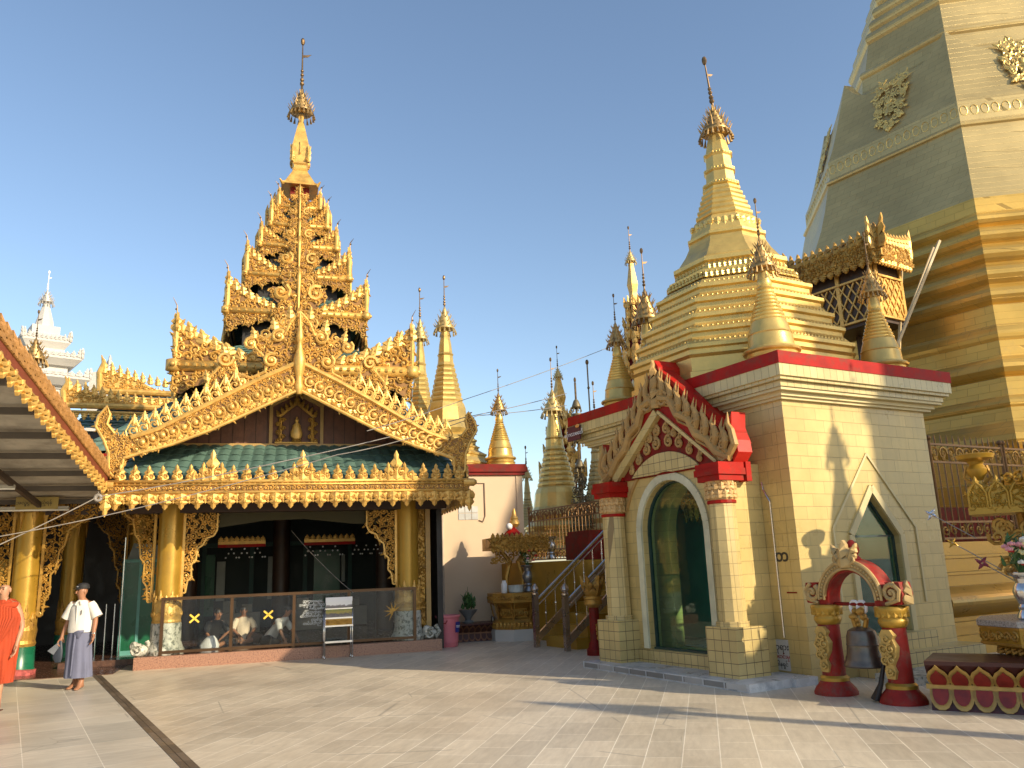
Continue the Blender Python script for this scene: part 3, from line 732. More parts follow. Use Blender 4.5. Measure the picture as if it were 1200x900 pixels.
o = sp.build('spire_skirt', gold, hall)
MB().lathe([(.33,10.7),(.33,11.32)], 4, *AX, a0).build('spire_neck', red_dk, hall)
sp = MB(); sp.lathe([(.25,11.8),(.28,11.84),(.22,11.9),(.22,11.98),(.27,12.02),(.25,12.08),(.22,12.1),(.28,12.4),(.30,12.5),(.22,12.8),(.13,13.12),(.07,13.28),(.085,13.33),(.10,13.4),(.05,13.5)], 4, *AX, a0)
for k in range(4):
    sp.T = Matrix.Translation((AX[0],AX[1],0)) @ Matrix.Rotation(k*PI/2, 4, 'Z')
    for s in (-1,1): sp.leaf(s*.2, 12.05, .12, .48, -.21, .03, lean=s*.5); sp.scroll(s*.17,12.12,.05,-.24,.015)
    sp.bar((.0,-.225,12.28),(0.0,-.225,12.62),.03)
sp.T = None
sp.build('spire_bud', gold, hall)
def hti(mbm, cx, cy, z, r, h, seed=0, n=14):
    # tiered umbrella with hanging bells
    P = [(r*.95,z),(r,z+.03*h),(r*.9,z+.10*h),(r*.92,z+.14*h),(r*.68,z+.28*h),(r*.72,z+.32*h),(r*.48,z+.48*h),(r*.5,z+.52*h),(r*.28,z+.68*h),(r*.3,z+.72*h),(r*.13,z+.9*h),(r*.05,z+h)]
    mbm.smooth = True; mbm.lathe(P, 16, cx, cy); mbm.smooth = False
    for lv, (rr, zz) in enumerate(((1.02,.02),(.98,.13),(.78,.31),(.56,.51),(.34,.71))):
        m2 = max(6, n-2*lv)
        for i in range(m2):
            a = 2*PI*i/m2+lv*.3; x, y = cx+r*rr*cos(a), cy+r*rr*sin(a); d = r*(.50 if lv == 0 else .34)
            if lv == 0: mbm.tube([(x,y,z+zz*h),(x*1.0+cos(a)*.12*r,y+sin(a)*.12*r,z-d)], [r*.03,r*.12], 5)
            else: mbm.tube([(x,y,z+zz*h),(x+cos(a)*.2*r,y+sin(a)*.2*r,z+zz*h+d)], [r*.06,r*.02], 4)
def vane(mbm, cx, cy, z0, z1, r, lean=0, bird=True):
    pts = [(cx,cy,z0),(cx+lean,cy,z1)]
    mbm.tube(pts, [r,r*.45], 6)
    for k in (.12,.2,.3,.38): mbm.ball((cx+lean*k,cy,z0+(z1-z0)*k), r*2.1*(1.1-k), 7, 5)
    zz = z0+(z1-z0)*.66; hh = (z1-z0)
    if bird: mbm.prism([(cx+lean*.66,zz),(cx+lean*.66+.16*hh*.6,zz+.02*hh),(cx+lean*.66+.16*hh,zz+.08*hh),(cx+lean*.66+.07*hh,zz+.06*hh),(cx+lean*.66,zz+.05*hh)], cy-.006, cy+.006)
    mbm.ball((cx+lean,cy,z1-.01*hh), r*2.0, 7, 5, 1, 1, 1.9)
u = MB(); hti(u, *AX, 13.55, .30, .75, 0, 18); u.build('umbrella', hti_m, hall)
u = MB(); vane(u, *AX, 14.25, 15.72, .03); u.build('weather_vane', dark_metal, hall)
# ================================================================== CORNER SHRINE
shr = thing('corner_shrine', 'cream tiled shrine with red cornice and an arched glazed doorway in its shaded front', 'shrine', SHR_O, SHR_A)
BX, BY = 3.12, 4.45
# walls with a pointed doorway in the right wall and an arched doorway behind the porch
DX = 1.62
door = [(DX-.50,.52),(DX-.50,1.86),(DX,2.47),(DX+.50,1.86),(DX+.50,.52)]
def frame_around(mb, x0, x1, z0, z1, hole, y0, y1, plane='xz'):
    # wall panel with an upward opening, cut into a left piece, a right piece and pieces above and below
    hl = min(p[0] for p in hole); hr = max(p[0] for p in hole); hb = min(p[1] for p in hole)
    mb.prism([(x0,z0),(hl,z0),(hl,z1),(x0,z1)], y0, y1, plane); mb.prism([(hr,z0),(x1,z0),(x1,z1),(hr,z1)], y0, y1, plane)
    if hb > z0+.001: mb.prism([(hl,z0),(hr,z0),(hr,hb),(hl,hb)], y0, y1, plane)
    top = sorted([p for p in hole if p[1] > hb+.01], key=lambda p: p[0])
    for a, b in zip(top, top[1:]):
        if b[0]-a[0] < 1e-5: continue
        mb.prism([a, b, (b[0],z1), (a[0],z1)], y0, y1, plane)
ARCH_C, ARCH_R, ARCH_S = 1.93, .72, 2.05
arch = [(ARCH_C-ARCH_R,.30)]+[(ARCH_C-ARCH_R*cos(PI*i/20), ARCH_S+ARCH_R*1.08*sin(PI*i/20)) for i in range(21)]+[(ARCH_C+ARCH_R,.30)]
m = MB()
frame_around(m, 0, BX, 0, 3.80, door, 0, .16)
m.prism([(0.0,0),(ARCH_C-ARCH_R-.1,0),(ARCH_C-ARCH_R-.1,3.8),(0,3.8)], .0, .16, 'yz') if False else None
m.build('right_wall', cream, shr).name = 'wall'
m = MB(); frame_around(m, .165, BY, 0, 3.80, arch, 0, .16, 'yz'); m.build('wall', cream, shr)
m = MB(); m.box(.165,BY-.16,0,BX-.165,BY-.002,3.8); m.box(BX-.16,.165,0,BX,BY,3.8); m.build('wall', cream, shr)
# door trim and pointed label mould
m = MB()
def offset_path(pts, w, y, y1, mb):
    for a, b in zip(pts, pts[1:]): mb.bar((a[0],(y+y1)/2,a[1]), (b[0],(y+y1)/2,b[1]), w, abs(y1-y), up=(0,1,0))
offset_path([(DX-.55,.5),(DX-.55,1.88),(DX,2.56),(DX+.55,1.88),(DX+.55,.5)], .10, -.03, .0, m)
m.build('door_trim', cream_pl, shr)
m = MB(); P = [(DX-.90,.9),(DX-.90,1.98),(DX,3.05),(DX+.90,1.98),(DX+.90,.9)]
offset_path(P, .035, -.02, .0, m); m.build('label_mould', cream_pl, shr)
fr_m = M('dark_green_frame', (.02,.05,.045), .4)
m = MB()
offset_path([(DX-.48,.54),(DX-.48,1.85),(DX,2.43),(DX+.48,1.85),(DX+.48,.54)], .035, .08, .11, m); m.bar((DX-.48,.095,1.86),(DX+.48,.095,1.86),.03)
o = m.build('pointed_door', fr_m, shr)
MB().prism([(a, b) for a, b in door], .085, .092).build('door_glass', pane_teal, o)
# interior
m = MB(); m.box(.17,.17,.28,BX-.17,BY-.17,.30); o = m.build('inner_floor', marble, shr)
m = MB(); m.box(BX-.20,.2,.3,BX-.165,BY-.2,3.7); m.box(.2,BY-.2,.3,BX-.2,BY-.165,3.7); m.box(1.25,2.62,.3,1.32,BY-.2,3.0); m.build('inner_wall', teal, shr)
MB().box(.17,.17,3.3,BX-.17,BY-.17,3.34).build('inner_ceiling', teal, shr)
m = MB()
for r_, zz, n in ((0,2.45,12),(.18,2.72,10),(.3,2.95,8)):
    for i in range(n):
        y = 1.2+1.55*(i+.5)/n; m.leaf(0,0,.15,-.2,0,.03) if False else None
        m.T = Matrix.Translation((.42+r_,y,zz)) @ Matrix.Rotation(-PI/2,4,'Z'); m.leaf(0,0,.15,-.22,0,.03); m.scroll(0,.1,.08,-.02,.02)
    m.T = None; m.box(.42+r_,1.15,zz,.48+r_,2.8,zz+.08)
m.build('inner_canopy', gold_dim, shr)
m = MB(); m.box(1.0,1.5,.3,2.5,2.5,.95); m.build('inner_altar', teal, shr)
pic = MB(); pic.box(2.86,1.78,1.25,2.9,2.08,1.72); pic.build('inner_picture', M('sepia_print', (.22,.10,.06), .5, 0, .5, 9), shr)
# seated image inside
fig = thing('seated_image', 'gilded seated image inside the cream tiled shrine', 'statue', Sw(1.75,1.55,.952), SHR_A-PI/2)
m = MB(); m.smooth = True
loft(m, [(0,0,0,.42,.28,0),(0,-.02,.1,.42,.28,.02),(0,0,.2,.26,.2,.02),(0,0,.4,.19,.14,0),(0,0,.55,.24,.13,0),(0,0,.66,.12,.1,0),(0,0,.7,.06,.06,0)], 20)
m.ball((0,-.01,.82),.11,12,8,1,1,1.15); m.ball((0,0,.96),.05,8,5,1,1,1.3)
for s in (-1,1): m.tube([(s*.24,0,.58),(s*.3,-.04,.4),(s*.24,-.2,.22),(s*.08,-.26,.18)], [.06,.055,.045,.04], 8)
m.build('body', gold, fig, True)
# cornice: bands, fascia and red coping
cx0, cx1, cy0, cy1 = -.30, 3.48, -.30, 4.98
def ring(mb, o, z0, z1):
    mb.box(cx0+o,cy0+o,z0,cx1-o,cy1-o,z1)
m = MB(); ring(m,.24,3.76,3.80); ring(m,.20,3.80,3.86); ring(m,.12,3.86,3.90); m.build('cornice_mould', cream_pl, shr)
m = MB(); ring(m,.10,3.90,3.98); ring(m,.035,3.985,4.03); m.build('cornice_band', cream_v, shr)
m = MB(); ring(m,.0,4.03,4.195); m.build('cornice_fascia', cream_v, shr)
m = MB(); ring(m,-.012,4.195,4.37); m.build('coping', red, shr)
# plinth kerb
m = MB()
P = [(-1.16,-.02),(-.28,-.02),(-.28,-.06),(.0,-.06),(.0,-.12),(-.0,3.62),(-1.16,3.62)]
m.prism([(-1.16,-.04),(-.42,-.04),(-.42,-.10),(-.02,-.10),(-.02,3.62),(-1.16,3.62)], .0, .10, 'xy'); kerb = m.build('plinth_kerb', marble, shr)
m = MB()
for i in range(9):
    y = .0+i*.40; m.box(-1.164,y+.01,.02,-1.155,y+.38,.085)
m.build('kerb_slab', tiles('mixed_marble_slab', (.42,.42,.41), (.1,.1,.1), .4, .2, 0, .006, .35, var=.45), kerb)
# porch: pillar bases, columns, capitals
def pillar(y0, y1):
    yc = (y0+y1)/2
    MB().box(-.92,y0,.10,-.36,y1,.735).build('pillar_base', cream_sq, shr)
    m = MB(); m.smooth = True
    m.lathe([(.225,.735),(.225,.80)], 10, -.68, yc); m.lathe([(.195,.80),(.185,2.40)], 10, -.68, yc, PI/10); o = m.build('pillar', cream_col, shr, False)
    m = MB(); m.lathe([(.19,2.36),(.20,2.37),(.20,2.405),(.19,2.41)], 16, -.68, yc); m.build('pillar_band', red, o)
    m = MB(); m.lathe([(.185,2.41),(.20,2.5),(.185,2.6),(.21,2.68)], 16, -.68, yc)
    for lv, z in ((0,2.43),(1,2.55)):
        for i in range(14):
            m.T = Matrix.Translation((-.68,yc,0)) @ Matrix.Rotation(2*PI*(i+.5*lv)/14, 4, 'Z'); m.leaf(0,z,.10,.13,-.205,.02)
    m.T = None; m.build('pillar_capital', M('tan_lotus', (.58,.36,.14), .5, .1, .15, 8), o)
    m = MB(); m.box(-.89,yc-.22,2.67,-.44,yc+.22,2.75); m.box(-.92,yc-.25,2.75,-.42,yc+.25,2.84); m.box(-.90,yc-.235,2.84,-.43,yc+.235,2.92); m.build('abacus', red, o)
pillar(.36,.93); pillar(2.92,3.49)
# porch body wall between the pillars with arch
m = MB(); P = [(.52,.10),(.52,2.92),(1.93,4.05),(3.34,2.92),(3.34,.10)]
frame_around(m, .56, 3.30, .10, 2.92, arch, -.52, -.30, 'yz')
m.prism([(.56,2.92),(3.30,2.92),(1.93,4.02)], -.52, -.30, 'yz')
m.build('porch_wall', cream, shr)
MB().box(-.30,.56,.1,-.005,.72,2.92).build('porch_side_wall', cream, shr); MB().box(-.30,3.14,.1,-.005,3.3,2.92).build('porch_side_wall', cream, shr)
m = MB()
A0 = [(ARCH_C-(ARCH_R+.07)*cos(PI*i/24), ARCH_S+(ARCH_R*1.08+.07)*sin(PI*i/24)) for i in range(25)]
pts = [(ARCH_C-ARCH_R-.07,.31)]+A0+[(ARCH_C+ARCH_R+.07,.31)]
for a, b in zip(pts, pts[1:]): m.bar((-.53,a[0],a[1]),(-.53,b[0],b[1]),.12,.05,up=(1,0,0))
m.build('arch_trim', M('pale_green_white', (.60,.58,.40), .5), shr)
# tiled curved band over the arch
m = MB()
A1 = [(ARCH_C-1.16*cos(PI*(.12+.76*i/18)), ARCH_S-.05+1.22*sin(PI*(.12+.76*i/18))) for i in range(19)]
for a, b in zip(A1, A1[1:]): m.bar((-.535,a[0],a[1]),(-.535,b[0],b[1]),.05,.04,up=(1,0,0))
m.build('arch_outer_mould', ochre_relief, shr)
MB().prism(arch, -.40, -.392, 'yz').build('arch_glass', pane_teal, shr)
m = MB(); m.box(-.46,1.21,.30,-.36,2.65,.33)
for a, b in zip(arch, arch[1:]): m.bar((-.40,a[0],a[1]),(-.40,b[0],b[1]),.05,.06,up=(1,0,0))
m.build('arch_frame', fr_m, shr)
MB().box(-.56,.94,.10,-.525,2.91,.295).build('threshold', cream_sq, shr)
# side architrave in red
for yc, s in ((.645,-1),(3.205,1)):
    m = MB(); m.box(-.405,yc-.25,2.66,-.31,yc+.25,2.93); m.box(-.60,yc-.21,2.932,-.36,yc+.21,3.33); m.build('architrave', red, shr)
# gable: red backing with flame relief, local frame: u along y (towards the left), v = z, front at x
gt = Matrix(((0,1,0,-.62),(-1,0,0,1.93),(0,0,1,0),(0,0,0,1)))      # leaf plane xz -> (y,z), facing -x
m = MB(); 
half = [(1.46,2.93),(1.60,3.18),(1.52,3.40),(1.28,3.46),(1.0,3.74),(.7,4.04),(.4,4.32),(.16,4.52),(0,4.62)]
inn = [(0,3.92),(.5,3.52),(1.0,3.12),(1.18,2.93)]
poly = [(-x,z) for x,z in half]+[(x,z) for x,z in half[-2::-1]]+[(x,z) for x,z in inn[::-1]]+[(-x,z) for x,z in inn[1:]]
m.T = gt; m.prism(poly, .0, .30); gab = m.build('gable_board', red, shr)
m = MB(); m.T = gt
m.prism([(-1.18,2.93),(1.18,2.93),(0,3.94)], .06, .12); m.build('gable_tympanum', red_dk, gab)
m = MB(); m.T = gt
oc = [(1.22*cos(PI*i/30), ARCH_S-.02+1.24*sin(PI*i/30)) for i in range(31)]; oc = [p for p in oc if p[1] > 2.93 and p[1] < 2.95+.82*(1.18-abs(p[0]))+.12]
ic = [((ARCH_R+.14)*cos(PI*i/30), ARCH_S+(ARCH_R*1.08+.14)*sin(PI*i/30)) for i in range(31)]; ic = [p for p in ic if p[1] > 2.93]
m.prism(oc+ic[::-1] if ic else oc, .025, .055); m.build('arch_face', cream_sq, gab)
m = MB(); m.T = gt
for s in (-1,1):
    # rolling stem along the slope
    st = [(1.50,2.98),(1.28,3.08),(1.08,3.30),(.86,3.42),(.72,3.66),(.48,3.78),(.34,4.04),(.12,4.10),(0.02,4.0)]
    m.tube([(s*x,-.03,z) for x,z in st], [.05,.075,.065,.075,.065,.075,.065,.075,.05], 7)
    m.tube([(s*x*1.0,-.02,z-.11) for x,z in st[1:-1]], .02, 6)
    m.scroll(s*.20,4.06,.13,-.04,.04,1.4,.5,s,5,12); m.scroll(s*1.40,3.05,.12,-.04,.04,1.2,2,s,5,12)
    m.tube([(s*1.46,-.02,3.0),(s*1.60,-.02,3.16),(s*1.56,-.02,3.36),(s*1.50,-.02,3.46),(s*1.52,-.02,3.62)], [.05,.06,.05,.035,.008], 7)
    fl = [(1.42,3.12,.15,.42,.1),(1.24,3.2,.16,.44,.15),(1.06,3.36,.17,.46,.12),(.88,3.50,.15,.44,.15),(.70,3.66,.15,.45,.12),(.52,3.80,.15,.46,.1),(.34,3.97,.15,.46,.08),(.17,4.1,.14,.46,.05)]
    for x, z, w_, h_, ln in fl:
        h = h_
        m.tube([(s*(x-.02),-.03,z-.04),(s*(x+.045),-.045,z+h_*.25),(s*(x+.03),-.05,z+h_*.5),(s*(x-.035),-.045,z+h_*.74),(s*(x+.0),-.03,z+h_*1.04)], [.035,.055,.045,.028,.004], 6); m.scroll(s*(x-.01), z+.05, .07, -.06, .022, 1.4, 1, s, 5, 11)
        m.leaf(s*(x-.07), z+.05, w_*.6, h*.62, -.025, .03, lean=s*.2); m.tube([(s*(x+.05),-.04,z+.05),(s*(x+.085),-.045,z+h*.35),(s*(x+.02),-.04,z+h*.62),(s*(x+.05),-.03,z+h*.95)], [.02,.022,.016,.004], 5)
    for x, z, r_ in ((.16,3.42,.10),(.40,3.36,.09),(.62,3.22,.075),(.13,3.62,.085),(.82,3.07,.055),(.3,3.52,.06)):
        m.scroll(s*x, z, r_, .04, .028, 1.4, 1.2, s, 5, 12); m.leaf(s*x, z+r_*.6, .1, .16, .04, .02, lean=s*.3)
m.leaf(0,3.95,.24,.45,-.05,.05,ridge=.07); m.leaf(0,4.28,.17,.46,-.05,.05,ridge=.06); m.ball((0,-.06,4.2),.06,8,6)
m.build('flame_relief', ochre_relief, gab)
m = MB(); m.T = gt
for s, w_ in ((-1,.13),(1,.05)): m.bar((s*1.22,.03,2.96),(s*.02,.03,3.90),w_,.14,up=(0,1,0))
m.build('gable_rake', cream, gab)
m = MB(); m.T = gt
m.prism([(-1.0,3.2),(1.0,3.2),(1.12,3.5),(.7,3.92),(0,4.46),(-.7,3.92),(-1.12,3.5)], .301, .60); m.prism([(-.08,4.4),(.08,4.4),(.085,4.62),(0,4.74),(-.085,4.62)], .0, .62); m.build('porch_roof', red, shr)
# upright red horn curling over the right capital
horn_m = M('bright_red_enamel', (.52,.02,.012), .4, 0, .14, 3)
for s in (1,-1):
    m = MB(); m.T = gt; m.prism([(s*1.10,2.92),(s*1.50,2.92),(s*1.62,3.05),(s*1.60,3.22),(s*1.53,3.36),(s*1.56,3.62),(s*1.47,3.50),(s*1.42,3.35),(s*1.3,3.30)], .02, .28); m.build('gable_horn', horn_m, gab)
# steps at the pointed door
m = MB(); m.box(DX-.75,-.42,.0,DX+1.5,-.002,.30); m.box(DX-.6,-.22,.30,DX+.75,-.002,.52); m.build('door_steps', cream_sq, shr)
MB().box(DX-.95,-1.0,.0,DX+1.7,-.42,.10).build('step_slab', marble_w, shr)
# conduit, plaque, mark
m = MB(); m.tube([(-.012,.52,2.66),(-.012,.50,2.55),(-.012,.40,2.38),(-.012,.40,.55)], .012, 6); m.build('conduit', silver, shr)
o = MB().box(-.012,.35,.12,-.002,.62,.52).build('plaque', white, shr)
text('ဘုရား', .11, paint_dk, o, (-.0135,.485,.42), (PI/2,0,-PI/2)); text('ကောင်းမှု', .075, red, o, (-.0135,.485,.30), (PI/2,0,-PI/2)); text('ဒါနရှင်', .075, paint_dk, o, (-.0135,.485,.20), (PI/2,0,-PI/2))
text('တ', .21, paint_dk, shr, (-.004,.30,1.62), (PI/2,0,-PI/2), 'painted_mark', bold=.006)
m = MB(); m.box(-.004,.10,1.13,-.002,.28,1.15); m.build('painted_scrawl', red_dk, shr)
# name board at the far end of the fascia
nb = MB().box(-.345,4.55,3.90,-.318,4.98,4.17).build('name_board', M('plum_signboard', (.09,.015,.03), .5), shr)
text('မင်္ဂလာစေတီ', .105, white_m, nb, (-.349,4.76,4.02), (PI/2,0,-PI/2))
MB().ball((-.36,4.60,4.15),.05,8,5,.3,1.4,.7).build('board_flower', M('orange_print', (.8,.35,.08), .5), nb)
# ------------------------------------------------------------------ stupas
def rings_prof(pts, per):
    return pts
def round_stupa(nm, label, loc, s=1., n=28, hti_on=True, mat=gold_st, group=None, rot=0., hr=.20, tall=1., pw=1.):
    o = thing(nm, label, 'stupa', loc, rot, group)
    P = [(.42,0),(.42,.05),(.38,.06),(.40,.11),(.36,.12),(.37,.17),(.415,.19),(.425,.215),(.41,.24),(.35,.26),(.335,.30),(.325,.42),(.315,.46),(.325,.48),(.31,.51),(.285,.60),(.255,.68)]
    z = .68; r = .25
    for i in range(8): P += [(r,z),(r+.010,z+.015),(r+.010,z+.04),(r-.014,z+.058)]; z += .062; r -= .0185
    P += [(.098,z),(.118,z+.03),(.10,z+.06),(.112,z+.10),(.105,z+.14),(.08,z+.27),(.06,z+.40),(.045,z+.48)]
    P = [(a*s*pw, b*s*tall) for a, b in P]; zt = P[-1][1]
    m = MB(); m.smooth = True; m.lathe(P, n); m.build('bell_body', mat, o, True)
    if hti_on:
        u = MB(); hti(u, 0, 0, zt-.14*s, hr*1.0*s, .52*s, 0, 18); h = u.build('umbrella', hti_m, o)
        v = MB(); vane(v, 0, 0, zt+.36*s, zt+1.0*s, .013*s); v.build('weather_vane', dark_metal, o)
    return o
corner_lab = ['gilded corner stupa standing on the front corner of the cream shrine roof', 'gilded corner stupa on the far left corner of the cream shrine roof', 'shaded corner stupa on the right end of the cream shrine roof before the wooden car', 'gilded stupa behind the big roof stupa with only its umbrella showing']
for (x, y, sc_), lab in zip(((.38,.42,1.0),(.32,4.12,.86),(2.85,.40,.95),(1.5,4.62,1.35)), corner_lab):
    round_stupa('corner_stupa', lab, Sw(x,y,4.372), sc_, group='small stupas on the cream shrine roof', rot=SHR_A)
# big octagonal stupa on the roof
st = thing('roof_stupa', 'large gilded octagonal stupa with stepped terraces on the roof of the cream shrine', 'stupa', Sw(1.60,2.30,4.37), SHR_A)
def mould(P, r0, z0, r1, z1, lip=.05):
    # a terrace: vertical face, torus lip, recess
    h = z1-z0
    return P+[(r0,z0),(r0,z0+.25*h),(r0+lip,z0+.32*h),(r0+lip,z0+.52*h),(r0-.01,z0+.58*h),(r1+.01,z0+.94*h),(r1,z1)]
P = [(1.98,0),(1.98,.12),(1.92,.14),(1.92,.36),(1.98,.40)]
lv = [(1.92,.42),(1.80,.72),(1.66,.98),(1.52,1.28),(1.36,1.58),(1.22,1.86)]
for (r0_, z0_), (r1_, z1_) in zip(lv, lv[1:]): P = mould(P, r0_, z0_, r1_, z1_, .06)
P += [(1.20,1.86),(1.13,1.90),(1.15,2.06),(1.02,2.10),(1.00,2.22),(1.05,2.25),(1.05,2.32),(.94,2.38),(.80,2.58),(.72,2.74),(.70,2.82),(.735,2.85),(.735,2.90),(.68,2.93),(.63,3.10),(.58,3.22),(.52,3.28)]
r = .53; z = 3.28
for i in range(6): P += [(r,z),(r+.015,z+.03),(r+.01,z+.075),(r-.03,z+.10)]; z += .108; r -= .036
P += [(.30,z),(.34,z+.03),(.34,z+.08),(.28,z+.10),(.265,z+.30),(.295,z+.33),(.295,z+.38),(.25,z+.40),(.24,z+.62),(.265,z+.66),(.265,z+.70),(.23,z+.73),(.185,z+.95),(.10,z+1.2),(.085,z+1.27)]
ZT = P[-1][1]
A8 = PI/8
m = MB(); m.lathe(P, 8, 0, 0, A8); m.build('octagonal_body', gold_st, st)
for r0_, z0_, nn, h in ((1.17*.924,1.90,10,.13),(1.00*.924,2.10,9,.12),(.70*.924,3.16,5,-.2)):
    m = MB()
    for k in range(8):
        m.T = Matrix.Rotation(k*PI/4, 4, 'Z'); w_ = 2*r0_*math.tan(A8)
        for i in range(nn):
            if h > 0: m.leaf(-w_/2+w_*(i+.5)/nn, z0_, w_/nn*1.05, h, -r0_-.012, .03)
            else: m.leaf(-.24+.12*i, z0_, .12, -.15-.05*(2-abs(i-2)), -.64*.924, .02)
    m.T = None; m.build('leaf_band', gold_st, st)
for (z_, r_) in ((z+.36,.28),(z+.68,.255),(z+.06,.33)):
    m = MB()
    for k in range(8):
        m.T = Matrix.Rotation(k*PI/4, 4, 'Z')
        for i in range(4): m.ball((-.09+.06*i,-r_*.95,z_), .022, 5, 3)
    m.T = None; m.build('bead_ring', gold_st, st)
for (ra_, za_), (rb_, zb_) in zip(lv, lv[1:]):
    m = MB()
    for k in range(8):
        m.T = Matrix.Rotation(k*PI/4, 4, 'Z'); h_ = zb_-za_; zz = za_+.60*h_; rr_ = (ra_-.01+rb_+.01)/2*.924; w_ = 2*rb_*.924*math.tan(A8); nn = max(6, int(w_/.075))
        for i in range(nn):
            x_ = -w_/2+w_*(i+.5)/nn; m.leaf(x_, zz-.01, w_/nn*.9, h_*.26, -rr_-.012, .05, ridge=.010)
    m.T = None; m.build('terrace_frieze', gold_st, st)
u = MB(); hti(u, 0, 0, ZT-.12, .27, .62, 0, 20); u.build('umbrella', hti_m, st)
u = MB(); vane(u, 0, 0, ZT+.45, ZT+1.42, .025, -.10); u.build('weather_vane', dark_metal, st)
# ================================================================== MAIN STUPA
plate = tiles('gilded_plate', (.62,.475,.205), (.36,.26,.10), .34, .17, .5, .0035, .38, .5, k=(1.0,.37), var=.05, bmp=.5, vscale=.35, grime=(.46,.34,.14))
PA = SHR_A+rad(28.8)
plate_g = tiles('glossy_gilded_roll', (.70,.45,.105), (.42,.26,.06), .34, .17, .5, .0035, .36, .55, k=(1.0,.37), var=.06, bmp=.45, vscale=.4, grime=(.46,.31,.11))
pc = _su*24+_sv*13.2
pag = thing('great_stupa', 'towering gilded octagonal stupa rising out of the frame at the right edge', 'stupa', pc, PA)
def torus(P, r0, z0, r1, z1, b, n=5):
    # half round roll between two heights
    for i in range(n+1):
        t = i/n; P.append((r0+(r1-r0)*t+b*sin(PI*t), z0+(z1-z0)*t))
    return P
P = [(9.2,1.7),(9.2,2.2),(8.7,2.25),(8.7,2.9),(8.4,2.95),(8.35,3.5),(8.1,3.55)]
P = torus(P, 7.95,3.55,7.80,4.15,.16); P += [(7.75,4.2),(7.70,4.5)]
P = torus(P, 7.62,4.5,7.5,4.78,.08); P += [(7.42,4.8),(7.38,5.2)]
P = torus(P, 7.22,5.24,7.08,5.72,.20); P += [(7.0,5.74),(6.98,6.1)]; P = torus(P, 6.9,6.12,6.84,6.5,.06); P += [(6.78,6.52),(6.76,6.98)]
for z0_, z1_, r0_, r1_ in ((7.02,7.5,6.66,6.56),(7.54,8.06,6.52,6.42),(8.1,8.58,6.38,6.27),(8.62,9.08,6.22,6.12),(9.1,9.5,6.06,5.98)): P = torus(P, r0_, z0_, r1_, z1_, .17)
P += [(5.98,9.52),(5.96,9.9),(5.88,9.93)]
m = MB(); m.lathe(P, 8, 0, 0, PI); m.build('moulded_base', plate_g, pag)
# bell with flare
P = [(5.88,9.93),(5.70,10.3),(5.48,10.8),(5.28,11.4),(5.12,12.0),(5.05,12.22)]; P = torus(P, 5.05,12.22,5.0,12.40,.09,4); P += [(4.98,12.44),(4.96,13.0),(4.92,13.04)]
m = MB(); m.lathe(P, 8, 0, 0, PI); bell = m.build('bell', plate, pag)
m = MB()
for k in range(8):                                   # shoulder faces with a hollowed upper edge
    a0_, a1_ = PI+k*PI/4, PI+(k+1)*PI/4; N = 16; vs = []; fs = []
    for i in range(N+1):
        t = i/N; zt = 14.72+.95*abs(2*t-1)**2.6
        for j in range(7):
            q = j/6; zz = 13.04+(zt-13.04)*q; rr_ = 4.92+(4.02-4.92)*((zz-13.04)/2.65)**.85
            A = Vector((rr_*cos(a0_), rr_*sin(a0_), zz)); B = Vector((rr_*cos(a1_), rr_*sin(a1_), zz)); vs.append(A.lerp(B, t))
    vs2 = [Vector((v.x*.93, v.y*.93, v.z)) for v in vs]
    for i in range(N):
        for j in range(6): fs.append((i*7+j,(i+1)*7+j,(i+1)*7+j+1,i*7+j+1))
    o_ = len(vs)
    for i in range(N): fs.append((i*7+6,(i+1)*7+6,(i+1)*7+6+o_,i*7+6+o_))
    m.add(vs+vs2, fs)
m.build('bell_shoulder', plate, bell)
# upper mouldings and spire above the frame
P = [(4.3,13.2),(3.75,14.6)]; 
P = torus(P, 3.72,14.62,3.66,15.0,.12); P = torus(P, 3.58,15.04,3.5,15.4,.12); P += [(3.42,15.42),(3.36,15.9)]; P = torus(P, 3.36,15.9,3.3,16.2,.10); P += [(3.2,16.22),(2.95,17.2)]
z = 17.2; r = 2.95
for i in range(9): P = torus(P, r, z, r-.08, z+.42, .12); r -= .20; z += .5; P += [(r,z)]
P += [(1.1,22.5),(1.25,23.0),(1.0,24),(.5,27),(.3,29)]
m = MB(); m.lathe(P, 8, 0, 0, PI); m.build('spire_stage', plate, pag)
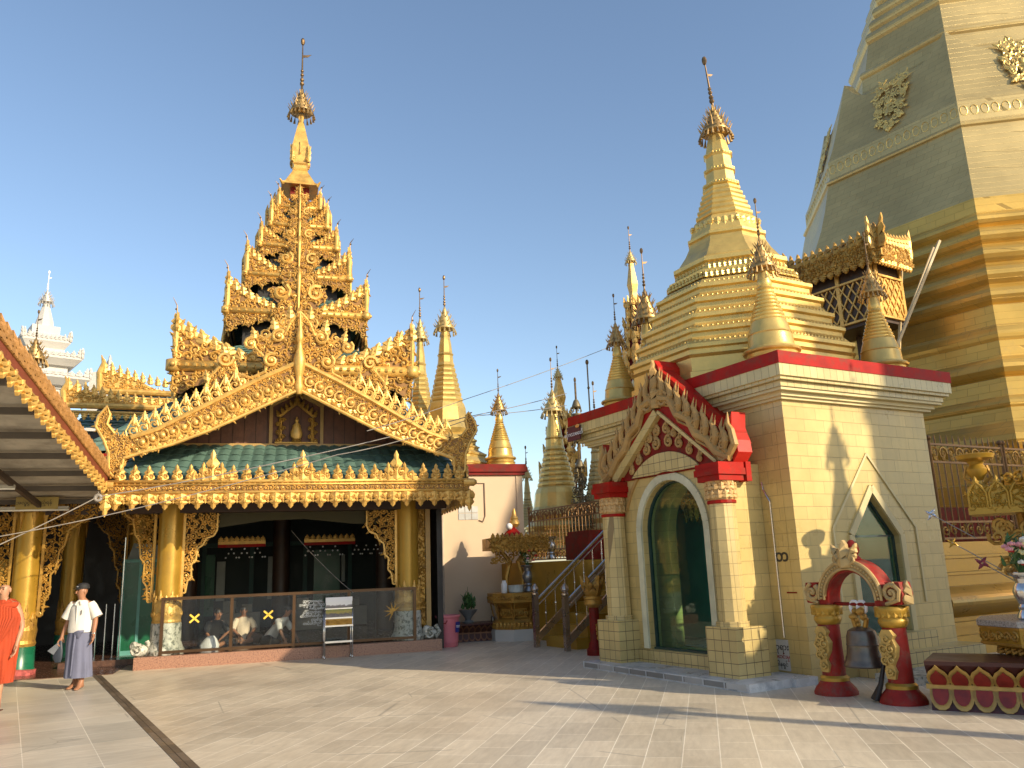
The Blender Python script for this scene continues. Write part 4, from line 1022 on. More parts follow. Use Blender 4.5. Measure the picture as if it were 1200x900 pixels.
# face reliefs and cabochon row
def facet(k):   # matrix placing an xz ornament (facing -y) on face k
    return Matrix.Rotation(PI+(k+.5)*PI/4+PI/2, 4, 'Z')
for k in (7, 0, 6):
    m = MB(); ra = 4.92*.924
    tilt = math.atan(.9*.924/2.65)
    m.T = facet(k) @ Matrix.Translation((0,-ra+.02,13.1)) @ Matrix.Rotation(-tilt, 4, 'X') @ Matrix.Diagonal((.8,.45,1.16,1))
    rr = random.Random(k)
    poly = [(-.62,1.58),(-.5,.95),(-.55,.7),(-.36,.45),(-.3,.25),(0,.02),(.3,.25),(.36,.45),(.55,.7),(.5,.95),(.62,1.58),(0,1.66)]
    carve(m, poly, -.05, .26, 1.4, 11, 60+k)
    for s in (-1,1):
        for x_, z_, w_, h_, ro in ((.30,1.3,.26,.34,-.6),(.42,1.0,.24,.3,-.9),(.25,.75,.26,.34,-1.5),(.3,.45,.22,.3,-2.0),(.14,.25,.2,.3,2.6)): m.leaf(s*x_, z_, w_, h_, -.05, .05, rot=s*ro, ridge=.08)
    m.leaf(0,.55,.34,.5,-.06,.05,ridge=.1); m.ball((0,-.1,.95),.1,9,6)
    m.build('floral_relief', gold_st, bell)
    m = MB(); m.T = facet(k)
    w_ = 2*4.97*.924*math.tan(PI/8)
    for i in range(15):
        x_ = -w_/2+w_*(i+.5)/15; m.tube([(x_+.09*cos(q_),-4.965*.924-.002,12.72+.14*sin(q_)) for q_ in [2*PI*j/10 for j in range(11)]], .013, 5)
    m.build('cabochon_row', gold_st, bell)
# pagoda terrace (octagonal raised platform)
ter_m = gold_paint
ter = thing('pagoda_terrace', 'ochre gold moulded terrace wall rising in steps behind the cream shrine', 'terrace', SHR_O, SHR_A)
m = MB()
# profile of mouldings, outward distance from the wall line and height
prof = [(.05,0),(.05,.30),(.0,.31),(.0,.44),(.07,.45),(.07,.51),(.03,.52),(.03,.58),(.08,.59)]
prof = torus(prof, .06,.60,.05,1.04,.19,10); prof += [(.04,1.05),(.0,1.06),(.0,1.22),(.05,1.23),(.05,1.27),(-.07,1.28),(-.07,1.48),(-.03,1.49),(-.03,1.53),(-.14,1.54),(-.14,1.75)]
def wall_run(a, b, mb):
    a = Vector(a); b = Vector(b); d = (b-a).normalized(); nrm = Vector((d.y,-d.x,0)); k = len(prof); vs = []
    for p in (a, b):
        for o_, z_ in prof: vs.append((p.x+nrm.x*o_, p.y+nrm.y*o_, z_))
    mb.add(vs, [(i, i+k, i+k+1, i+1) for i in range(k-1)]+[tuple(range(k-1,-1,-1)), tuple(range(k, 2*k))])
m.smooth = False
wall_run((3.32,.95,0),(3.32+.0001,.45,0),m) if False else None
wall_run((3.42,.42,0),(9.5,.42,0),m); wall_run((3.42,3.0,0),(3.42,.42,0),m)
m.prism([(3.56,.57),(9.5,.57),(9.5,14),(3.56,14)], .0, 1.745, 'xy')
wall_run((3.28,14,0),(3.28,4.5,0),m)
m.build('moulded_wall', ter_m, ter)
# fences on the terrace
fgold = M('bronze_gold_railing', (.20,.11,.045), .45, .5, .25, 6, .2, 40, .003, (.12,.05,.02), (.5,.75), 5)
def fence(nm, label, length, h, loc, rot, seed, spikes=True, nbar=None, top=.30, panel=None):
    o = thing(nm, label, 'fence', loc, rot)
    for x in (0, length): m = MB(); m.tube([(x,0,0),(x,0,h+.07)], .03, 8); m.ball((x,0,h+.1),.05,8,6); m.build('end_post', fgold, o)
    for z_ in (.05,.32,h-top,h): MB().bar((0,0,z_),(length,0,z_),.035).build('rail', fgold, o)
    n = nbar or int(length/.16)
    for i in range(1, n):
        m = MB(); x = length*i/n; m.tube([(x,0,.05),(x,0,h)], .014, 5)
        if spikes: m.tube([(x,0,h),(x,0,h+.08),(x,0,h+.18)], [.014,.018,.003], 5)
        m.build('bar', fgold, o)
    m = MB(); m2 = MB(); n = int(length/.21)
    for i in range(n):
        x = length*(i+.5)/n; m.scroll(x,h-top*.5,top*.42,0,.018,1.4,0 if i%2 else 3,1 if i%2 else -1,5,12); m.leaf(x,h-top*.95,.08,top*.7,-.01,.02); m2.scroll(x,.19,.11,0,.016,1.3,1,1 if i%2 else -1,4,10)
    m.build('scroll_panel', panel or gold_dim, o); m2.build('scroll_panel', panel or gold_dim, o)
    return o
fence('terrace_fence', 'tall scrollwork fence on the ochre terrace right of the cream shrine', 2.05, 1.62, Sw(4.02,.58,1.76), SHR_A, 1)
fence('terrace_fence', 'scrollwork fence panel at the far right edge on the ochre terrace', 2.2, 1.62, Sw(6.16,.58,1.76), SHR_A, 2)
fence('terrace_fence', 'low gilded fence on the shaded terrace beyond the steel stair rails', 4.6, 1.45, Sw(3.45,13.1,1.76), SHR_A-PI/2, 3, False, panel=fgold)  # scroll panels take the darker bronze to paint in the shade here
# red box shelf behind the fence
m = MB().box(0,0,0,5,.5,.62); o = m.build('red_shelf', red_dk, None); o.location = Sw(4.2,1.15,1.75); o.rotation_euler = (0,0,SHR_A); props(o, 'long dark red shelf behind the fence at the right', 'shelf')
# wooden shrine car hung on the stupa
car = thing('shrine_car', 'dark wooden shrine car with gilded crest hung against the stupa side', 'shrine car', Vector((8.37,17.62,6.75)), SHR_A+rad(4)); car.scale = (.927,)*3
m = MB(); m.box(-.0,.0,.0,1.15,2.0,1.55); m.build('cabin', teak, car)
for nm_, T_, w_ in (('left', Matrix.Rotation(-PI/2,4,'Z') , 2.0), ('right', Matrix.Identity(4), 1.15)):
    m = MB(); m.T = Matrix.Translation((0,2.0,0)) @ T_ if nm_ == 'left' else T_
    for a, b in (((.06,.12),(w_-.06,.12)),((.06,1.18),(w_-.06,1.18))): m.bar((a[0],-.03,a[1]),(b[0],-.03,b[1]),.10,.05)
    for x in ([.06,w_-.06] if nm_ == 'right' else [.06,w_*.5,w_-.06]): m.bar((x,-.03,.08),(x,-.03,1.55),.10,.05)
    n = 4 if nm_ == 'right' else 7
    for i in range(n+4):
        for s in (-1,1):
            x0_ = .1+(w_-.2)*i/n-(.8 if s > 0 else 0); x1_ = x0_+.8*s*(1 if s > 0 else 1)
            a = Vector((x0_ if s > 0 else .1+(w_-.2)*i/n,-.03,.16)); b = Vector((a.x+s*.62,-.03,1.14))
            # clip to panel
            lo, hi = .1, w_-.1; d = b-a; t0, t1 = 0., 1.
            for bound, sg in ((lo,1),(hi,-1)):
                fa = sg*(a.x-bound); fb = sg*(b.x-bound)
                if fa < 0 and fb < 0: t0 = 2
                elif fa < 0: t0 = max(t0, fa/(fa-fb))
                elif fb < 0: t1 = min(t1, fa/(fa-fb))
            if t0 < t1-.05: m.bar(a+d*t0, a+d*t1, .045, .03)
    (m.box(.1,-.022,.16,w_-.1,-.002,1.14) if nm_ == 'right' else None); m.build('lattice_window', gold, car)
    m = MB(); m.T = Matrix.Translation((0,2.0,0)) @ T_ if nm_ == 'left' else T_
    e0, e1 = (-.25, w_+.45) if nm_ == 'left' else (-.3, w_+.12)
    m.prism([(e0,1.5),(e1,1.5),(e1,1.95),(e0,1.95)], -.28, -.22); carve(m, [(e0,1.5),(e1,1.5),(e1,1.95),(e0,1.95)], -.29, .16, 1.3, 9, 5)
    n = 12
    for i in range(n): m.leaf(e0+(e1-e0)*(i+.5)/n, 1.93, .24, .34+.12*(abs(i-5.5)/5.5)**2, -.27, .05, ridge=.06); m.leaf(e0+(e1-e0)*(i+.5)/n, 1.5, .22, -.16, -.27, .04)
    for x, s in ((e0,-1),(e1,1)): m.leaf(x, 1.7, .3, .85, -.28, .06, lean=s*.4)
    m.build('gilded_crest', gold if nm_ == 'right' else gold_dim, car)  # left crest takes a dimmer gold, its shaded side put into the colour
m = MB(); m.box(-.2,-.2,1.56,1.3,2.2,1.66); m.build('car_roof', teak, car)
pp_ = M('pale_pole', (.48,.36,.19), .6)
MB().bar((1.75,.2,2.1),(.35,-.1,-1.1),.06).build('support_pole', pp_, car); MB().bar((1.70,.5,2.0),(.6,.3,-.6),.05).build('support_pole', pp_, car)
for a_, b_, w_ in (((.2,.2,0),(.35,.3,-1.3),.12),((.9,1.2,0),(.9,1.2,-1.6),.1),((1.15,.1,1.4),(1.75,.5,.3),.08),((1.15,1.0,1.0),(2.2,1.6,.3),.1),((.1,1.9,.2),(.1,2.6,-.8),.1),((.6,1.0,.3),(4.0,3.2,.0),.12)): MB().bar(a_,b_,w_).build('bracket_arm', teak, car)
m = MB(); m.tube([(-.05,1.9,1.3),(-1.2,2.6,.95)], .02, 6); m.build('stay_rod', silver, car)
# offering lantern ladder window etc. behind stays out of view
# ================================================================== GLASS RAILING of the hall
rl = thing('glass_railing', 'bronze framed glass railing along the front of the prayer hall plinth', 'railing', Hw(0,.09,.225), HALL_A)
px = [-2.42,-1.16,.02,1.10,2.45]
m = MB(); m.box(-2.45,-.04,1.02,2.48,.04,1.075); m.build('top_rail', bronze_rail, rl)
MB().box(-2.43,-.03,.04,2.46,.03,.09).build('bottom_rail', bronze_rail, rl)
for x in px: MB().box(x-.03,-.028,0,x+.03,.028,1.02).build('post', bronze_rail, rl)
for a, b in zip(px, px[1:]): MB().box(a+.03,-.004,.09,b-.03,.004,1.02).build('glass_pane', pane, rl)
for x, z in ((-1.84,.66),(-.47,.66)):
    m = MB()
    for s in (-1,1): m.bar((x-s*.085,-.010,z-.075),(x+s*.085,-.010,z+.075),.035,.006,up=(0,1,0))
    m.build('tape_cross', yellow_m, rl)
m = MB()
for i in range(7):
    a = -1.2+i*.62+.2; m.leaf(2.0,.60,.035,.20,-.012,.004,rot=a)
m.build('gold_emblem', gold_dim, rl)
lines = ['ဘုရားဖူးများ', 'သန့်ရှင်းရေး ကုသိုလ်', 'ဖိနပ် မစီးရ', 'ငြိမ်သက်စွာ', 'တိတ်ဆိတ်စွာ နေပါ', 'ကျေးဇူး', 'တင်ပါသည်']
for i, s in enumerate(lines): text(s, .072, M('frosted_lettering', (.6,.62,.6), .6, 0, .02) if i == 0 else bpy.data.materials['frosted_lettering'], rl, (.43+.05*((i*7) % 3-1),-.0085,.88-.072*i), (PI/2,0,0), 'glass_lettering', .001, .001)
# wall end post of the hall (narrow gilded jamb at the right)
m = MB(); m.box(2.76,.42,.23,2.86,.52,3.0); m.build('gilded_jamb', trim, hall)
m = MB(); poly = [(2.60,.5),(2.74,.5),(2.74,2.95),(2.60,2.95)]; m.prism(poly,.46,.49); carve(m, poly, .455, .12, 1.3, 9, 77); m.build('carved_strip', gold_dim, hall)
# white guardian carvings at the column feet
for x in (-2.82, 2.80):
    m = MB(); m.smooth = True
    m.ball((x,.28,.33),.15,10,7,1.1,.8,.8); m.ball((x-.08,.2,.42),.09,8,6); m.scroll(x-.02,.34,.12,.14,.03,1.3,1,1,5,12); m.tube([(x+.12,.3,.25),(x+.2,.28,.36),(x+.12,.28,.5)],.045,7)
    m.build('stone_beast', marble_w, hall, True)
# ------------------------------------------------------------------ stand with a picture
sd_ = thing('picture_stand', 'steel donation stand holding a framed picture before the glass railing', 'stand', Hw(.87,-.16,0), HALL_A+rad(3))
m = MB()
for x in (-.27,.27):
    for y in (-.12,.12): m.tube([(x,y,0),(x,y,.92 if y < 0 else 1.0)], .013, 8)
m.build('steel_leg', silver, sd_) if False else None
for x in (-.27,.27):
    for y in (-.12,.12):
        q = MB(); q.smooth = True; q.tube([(x,y,0.03),(x,y,.95)], .013, 8); q.ball((x,y,.025),.025,7,5); q.build('leg', silver, sd_)
m = MB(); m.box(-.28,-.13,.30,.28,.13,.335); m.build('shelf', silver, sd_)
m = MB(); m.bar((-.27,-.12,.62),(.27,-.12,.62),.03); m.bar((-.27,-.12,.77),(.27,-.12,.77),.03); m.bar((-.27,-.12,.95),(.27,-.12,.95),.02); m.build('crossbar', silver, sd_)
m = MB(); poly = [(-.26,.635),(.26,.635),(.26,.755),(-.26,.755)]; m.prism(poly, -.125, -.115)
for i in range(7): m.scroll(-.21+.07*i,.695,.045,-.13,.012,1.3,i,1 if i%2 else -1,5,10)
m.build('fret_panel', gold_dim, sd_)
m2_, nt_, b_ = newmat('landscape_print'); t_ = nt_.nodes.new('ShaderNodeTexCoord'); sp_ = nt_.nodes.new('ShaderNodeSeparateXYZ'); nt_.links.new(t_.outputs['Generated'], sp_.inputs[0])
n_ = noise_node(nt_, 7, 6, .6, t_.outputs['Generated']); ad = nt_.nodes.new('ShaderNodeMath'); ad.operation = 'MULTIPLY_ADD'; ad.inputs[1].default_value = .5; nt_.links.new(n_.outputs['Fac'], ad.inputs[0]); nt_.links.new(sp_.outputs[2], ad.inputs[2])
cr_ = nt_.nodes.new('ShaderNodeValToRGB'); e_ = cr_.color_ramp.elements; e_[0].position = .2; e_[0].color = (.25,.22,.2,1); e_[1].position = 1.22; e_[1].color = (.8,.8,.78,1)
for p_, c_ in ((.42,(.10,.09,.10)),(.55,(.38,.30,.05)),(.72,(.20,.22,.05)),(.85,(.15,.13,.14)),(1.0,(.26,.23,.23))):
    q_ = cr_.color_ramp.elements.new(min(p_,.99)); q_.color = rgb(c_)
nt_.links.new(ad.outputs[0], cr_.inputs['Fac']); nt_.links.new(cr_.outputs['Color'], b_.inputs['Base Color']); b_.inputs['Roughness'].default_value = .3
MB().box(-.255,-.128,.785,.255,-.112,1.10).build('picture', m2_, sd_); MB().box(-.262,-.132,1.09,.262,-.108,1.17).build('picture_top', white_m, sd_)
# ------------------------------------------------------------------ pink bin
bn = thing('litter_bin', 'pink plastic litter bin with a navy label beside the hall plinth', 'bin', Hw(3.28,.75,0), HALL_A)
m = MB(); m.smooth = True; m.lathe([(.20,0),(.215,.02),(.25,.60),(.275,.61),(.28,.65),(.26,.66),(.245,.64),(.225,.1)], 28); m.build('tub', pinkplastic, bn, True)
m = MB(); m.tube([(-.245+.0,-.10,.56),(-.20,-.20,.50),(-.10,-.245,.50),(-.06,-.25,.56)], .012, 6); m.build('handle', red_dk, bn)
lm = MB(); N = 6
vs = []; fs = []
for i in range(N+1):
    a = rad(-62+40*i/N); 
    for z in (.30,.52): r = .222+.05*(z/.6)+.004; vs.append((r*cos(a), r*sin(a), z))
for i in range(N): fs.append((2*i,2*i+2,2*i+3,2*i+1))
lb = lm.add(vs, fs).build('label', blue_m, bn); text('COY', .07, white_m, lb, (.262*cos(rad(-44)),.262*sin(rad(-44)),.42), (PI/2,0,rad(46)))
# ------------------------------------------------------------------ pale building
wb = thing('pale_building', 'plain cream plastered building with a red cornice carrying gilded stupas', 'building', Hw(0,2.6,0), HALL_A)
MB().box(3.16,0,0,5.67,3.4,3.92).build('wall', pinkwall, wb)
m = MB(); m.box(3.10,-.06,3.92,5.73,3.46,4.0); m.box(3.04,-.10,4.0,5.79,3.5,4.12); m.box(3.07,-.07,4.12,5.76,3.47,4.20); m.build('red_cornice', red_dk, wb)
m = MB(); m.tube([(3.56,-.04,.0),(3.56,-.04,3.3)], .035, 8); m.build('drain_pipe', M('beige_pipe', (.52,.42,.32), .6), wb)
m = MB(); m.tube([(4.3,-.02,3.75),(4.3,-.02,3.72),(4.66,-.02,3.72),(4.66,-.02,2.9),(4.6,-.02,2.76),(4.5,-.02,2.8)], .014, 6); m.build('cable', M('grey_cable', (.28,.2,.14), .6), wb)
m = MB()
for i in range(3):
    for j in range(2): m.box(3.98+i*.17,-.015,2.82+j*.17,4.135+i*.17,.01,2.975+j*.17)
m.build('glass_block_vent', M('glass_block', (.55,.56,.54), .15), wb)
MB().box(5.5,-.022,0,5.53,-.002,3.9).build('corner_seam', pinkwall, wb)
# stupas on it
def oct_stupa(nm, label, loc, H, W, rot=0., mat=gold_st, group=None, slender=1., sides=8, hs=1.):
    o = thing(nm, label, 'stupa', loc, rot, group)
    P = []
    for r0_, z0_, r1_, z1_ in ((1.0,0,.92,.06),(.90,.06,.74,.115),(.74,.115,.66,.15),(.68,.15,.60,.20)): P = mould(P, r0_, z0_, r1_, z1_, .03)
    P += [(.54,.21),(.60,.24),(.56,.26),(.50,.29),(.47,.34),(.46,.37),(.42,.40),(.385,.41)]
    z = .41; r = .385
    for i in range(7): P += [(r,z),(r+.012,z+.008),(r+.010,z+.02),(r-.015,z+.028)]; z += .031; r -= .026*slender
    P += [(.20,z),(.22,z+.01),(.19,z+.03),(.18,z+.07),(.20,z+.08),(.17,z+.09),(.15,z+.14),(.11,z+.20),(.085,z+.26)]
    zt = P[-1][1]
    m = MB(); m.lathe([(a*W, b*H) for a, b in P], sides, 0, 0, PI/sides); m.build('octagonal_body', mat, o)
    m = MB()
    for k in range(8):
        m.T = Matrix.Rotation(k*PI/4, 4, 'Z')
        for i in range(4): m.leaf(W*.41*(-.38+.25*i)*.9, H*.385, W*.1, -H*.035, -W*.42*.924, .015)
    m.T = None; m.build('leaf_band', mat, o)
    u = MB(); hti(u, 0, 0, H*(zt-.02), .17*W*hs+.08, H*.15, 0, 14); u.build('umbrella', gold_rough, o)
    v = MB(); vane(v, 0, 0, H*(zt+.12), H*(zt+.32), .02); v.build('weather_vane', dark_metal, o)
    return o
oct_stupa('gilded_stupa', 'tallest gilded octagonal stupa on the roof of the pale building', Hw(4.02,4.0,4.2), 4.55, 1.15, HALL_A)
oct_stupa('gilded_stupa', 'slender gilded spire stupa left of the taller one above the green gable roof', Hw(3.55,5.3,4.2), 4.6, .85, HALL_A, slender=.9)
round_stupa('gilded_stupa', 'short round gilded stupa on the right corner of the pale building roof', Hw(5.25,3.1,4.2), .98, tall=1.0)
# ------------------------------------------------------------------ planter, plant and urn at the pale wall
def petals_box(nm, label, loc, rot, L, h, d, n, rows=2, mat_body=None, mat_in=None, mat_rim=None, cat='planter', ends=True):
    o = thing(nm, label, cat, loc, rot)
    mb_ = mat_body or M('dark_maroon_body', (.06,.012,.01), .4)
    m = MB(); m.prism([(0,0),(.02,h*.06),(-.03,h*.2),(.05,h*.42),(.06,h*.5),(-.04,h*.8),(-.06,h),(-.06+d,h),(d,0)], 0, L, 'yz') if False else None
    prof_ = [(-.03,0),(.05,h*.42),(.05,h*.5),(-.15,h*.92),(-.15,h),(d+.12,h),(d+.12,h*.92),(d-.05,h*.5),(d-.05,h*.42),(d,0)]
    m.prism([(a, b) for a, b in prof_], 0, L, 'yz'); m.build('trough', mb_, o)
    q = MB(); q.bar((-.03,.035,h*.46),(L,.035,h*.46),.05); q.build('rim', mat_rim or ochre_relief, o)
    for up_ in (0,1):
        a = MB(); c = MB()
        for i in range(n):
            x = (i+.5)*L/n; w_ = L/n
            z0 = h*.49 if up_ else h*.43; hh = h*.42 if up_ else -h*.41
            sh = Matrix(((1,0,0,0),(0,1,-(.20/(h*.42)) if up_ else .08/(h*.42)*1.0,0),(0,0,1,0),(0,0,0,1)))
            T = Matrix.Translation((x,.045,z0)) @ sh
            for mb2, k_, yy in ((a,1.06,-.022),(c,.76,-.046)):
                mb2.T = T
                pts = [(-.40,0.0),(-.5,.22),(-.49,.45),(-.36,.68),(-.14,.84),(0,1),(.14,.84),(.36,.68),(.49,.45),(.5,.22),(.40,0)] if up_ else [(-.48,0.0),(-.5,.35),(-.44,.62),(-.3,.84),(-.12,.95),(.12,.95),(.3,.84),(.44,.62),(.5,.35),(.48,0)]
                mb2.prism([(p*w_*k_, (q2*k_+.04*(1-k_)*3)*hh) for p, q2 in pts], yy, yy+.02)
        a.build('petal_rim', mat_rim or ochre_relief, o); c.build('petal', mat_in or red_dk, o)
    return o
petals_box('lotus_planter', 'dark maroon lotus petal trough against the pale wall in shade', Hw(3.66,1.62,0), HALL_A, 1.12, .40, .5, 8, mat_rim=M('dull_petal_edge', (.22,.10,.045), .5), mat_in=M('dark_petal', (.07,.022,.014), .5))
pp = thing('potted_plant', 'leafy green plant in a grey footed pot standing on the dark trough', 'plant', Hw(3.98,1.80,.40), HALL_A)
m = MB(); m.smooth = True; m.lathe([(.12,0),(.13,.03),(.07,.07),(.08,.12),(.20,.26),(.22,.30),(.20,.30),(.15,.25)], 18); m.build('pot', M('grey_stoneware', (.16,.17,.17), .5), pp, True)
m = MB(); rr = random.Random(3)
for i in range(70):
    a = rr.uniform(0,6.3); rad_ = rr.uniform(.02,.17); z = .30+rr.uniform(0,.42)*(1-.9*rad_/.25)
    m.T = Matrix.Translation((rad_*cos(a),rad_*sin(a),z)) @ Matrix.Rotation(rr.uniform(0,6.3),4,'Z') @ Matrix.Rotation(rr.uniform(-.9,.9),4,'X'); m.leaf(0,0,.07,.13,0,.004,ridge=.004)
m.T = None
m.tube([(0,0,.25),(.01,0,.5),(.0,.01,.82)],[.012,.01,.004],5)
m.build('foliage', leafgreen, pp)
jar = MB(); jar.smooth = True; jar.lathe([(.05,0),(.055,.02),(.05,.10),(.035,.12),(.04,.13)], 14); o = jar.build('small_jar', bronze, None, True); o.location = Hw(4.55,1.72,.41); props(o, 'small dark jar on the right end of the dark trough', 'jar')
bag = MB(); bag.smooth = True; loft(bag, [(0,0,0,.06,.05,.1),(0,0,.06,.085,.06,.15),(.01,0,.14,.05,.04,.25),(.02,0,.2,.06,.03,.3)], 14, True); o = bag.build('plastic_bag', M('pale_plastic', (.7,.62,.5), .4), None, True); o.location = Hw(3.68,1.75,.41); props(o, 'small pale plastic bag catching the sun beside the potted plant', 'bag')
# ------------------------------------------------------------------ tiered altar
al = thing('offering_altar', 'tiered gilded offering altar on a white base left of the steel stair rails', 'altar', Hw(5.05,1.35,0), HALL_A)
m = MB(); m.lathe([(.62,0),(.62,.25)], 8, 0, .15, PI/8); m.build('white_base', white, al)
m = MB(); m.lathe([(.60,.25),(.60,.38),(.56,.40),(.50,.46),(.42,.50),(.42,.70),(.50,.76),(.56,.80),(.66,.84),(.66,1.05)], 8, 0, .15, PI/8); m.build('pedestal', gold_dim, al)
for k in range(8):
    m = MB(); m.T = Matrix.Translation((0,.15,0)) @ Matrix.Rotation(k*PI/4,4,'Z')
    for i in range(5): m.leaf(-.19+.095*i,.40,.09,-.14,-.60*.924-.01,.03); m.scroll(-.18+.09*i,.94,.05,-.66*.924-.01,.014,1.2,i,1,4,8)
    m.build('petal_band', gold_dim, al) if False else None
    for i in range(3): m.scroll(-.12+.12*i,.60,.07,-.42*.924-.02,.02,1.3,i,-1,4,10)
    for x_ in (-.19,.19): m.bar((x_,-.50*.924,.40),(x_,-.64*.924,.96),.02)
    m.build('carved_panel', gold_dim, al)
m = MB()
for s in (-1,1): m.tube([(s*.18,.15,1.05),(s*.2,.15,1.4),(s*.1,.15,1.75),(s*.3,.15,2.0)], [.06,.05,.06,.05], 7)
for i in range(14): m.scroll(R.uniform(-.55,.55),R.uniform(1.75,2.05),.08,.0,.022,1.3,i,1,5,10)
m.build('dragon_support', gold_dim, al)
m = MB(); m.box(-.66,-.25,2.02,.75,.55,2.30); poly = [(-.66,2.02),(.75,2.02),(.75,2.30),(-.66,2.30)]; carve(m, poly, -.26, .13, 1.3, 9, 8)
for i in range(12): m.leaf(-.6+.115*i,2.29,.11,.12,-.26,.03); m.leaf(-.6+.115*i,2.04,.11,-.1,-.26,.03)
m.build('upper_tray', gold_dim, al)
# things on the altar
def vase(nm, label, loc, s=1., mat=silver, flowers=True, seed=1, spread=.16, cat='vase', hgt=.32):
    o = thing(nm, label, cat, loc, R.uniform(0,3))
    m = MB(); m.smooth = True
    m.lathe([(.10*s,0),(.11*s,.02*s),(.10*s,.06*s),(.075*s,.10*s),(.085*s,.13*s),(.07*s,.16*s),(.105*s,.24*s),(.115*s,.29*s),(.10*s,.34*s),(.075*s,.38*s),(.085*s,.44*s),(.13*s,.47*s),(.135*s,.49*s),(.11*s,.49*s),(.08*s,.42*s)], 24); m.build('vessel', mat, o, True)
    if flowers:
        rr = random.Random(seed); g_ = MB()
        for i in range(26):
            a = rr.uniform(0,6.3); r_ = rr.uniform(0,spread); p = (r_*cos(a), r_*sin(a), .49*s+rr.uniform(.05,hgt))
            g_.tube([(0,0,.45*s),(p[0]*.5,p[1]*.5,.49*s+.1),p], .005, 4)
            g_.T = Matrix.Translation(p) @ Matrix.Rotation(rr.uniform(0,6.3),4,'Z') @ Matrix.Rotation(rr.uniform(-1,1),4,'X'); g_.leaf(0,0,.06,.12,0,.004,ridge=.004); g_.T = None
        g_.build('greenery', leafgreen, o)
        for c_, nm2 in (((.7,.62,.28),'cream_bloom'),((.55,.03,.04),'red_bloom'),((.70,.30,.32),'pink_bloom'),((.72,.70,.62),'white_bloom')):
            q = MB()
            for i in range(6):
                a = rr.uniform(0,6.3); r_ = rr.uniform(.02,spread*1.1); p = Vector((r_*cos(a), r_*sin(a), .49*s+rr.uniform(.08,hgt*1.05)))
                for k in range(6):
                    b = 2*PI*k/6; q.ball(p+Vector((.025*cos(b),.025*sin(b),.008)), .02, 6, 4)
                q.ball(p+Vector((0,0,.02)), .018, 6, 4)
            q.build('blossoms', bpy.data.materials.get(nm2) or M(nm2, c_, .6, 0, .15, 20), o)
    return o
vase('flower_vase', 'dark silver vase of mixed flowers on the tiered altar in the shade', Hw(5.32,1.28,1.052), 1.25, M('dull_pewter', (.30,.30,.30), .35, .8, .2, 6), True, 4, .20, hgt=.42)
vase('silver_vase', 'plain silver vase at the right behind the altar shelf', Hw(6.12,1.9,1.78), 1.1, M('tarnished_silver', (.45,.44,.42), .3, .9, .15, 6), False)
m = MB(); m.smooth = True; m.lathe([(.06,0),(.07,.02),(.07,.2),(.05,.24),(.05,.28)], 16); o = m.build('water_flask', white_m, None, True); o.location = Hw(4.72,1.25,1.052); props(o, 'white flask beside a clear tub on the altar top', 'flask')
m = MB(); m.smooth = True; m.lathe([(.15,0),(.17,.02),(.18,.16),(.185,.17),(.16,.16),(.15,.03)], 20); o = m.build('water_tub', M('milky_plastic', (.5,.56,.56), .2), None, True); o.location = Hw(4.98,1.18,1.052); props(o, 'round milky plastic tub on the altar top', 'tub')
fg = thing('shelf_statue', 'small gilded crowned statue with a red robe on the upper altar tray', 'statue', Hw(5.0,1.35,2.30), HALL_A)
m = MB(); m.smooth = True; loft(m, [(0,0,0,.24,.18,.05),(0,0,.1,.2,.14,.05),(0,0,.2,.1,.08,.03),(0,0,.24,.05,.05,0)], 18); m.build('red_robe', red, fg, True)
m = MB(); m.smooth = True; m.lathe([(.06,.24),(.13,.32),(.12,.36),(.09,.42),(.10,.45),(.06,.52),(.05,.58),(.02,.68)], 14,.05); m.build('crown', gold, fg, True)
m = MB(); m.smooth = True; m.ball((-.1,-.08,.26),.08,10,8); m.build('white_garland', white_m, fg, True)
# ------------------------------------------------------------------ stairs with steel rails
stp = thing('terrace_stair', 'ochre painted stair climbing to the fenced terrace beside the cream shrine', 'stair', Sw(0,6.1,0), SHR_A)
m = MB()
for i in range(8): m.box(.35+.27*i,0,.0,3.26,1.15,.215*(i+1))
m.build('steps', gold_paint, stp)
m = MB(); m.box(1.0,1.2,0,3.25,5,1.72); m.build('side_block', gold_paint, stp)
steel_b = M('warm_steel', (.45,.38,.33), .28, .9, .1, 4)
def stair_rail(label, y):
    o = thing('stair_rail', label, 'railing', Sw(.08,y,0), SHR_A, 'steel rails of the terrace stair')
    q = MB(); q.box(-.05,-.05,0,.05,.05,1.05); q.build('newel_post', steel_b, o)
    q = MB(); q.smooth = True; q.lathe([(.07,1.05),(.07,1.08),(.04,1.1),(.08,1.15),(.075,1.2),(.02,1.27)], 12); q.build('finial', steel_b, o, True)
    a = Vector((0,0,.90)); d = Vector((2.0,0,1.55))
    q = MB(); q.tube([a, a+d], .032, 8); q.tube([a-Vector((0,0,.12)), a+d-Vector((0,0,.12))], .014, 8); q.build('handrail', silver, o)
    q = MB(); q.bar((0,0,.16),(2.0,0,1.71),.05,.14); q.build('stringer', steel_b, o)
    for i in range(1,8):
        q = MB(); x = 2.0*i/8; q.tube([(x,0,.16+.775*x),(x,0,.78+.775*x)], .013, 6); q.ball((x,0,.48+.775*x),.026,7,5); q.build('baluster', silver, o)
    q = MB(); q.tube([(2.0,0,.9),(2.0,0,2.6)],.045,10); q.ball((2.0,0,2.66),.08,10,8); q.build('upper_post', steel_b, o)
stair_rail('steel stair rail on the left nearer the gilded altar', 7.18); stair_rail('steel stair rail on the right nearer the cream shrine', 6.02)
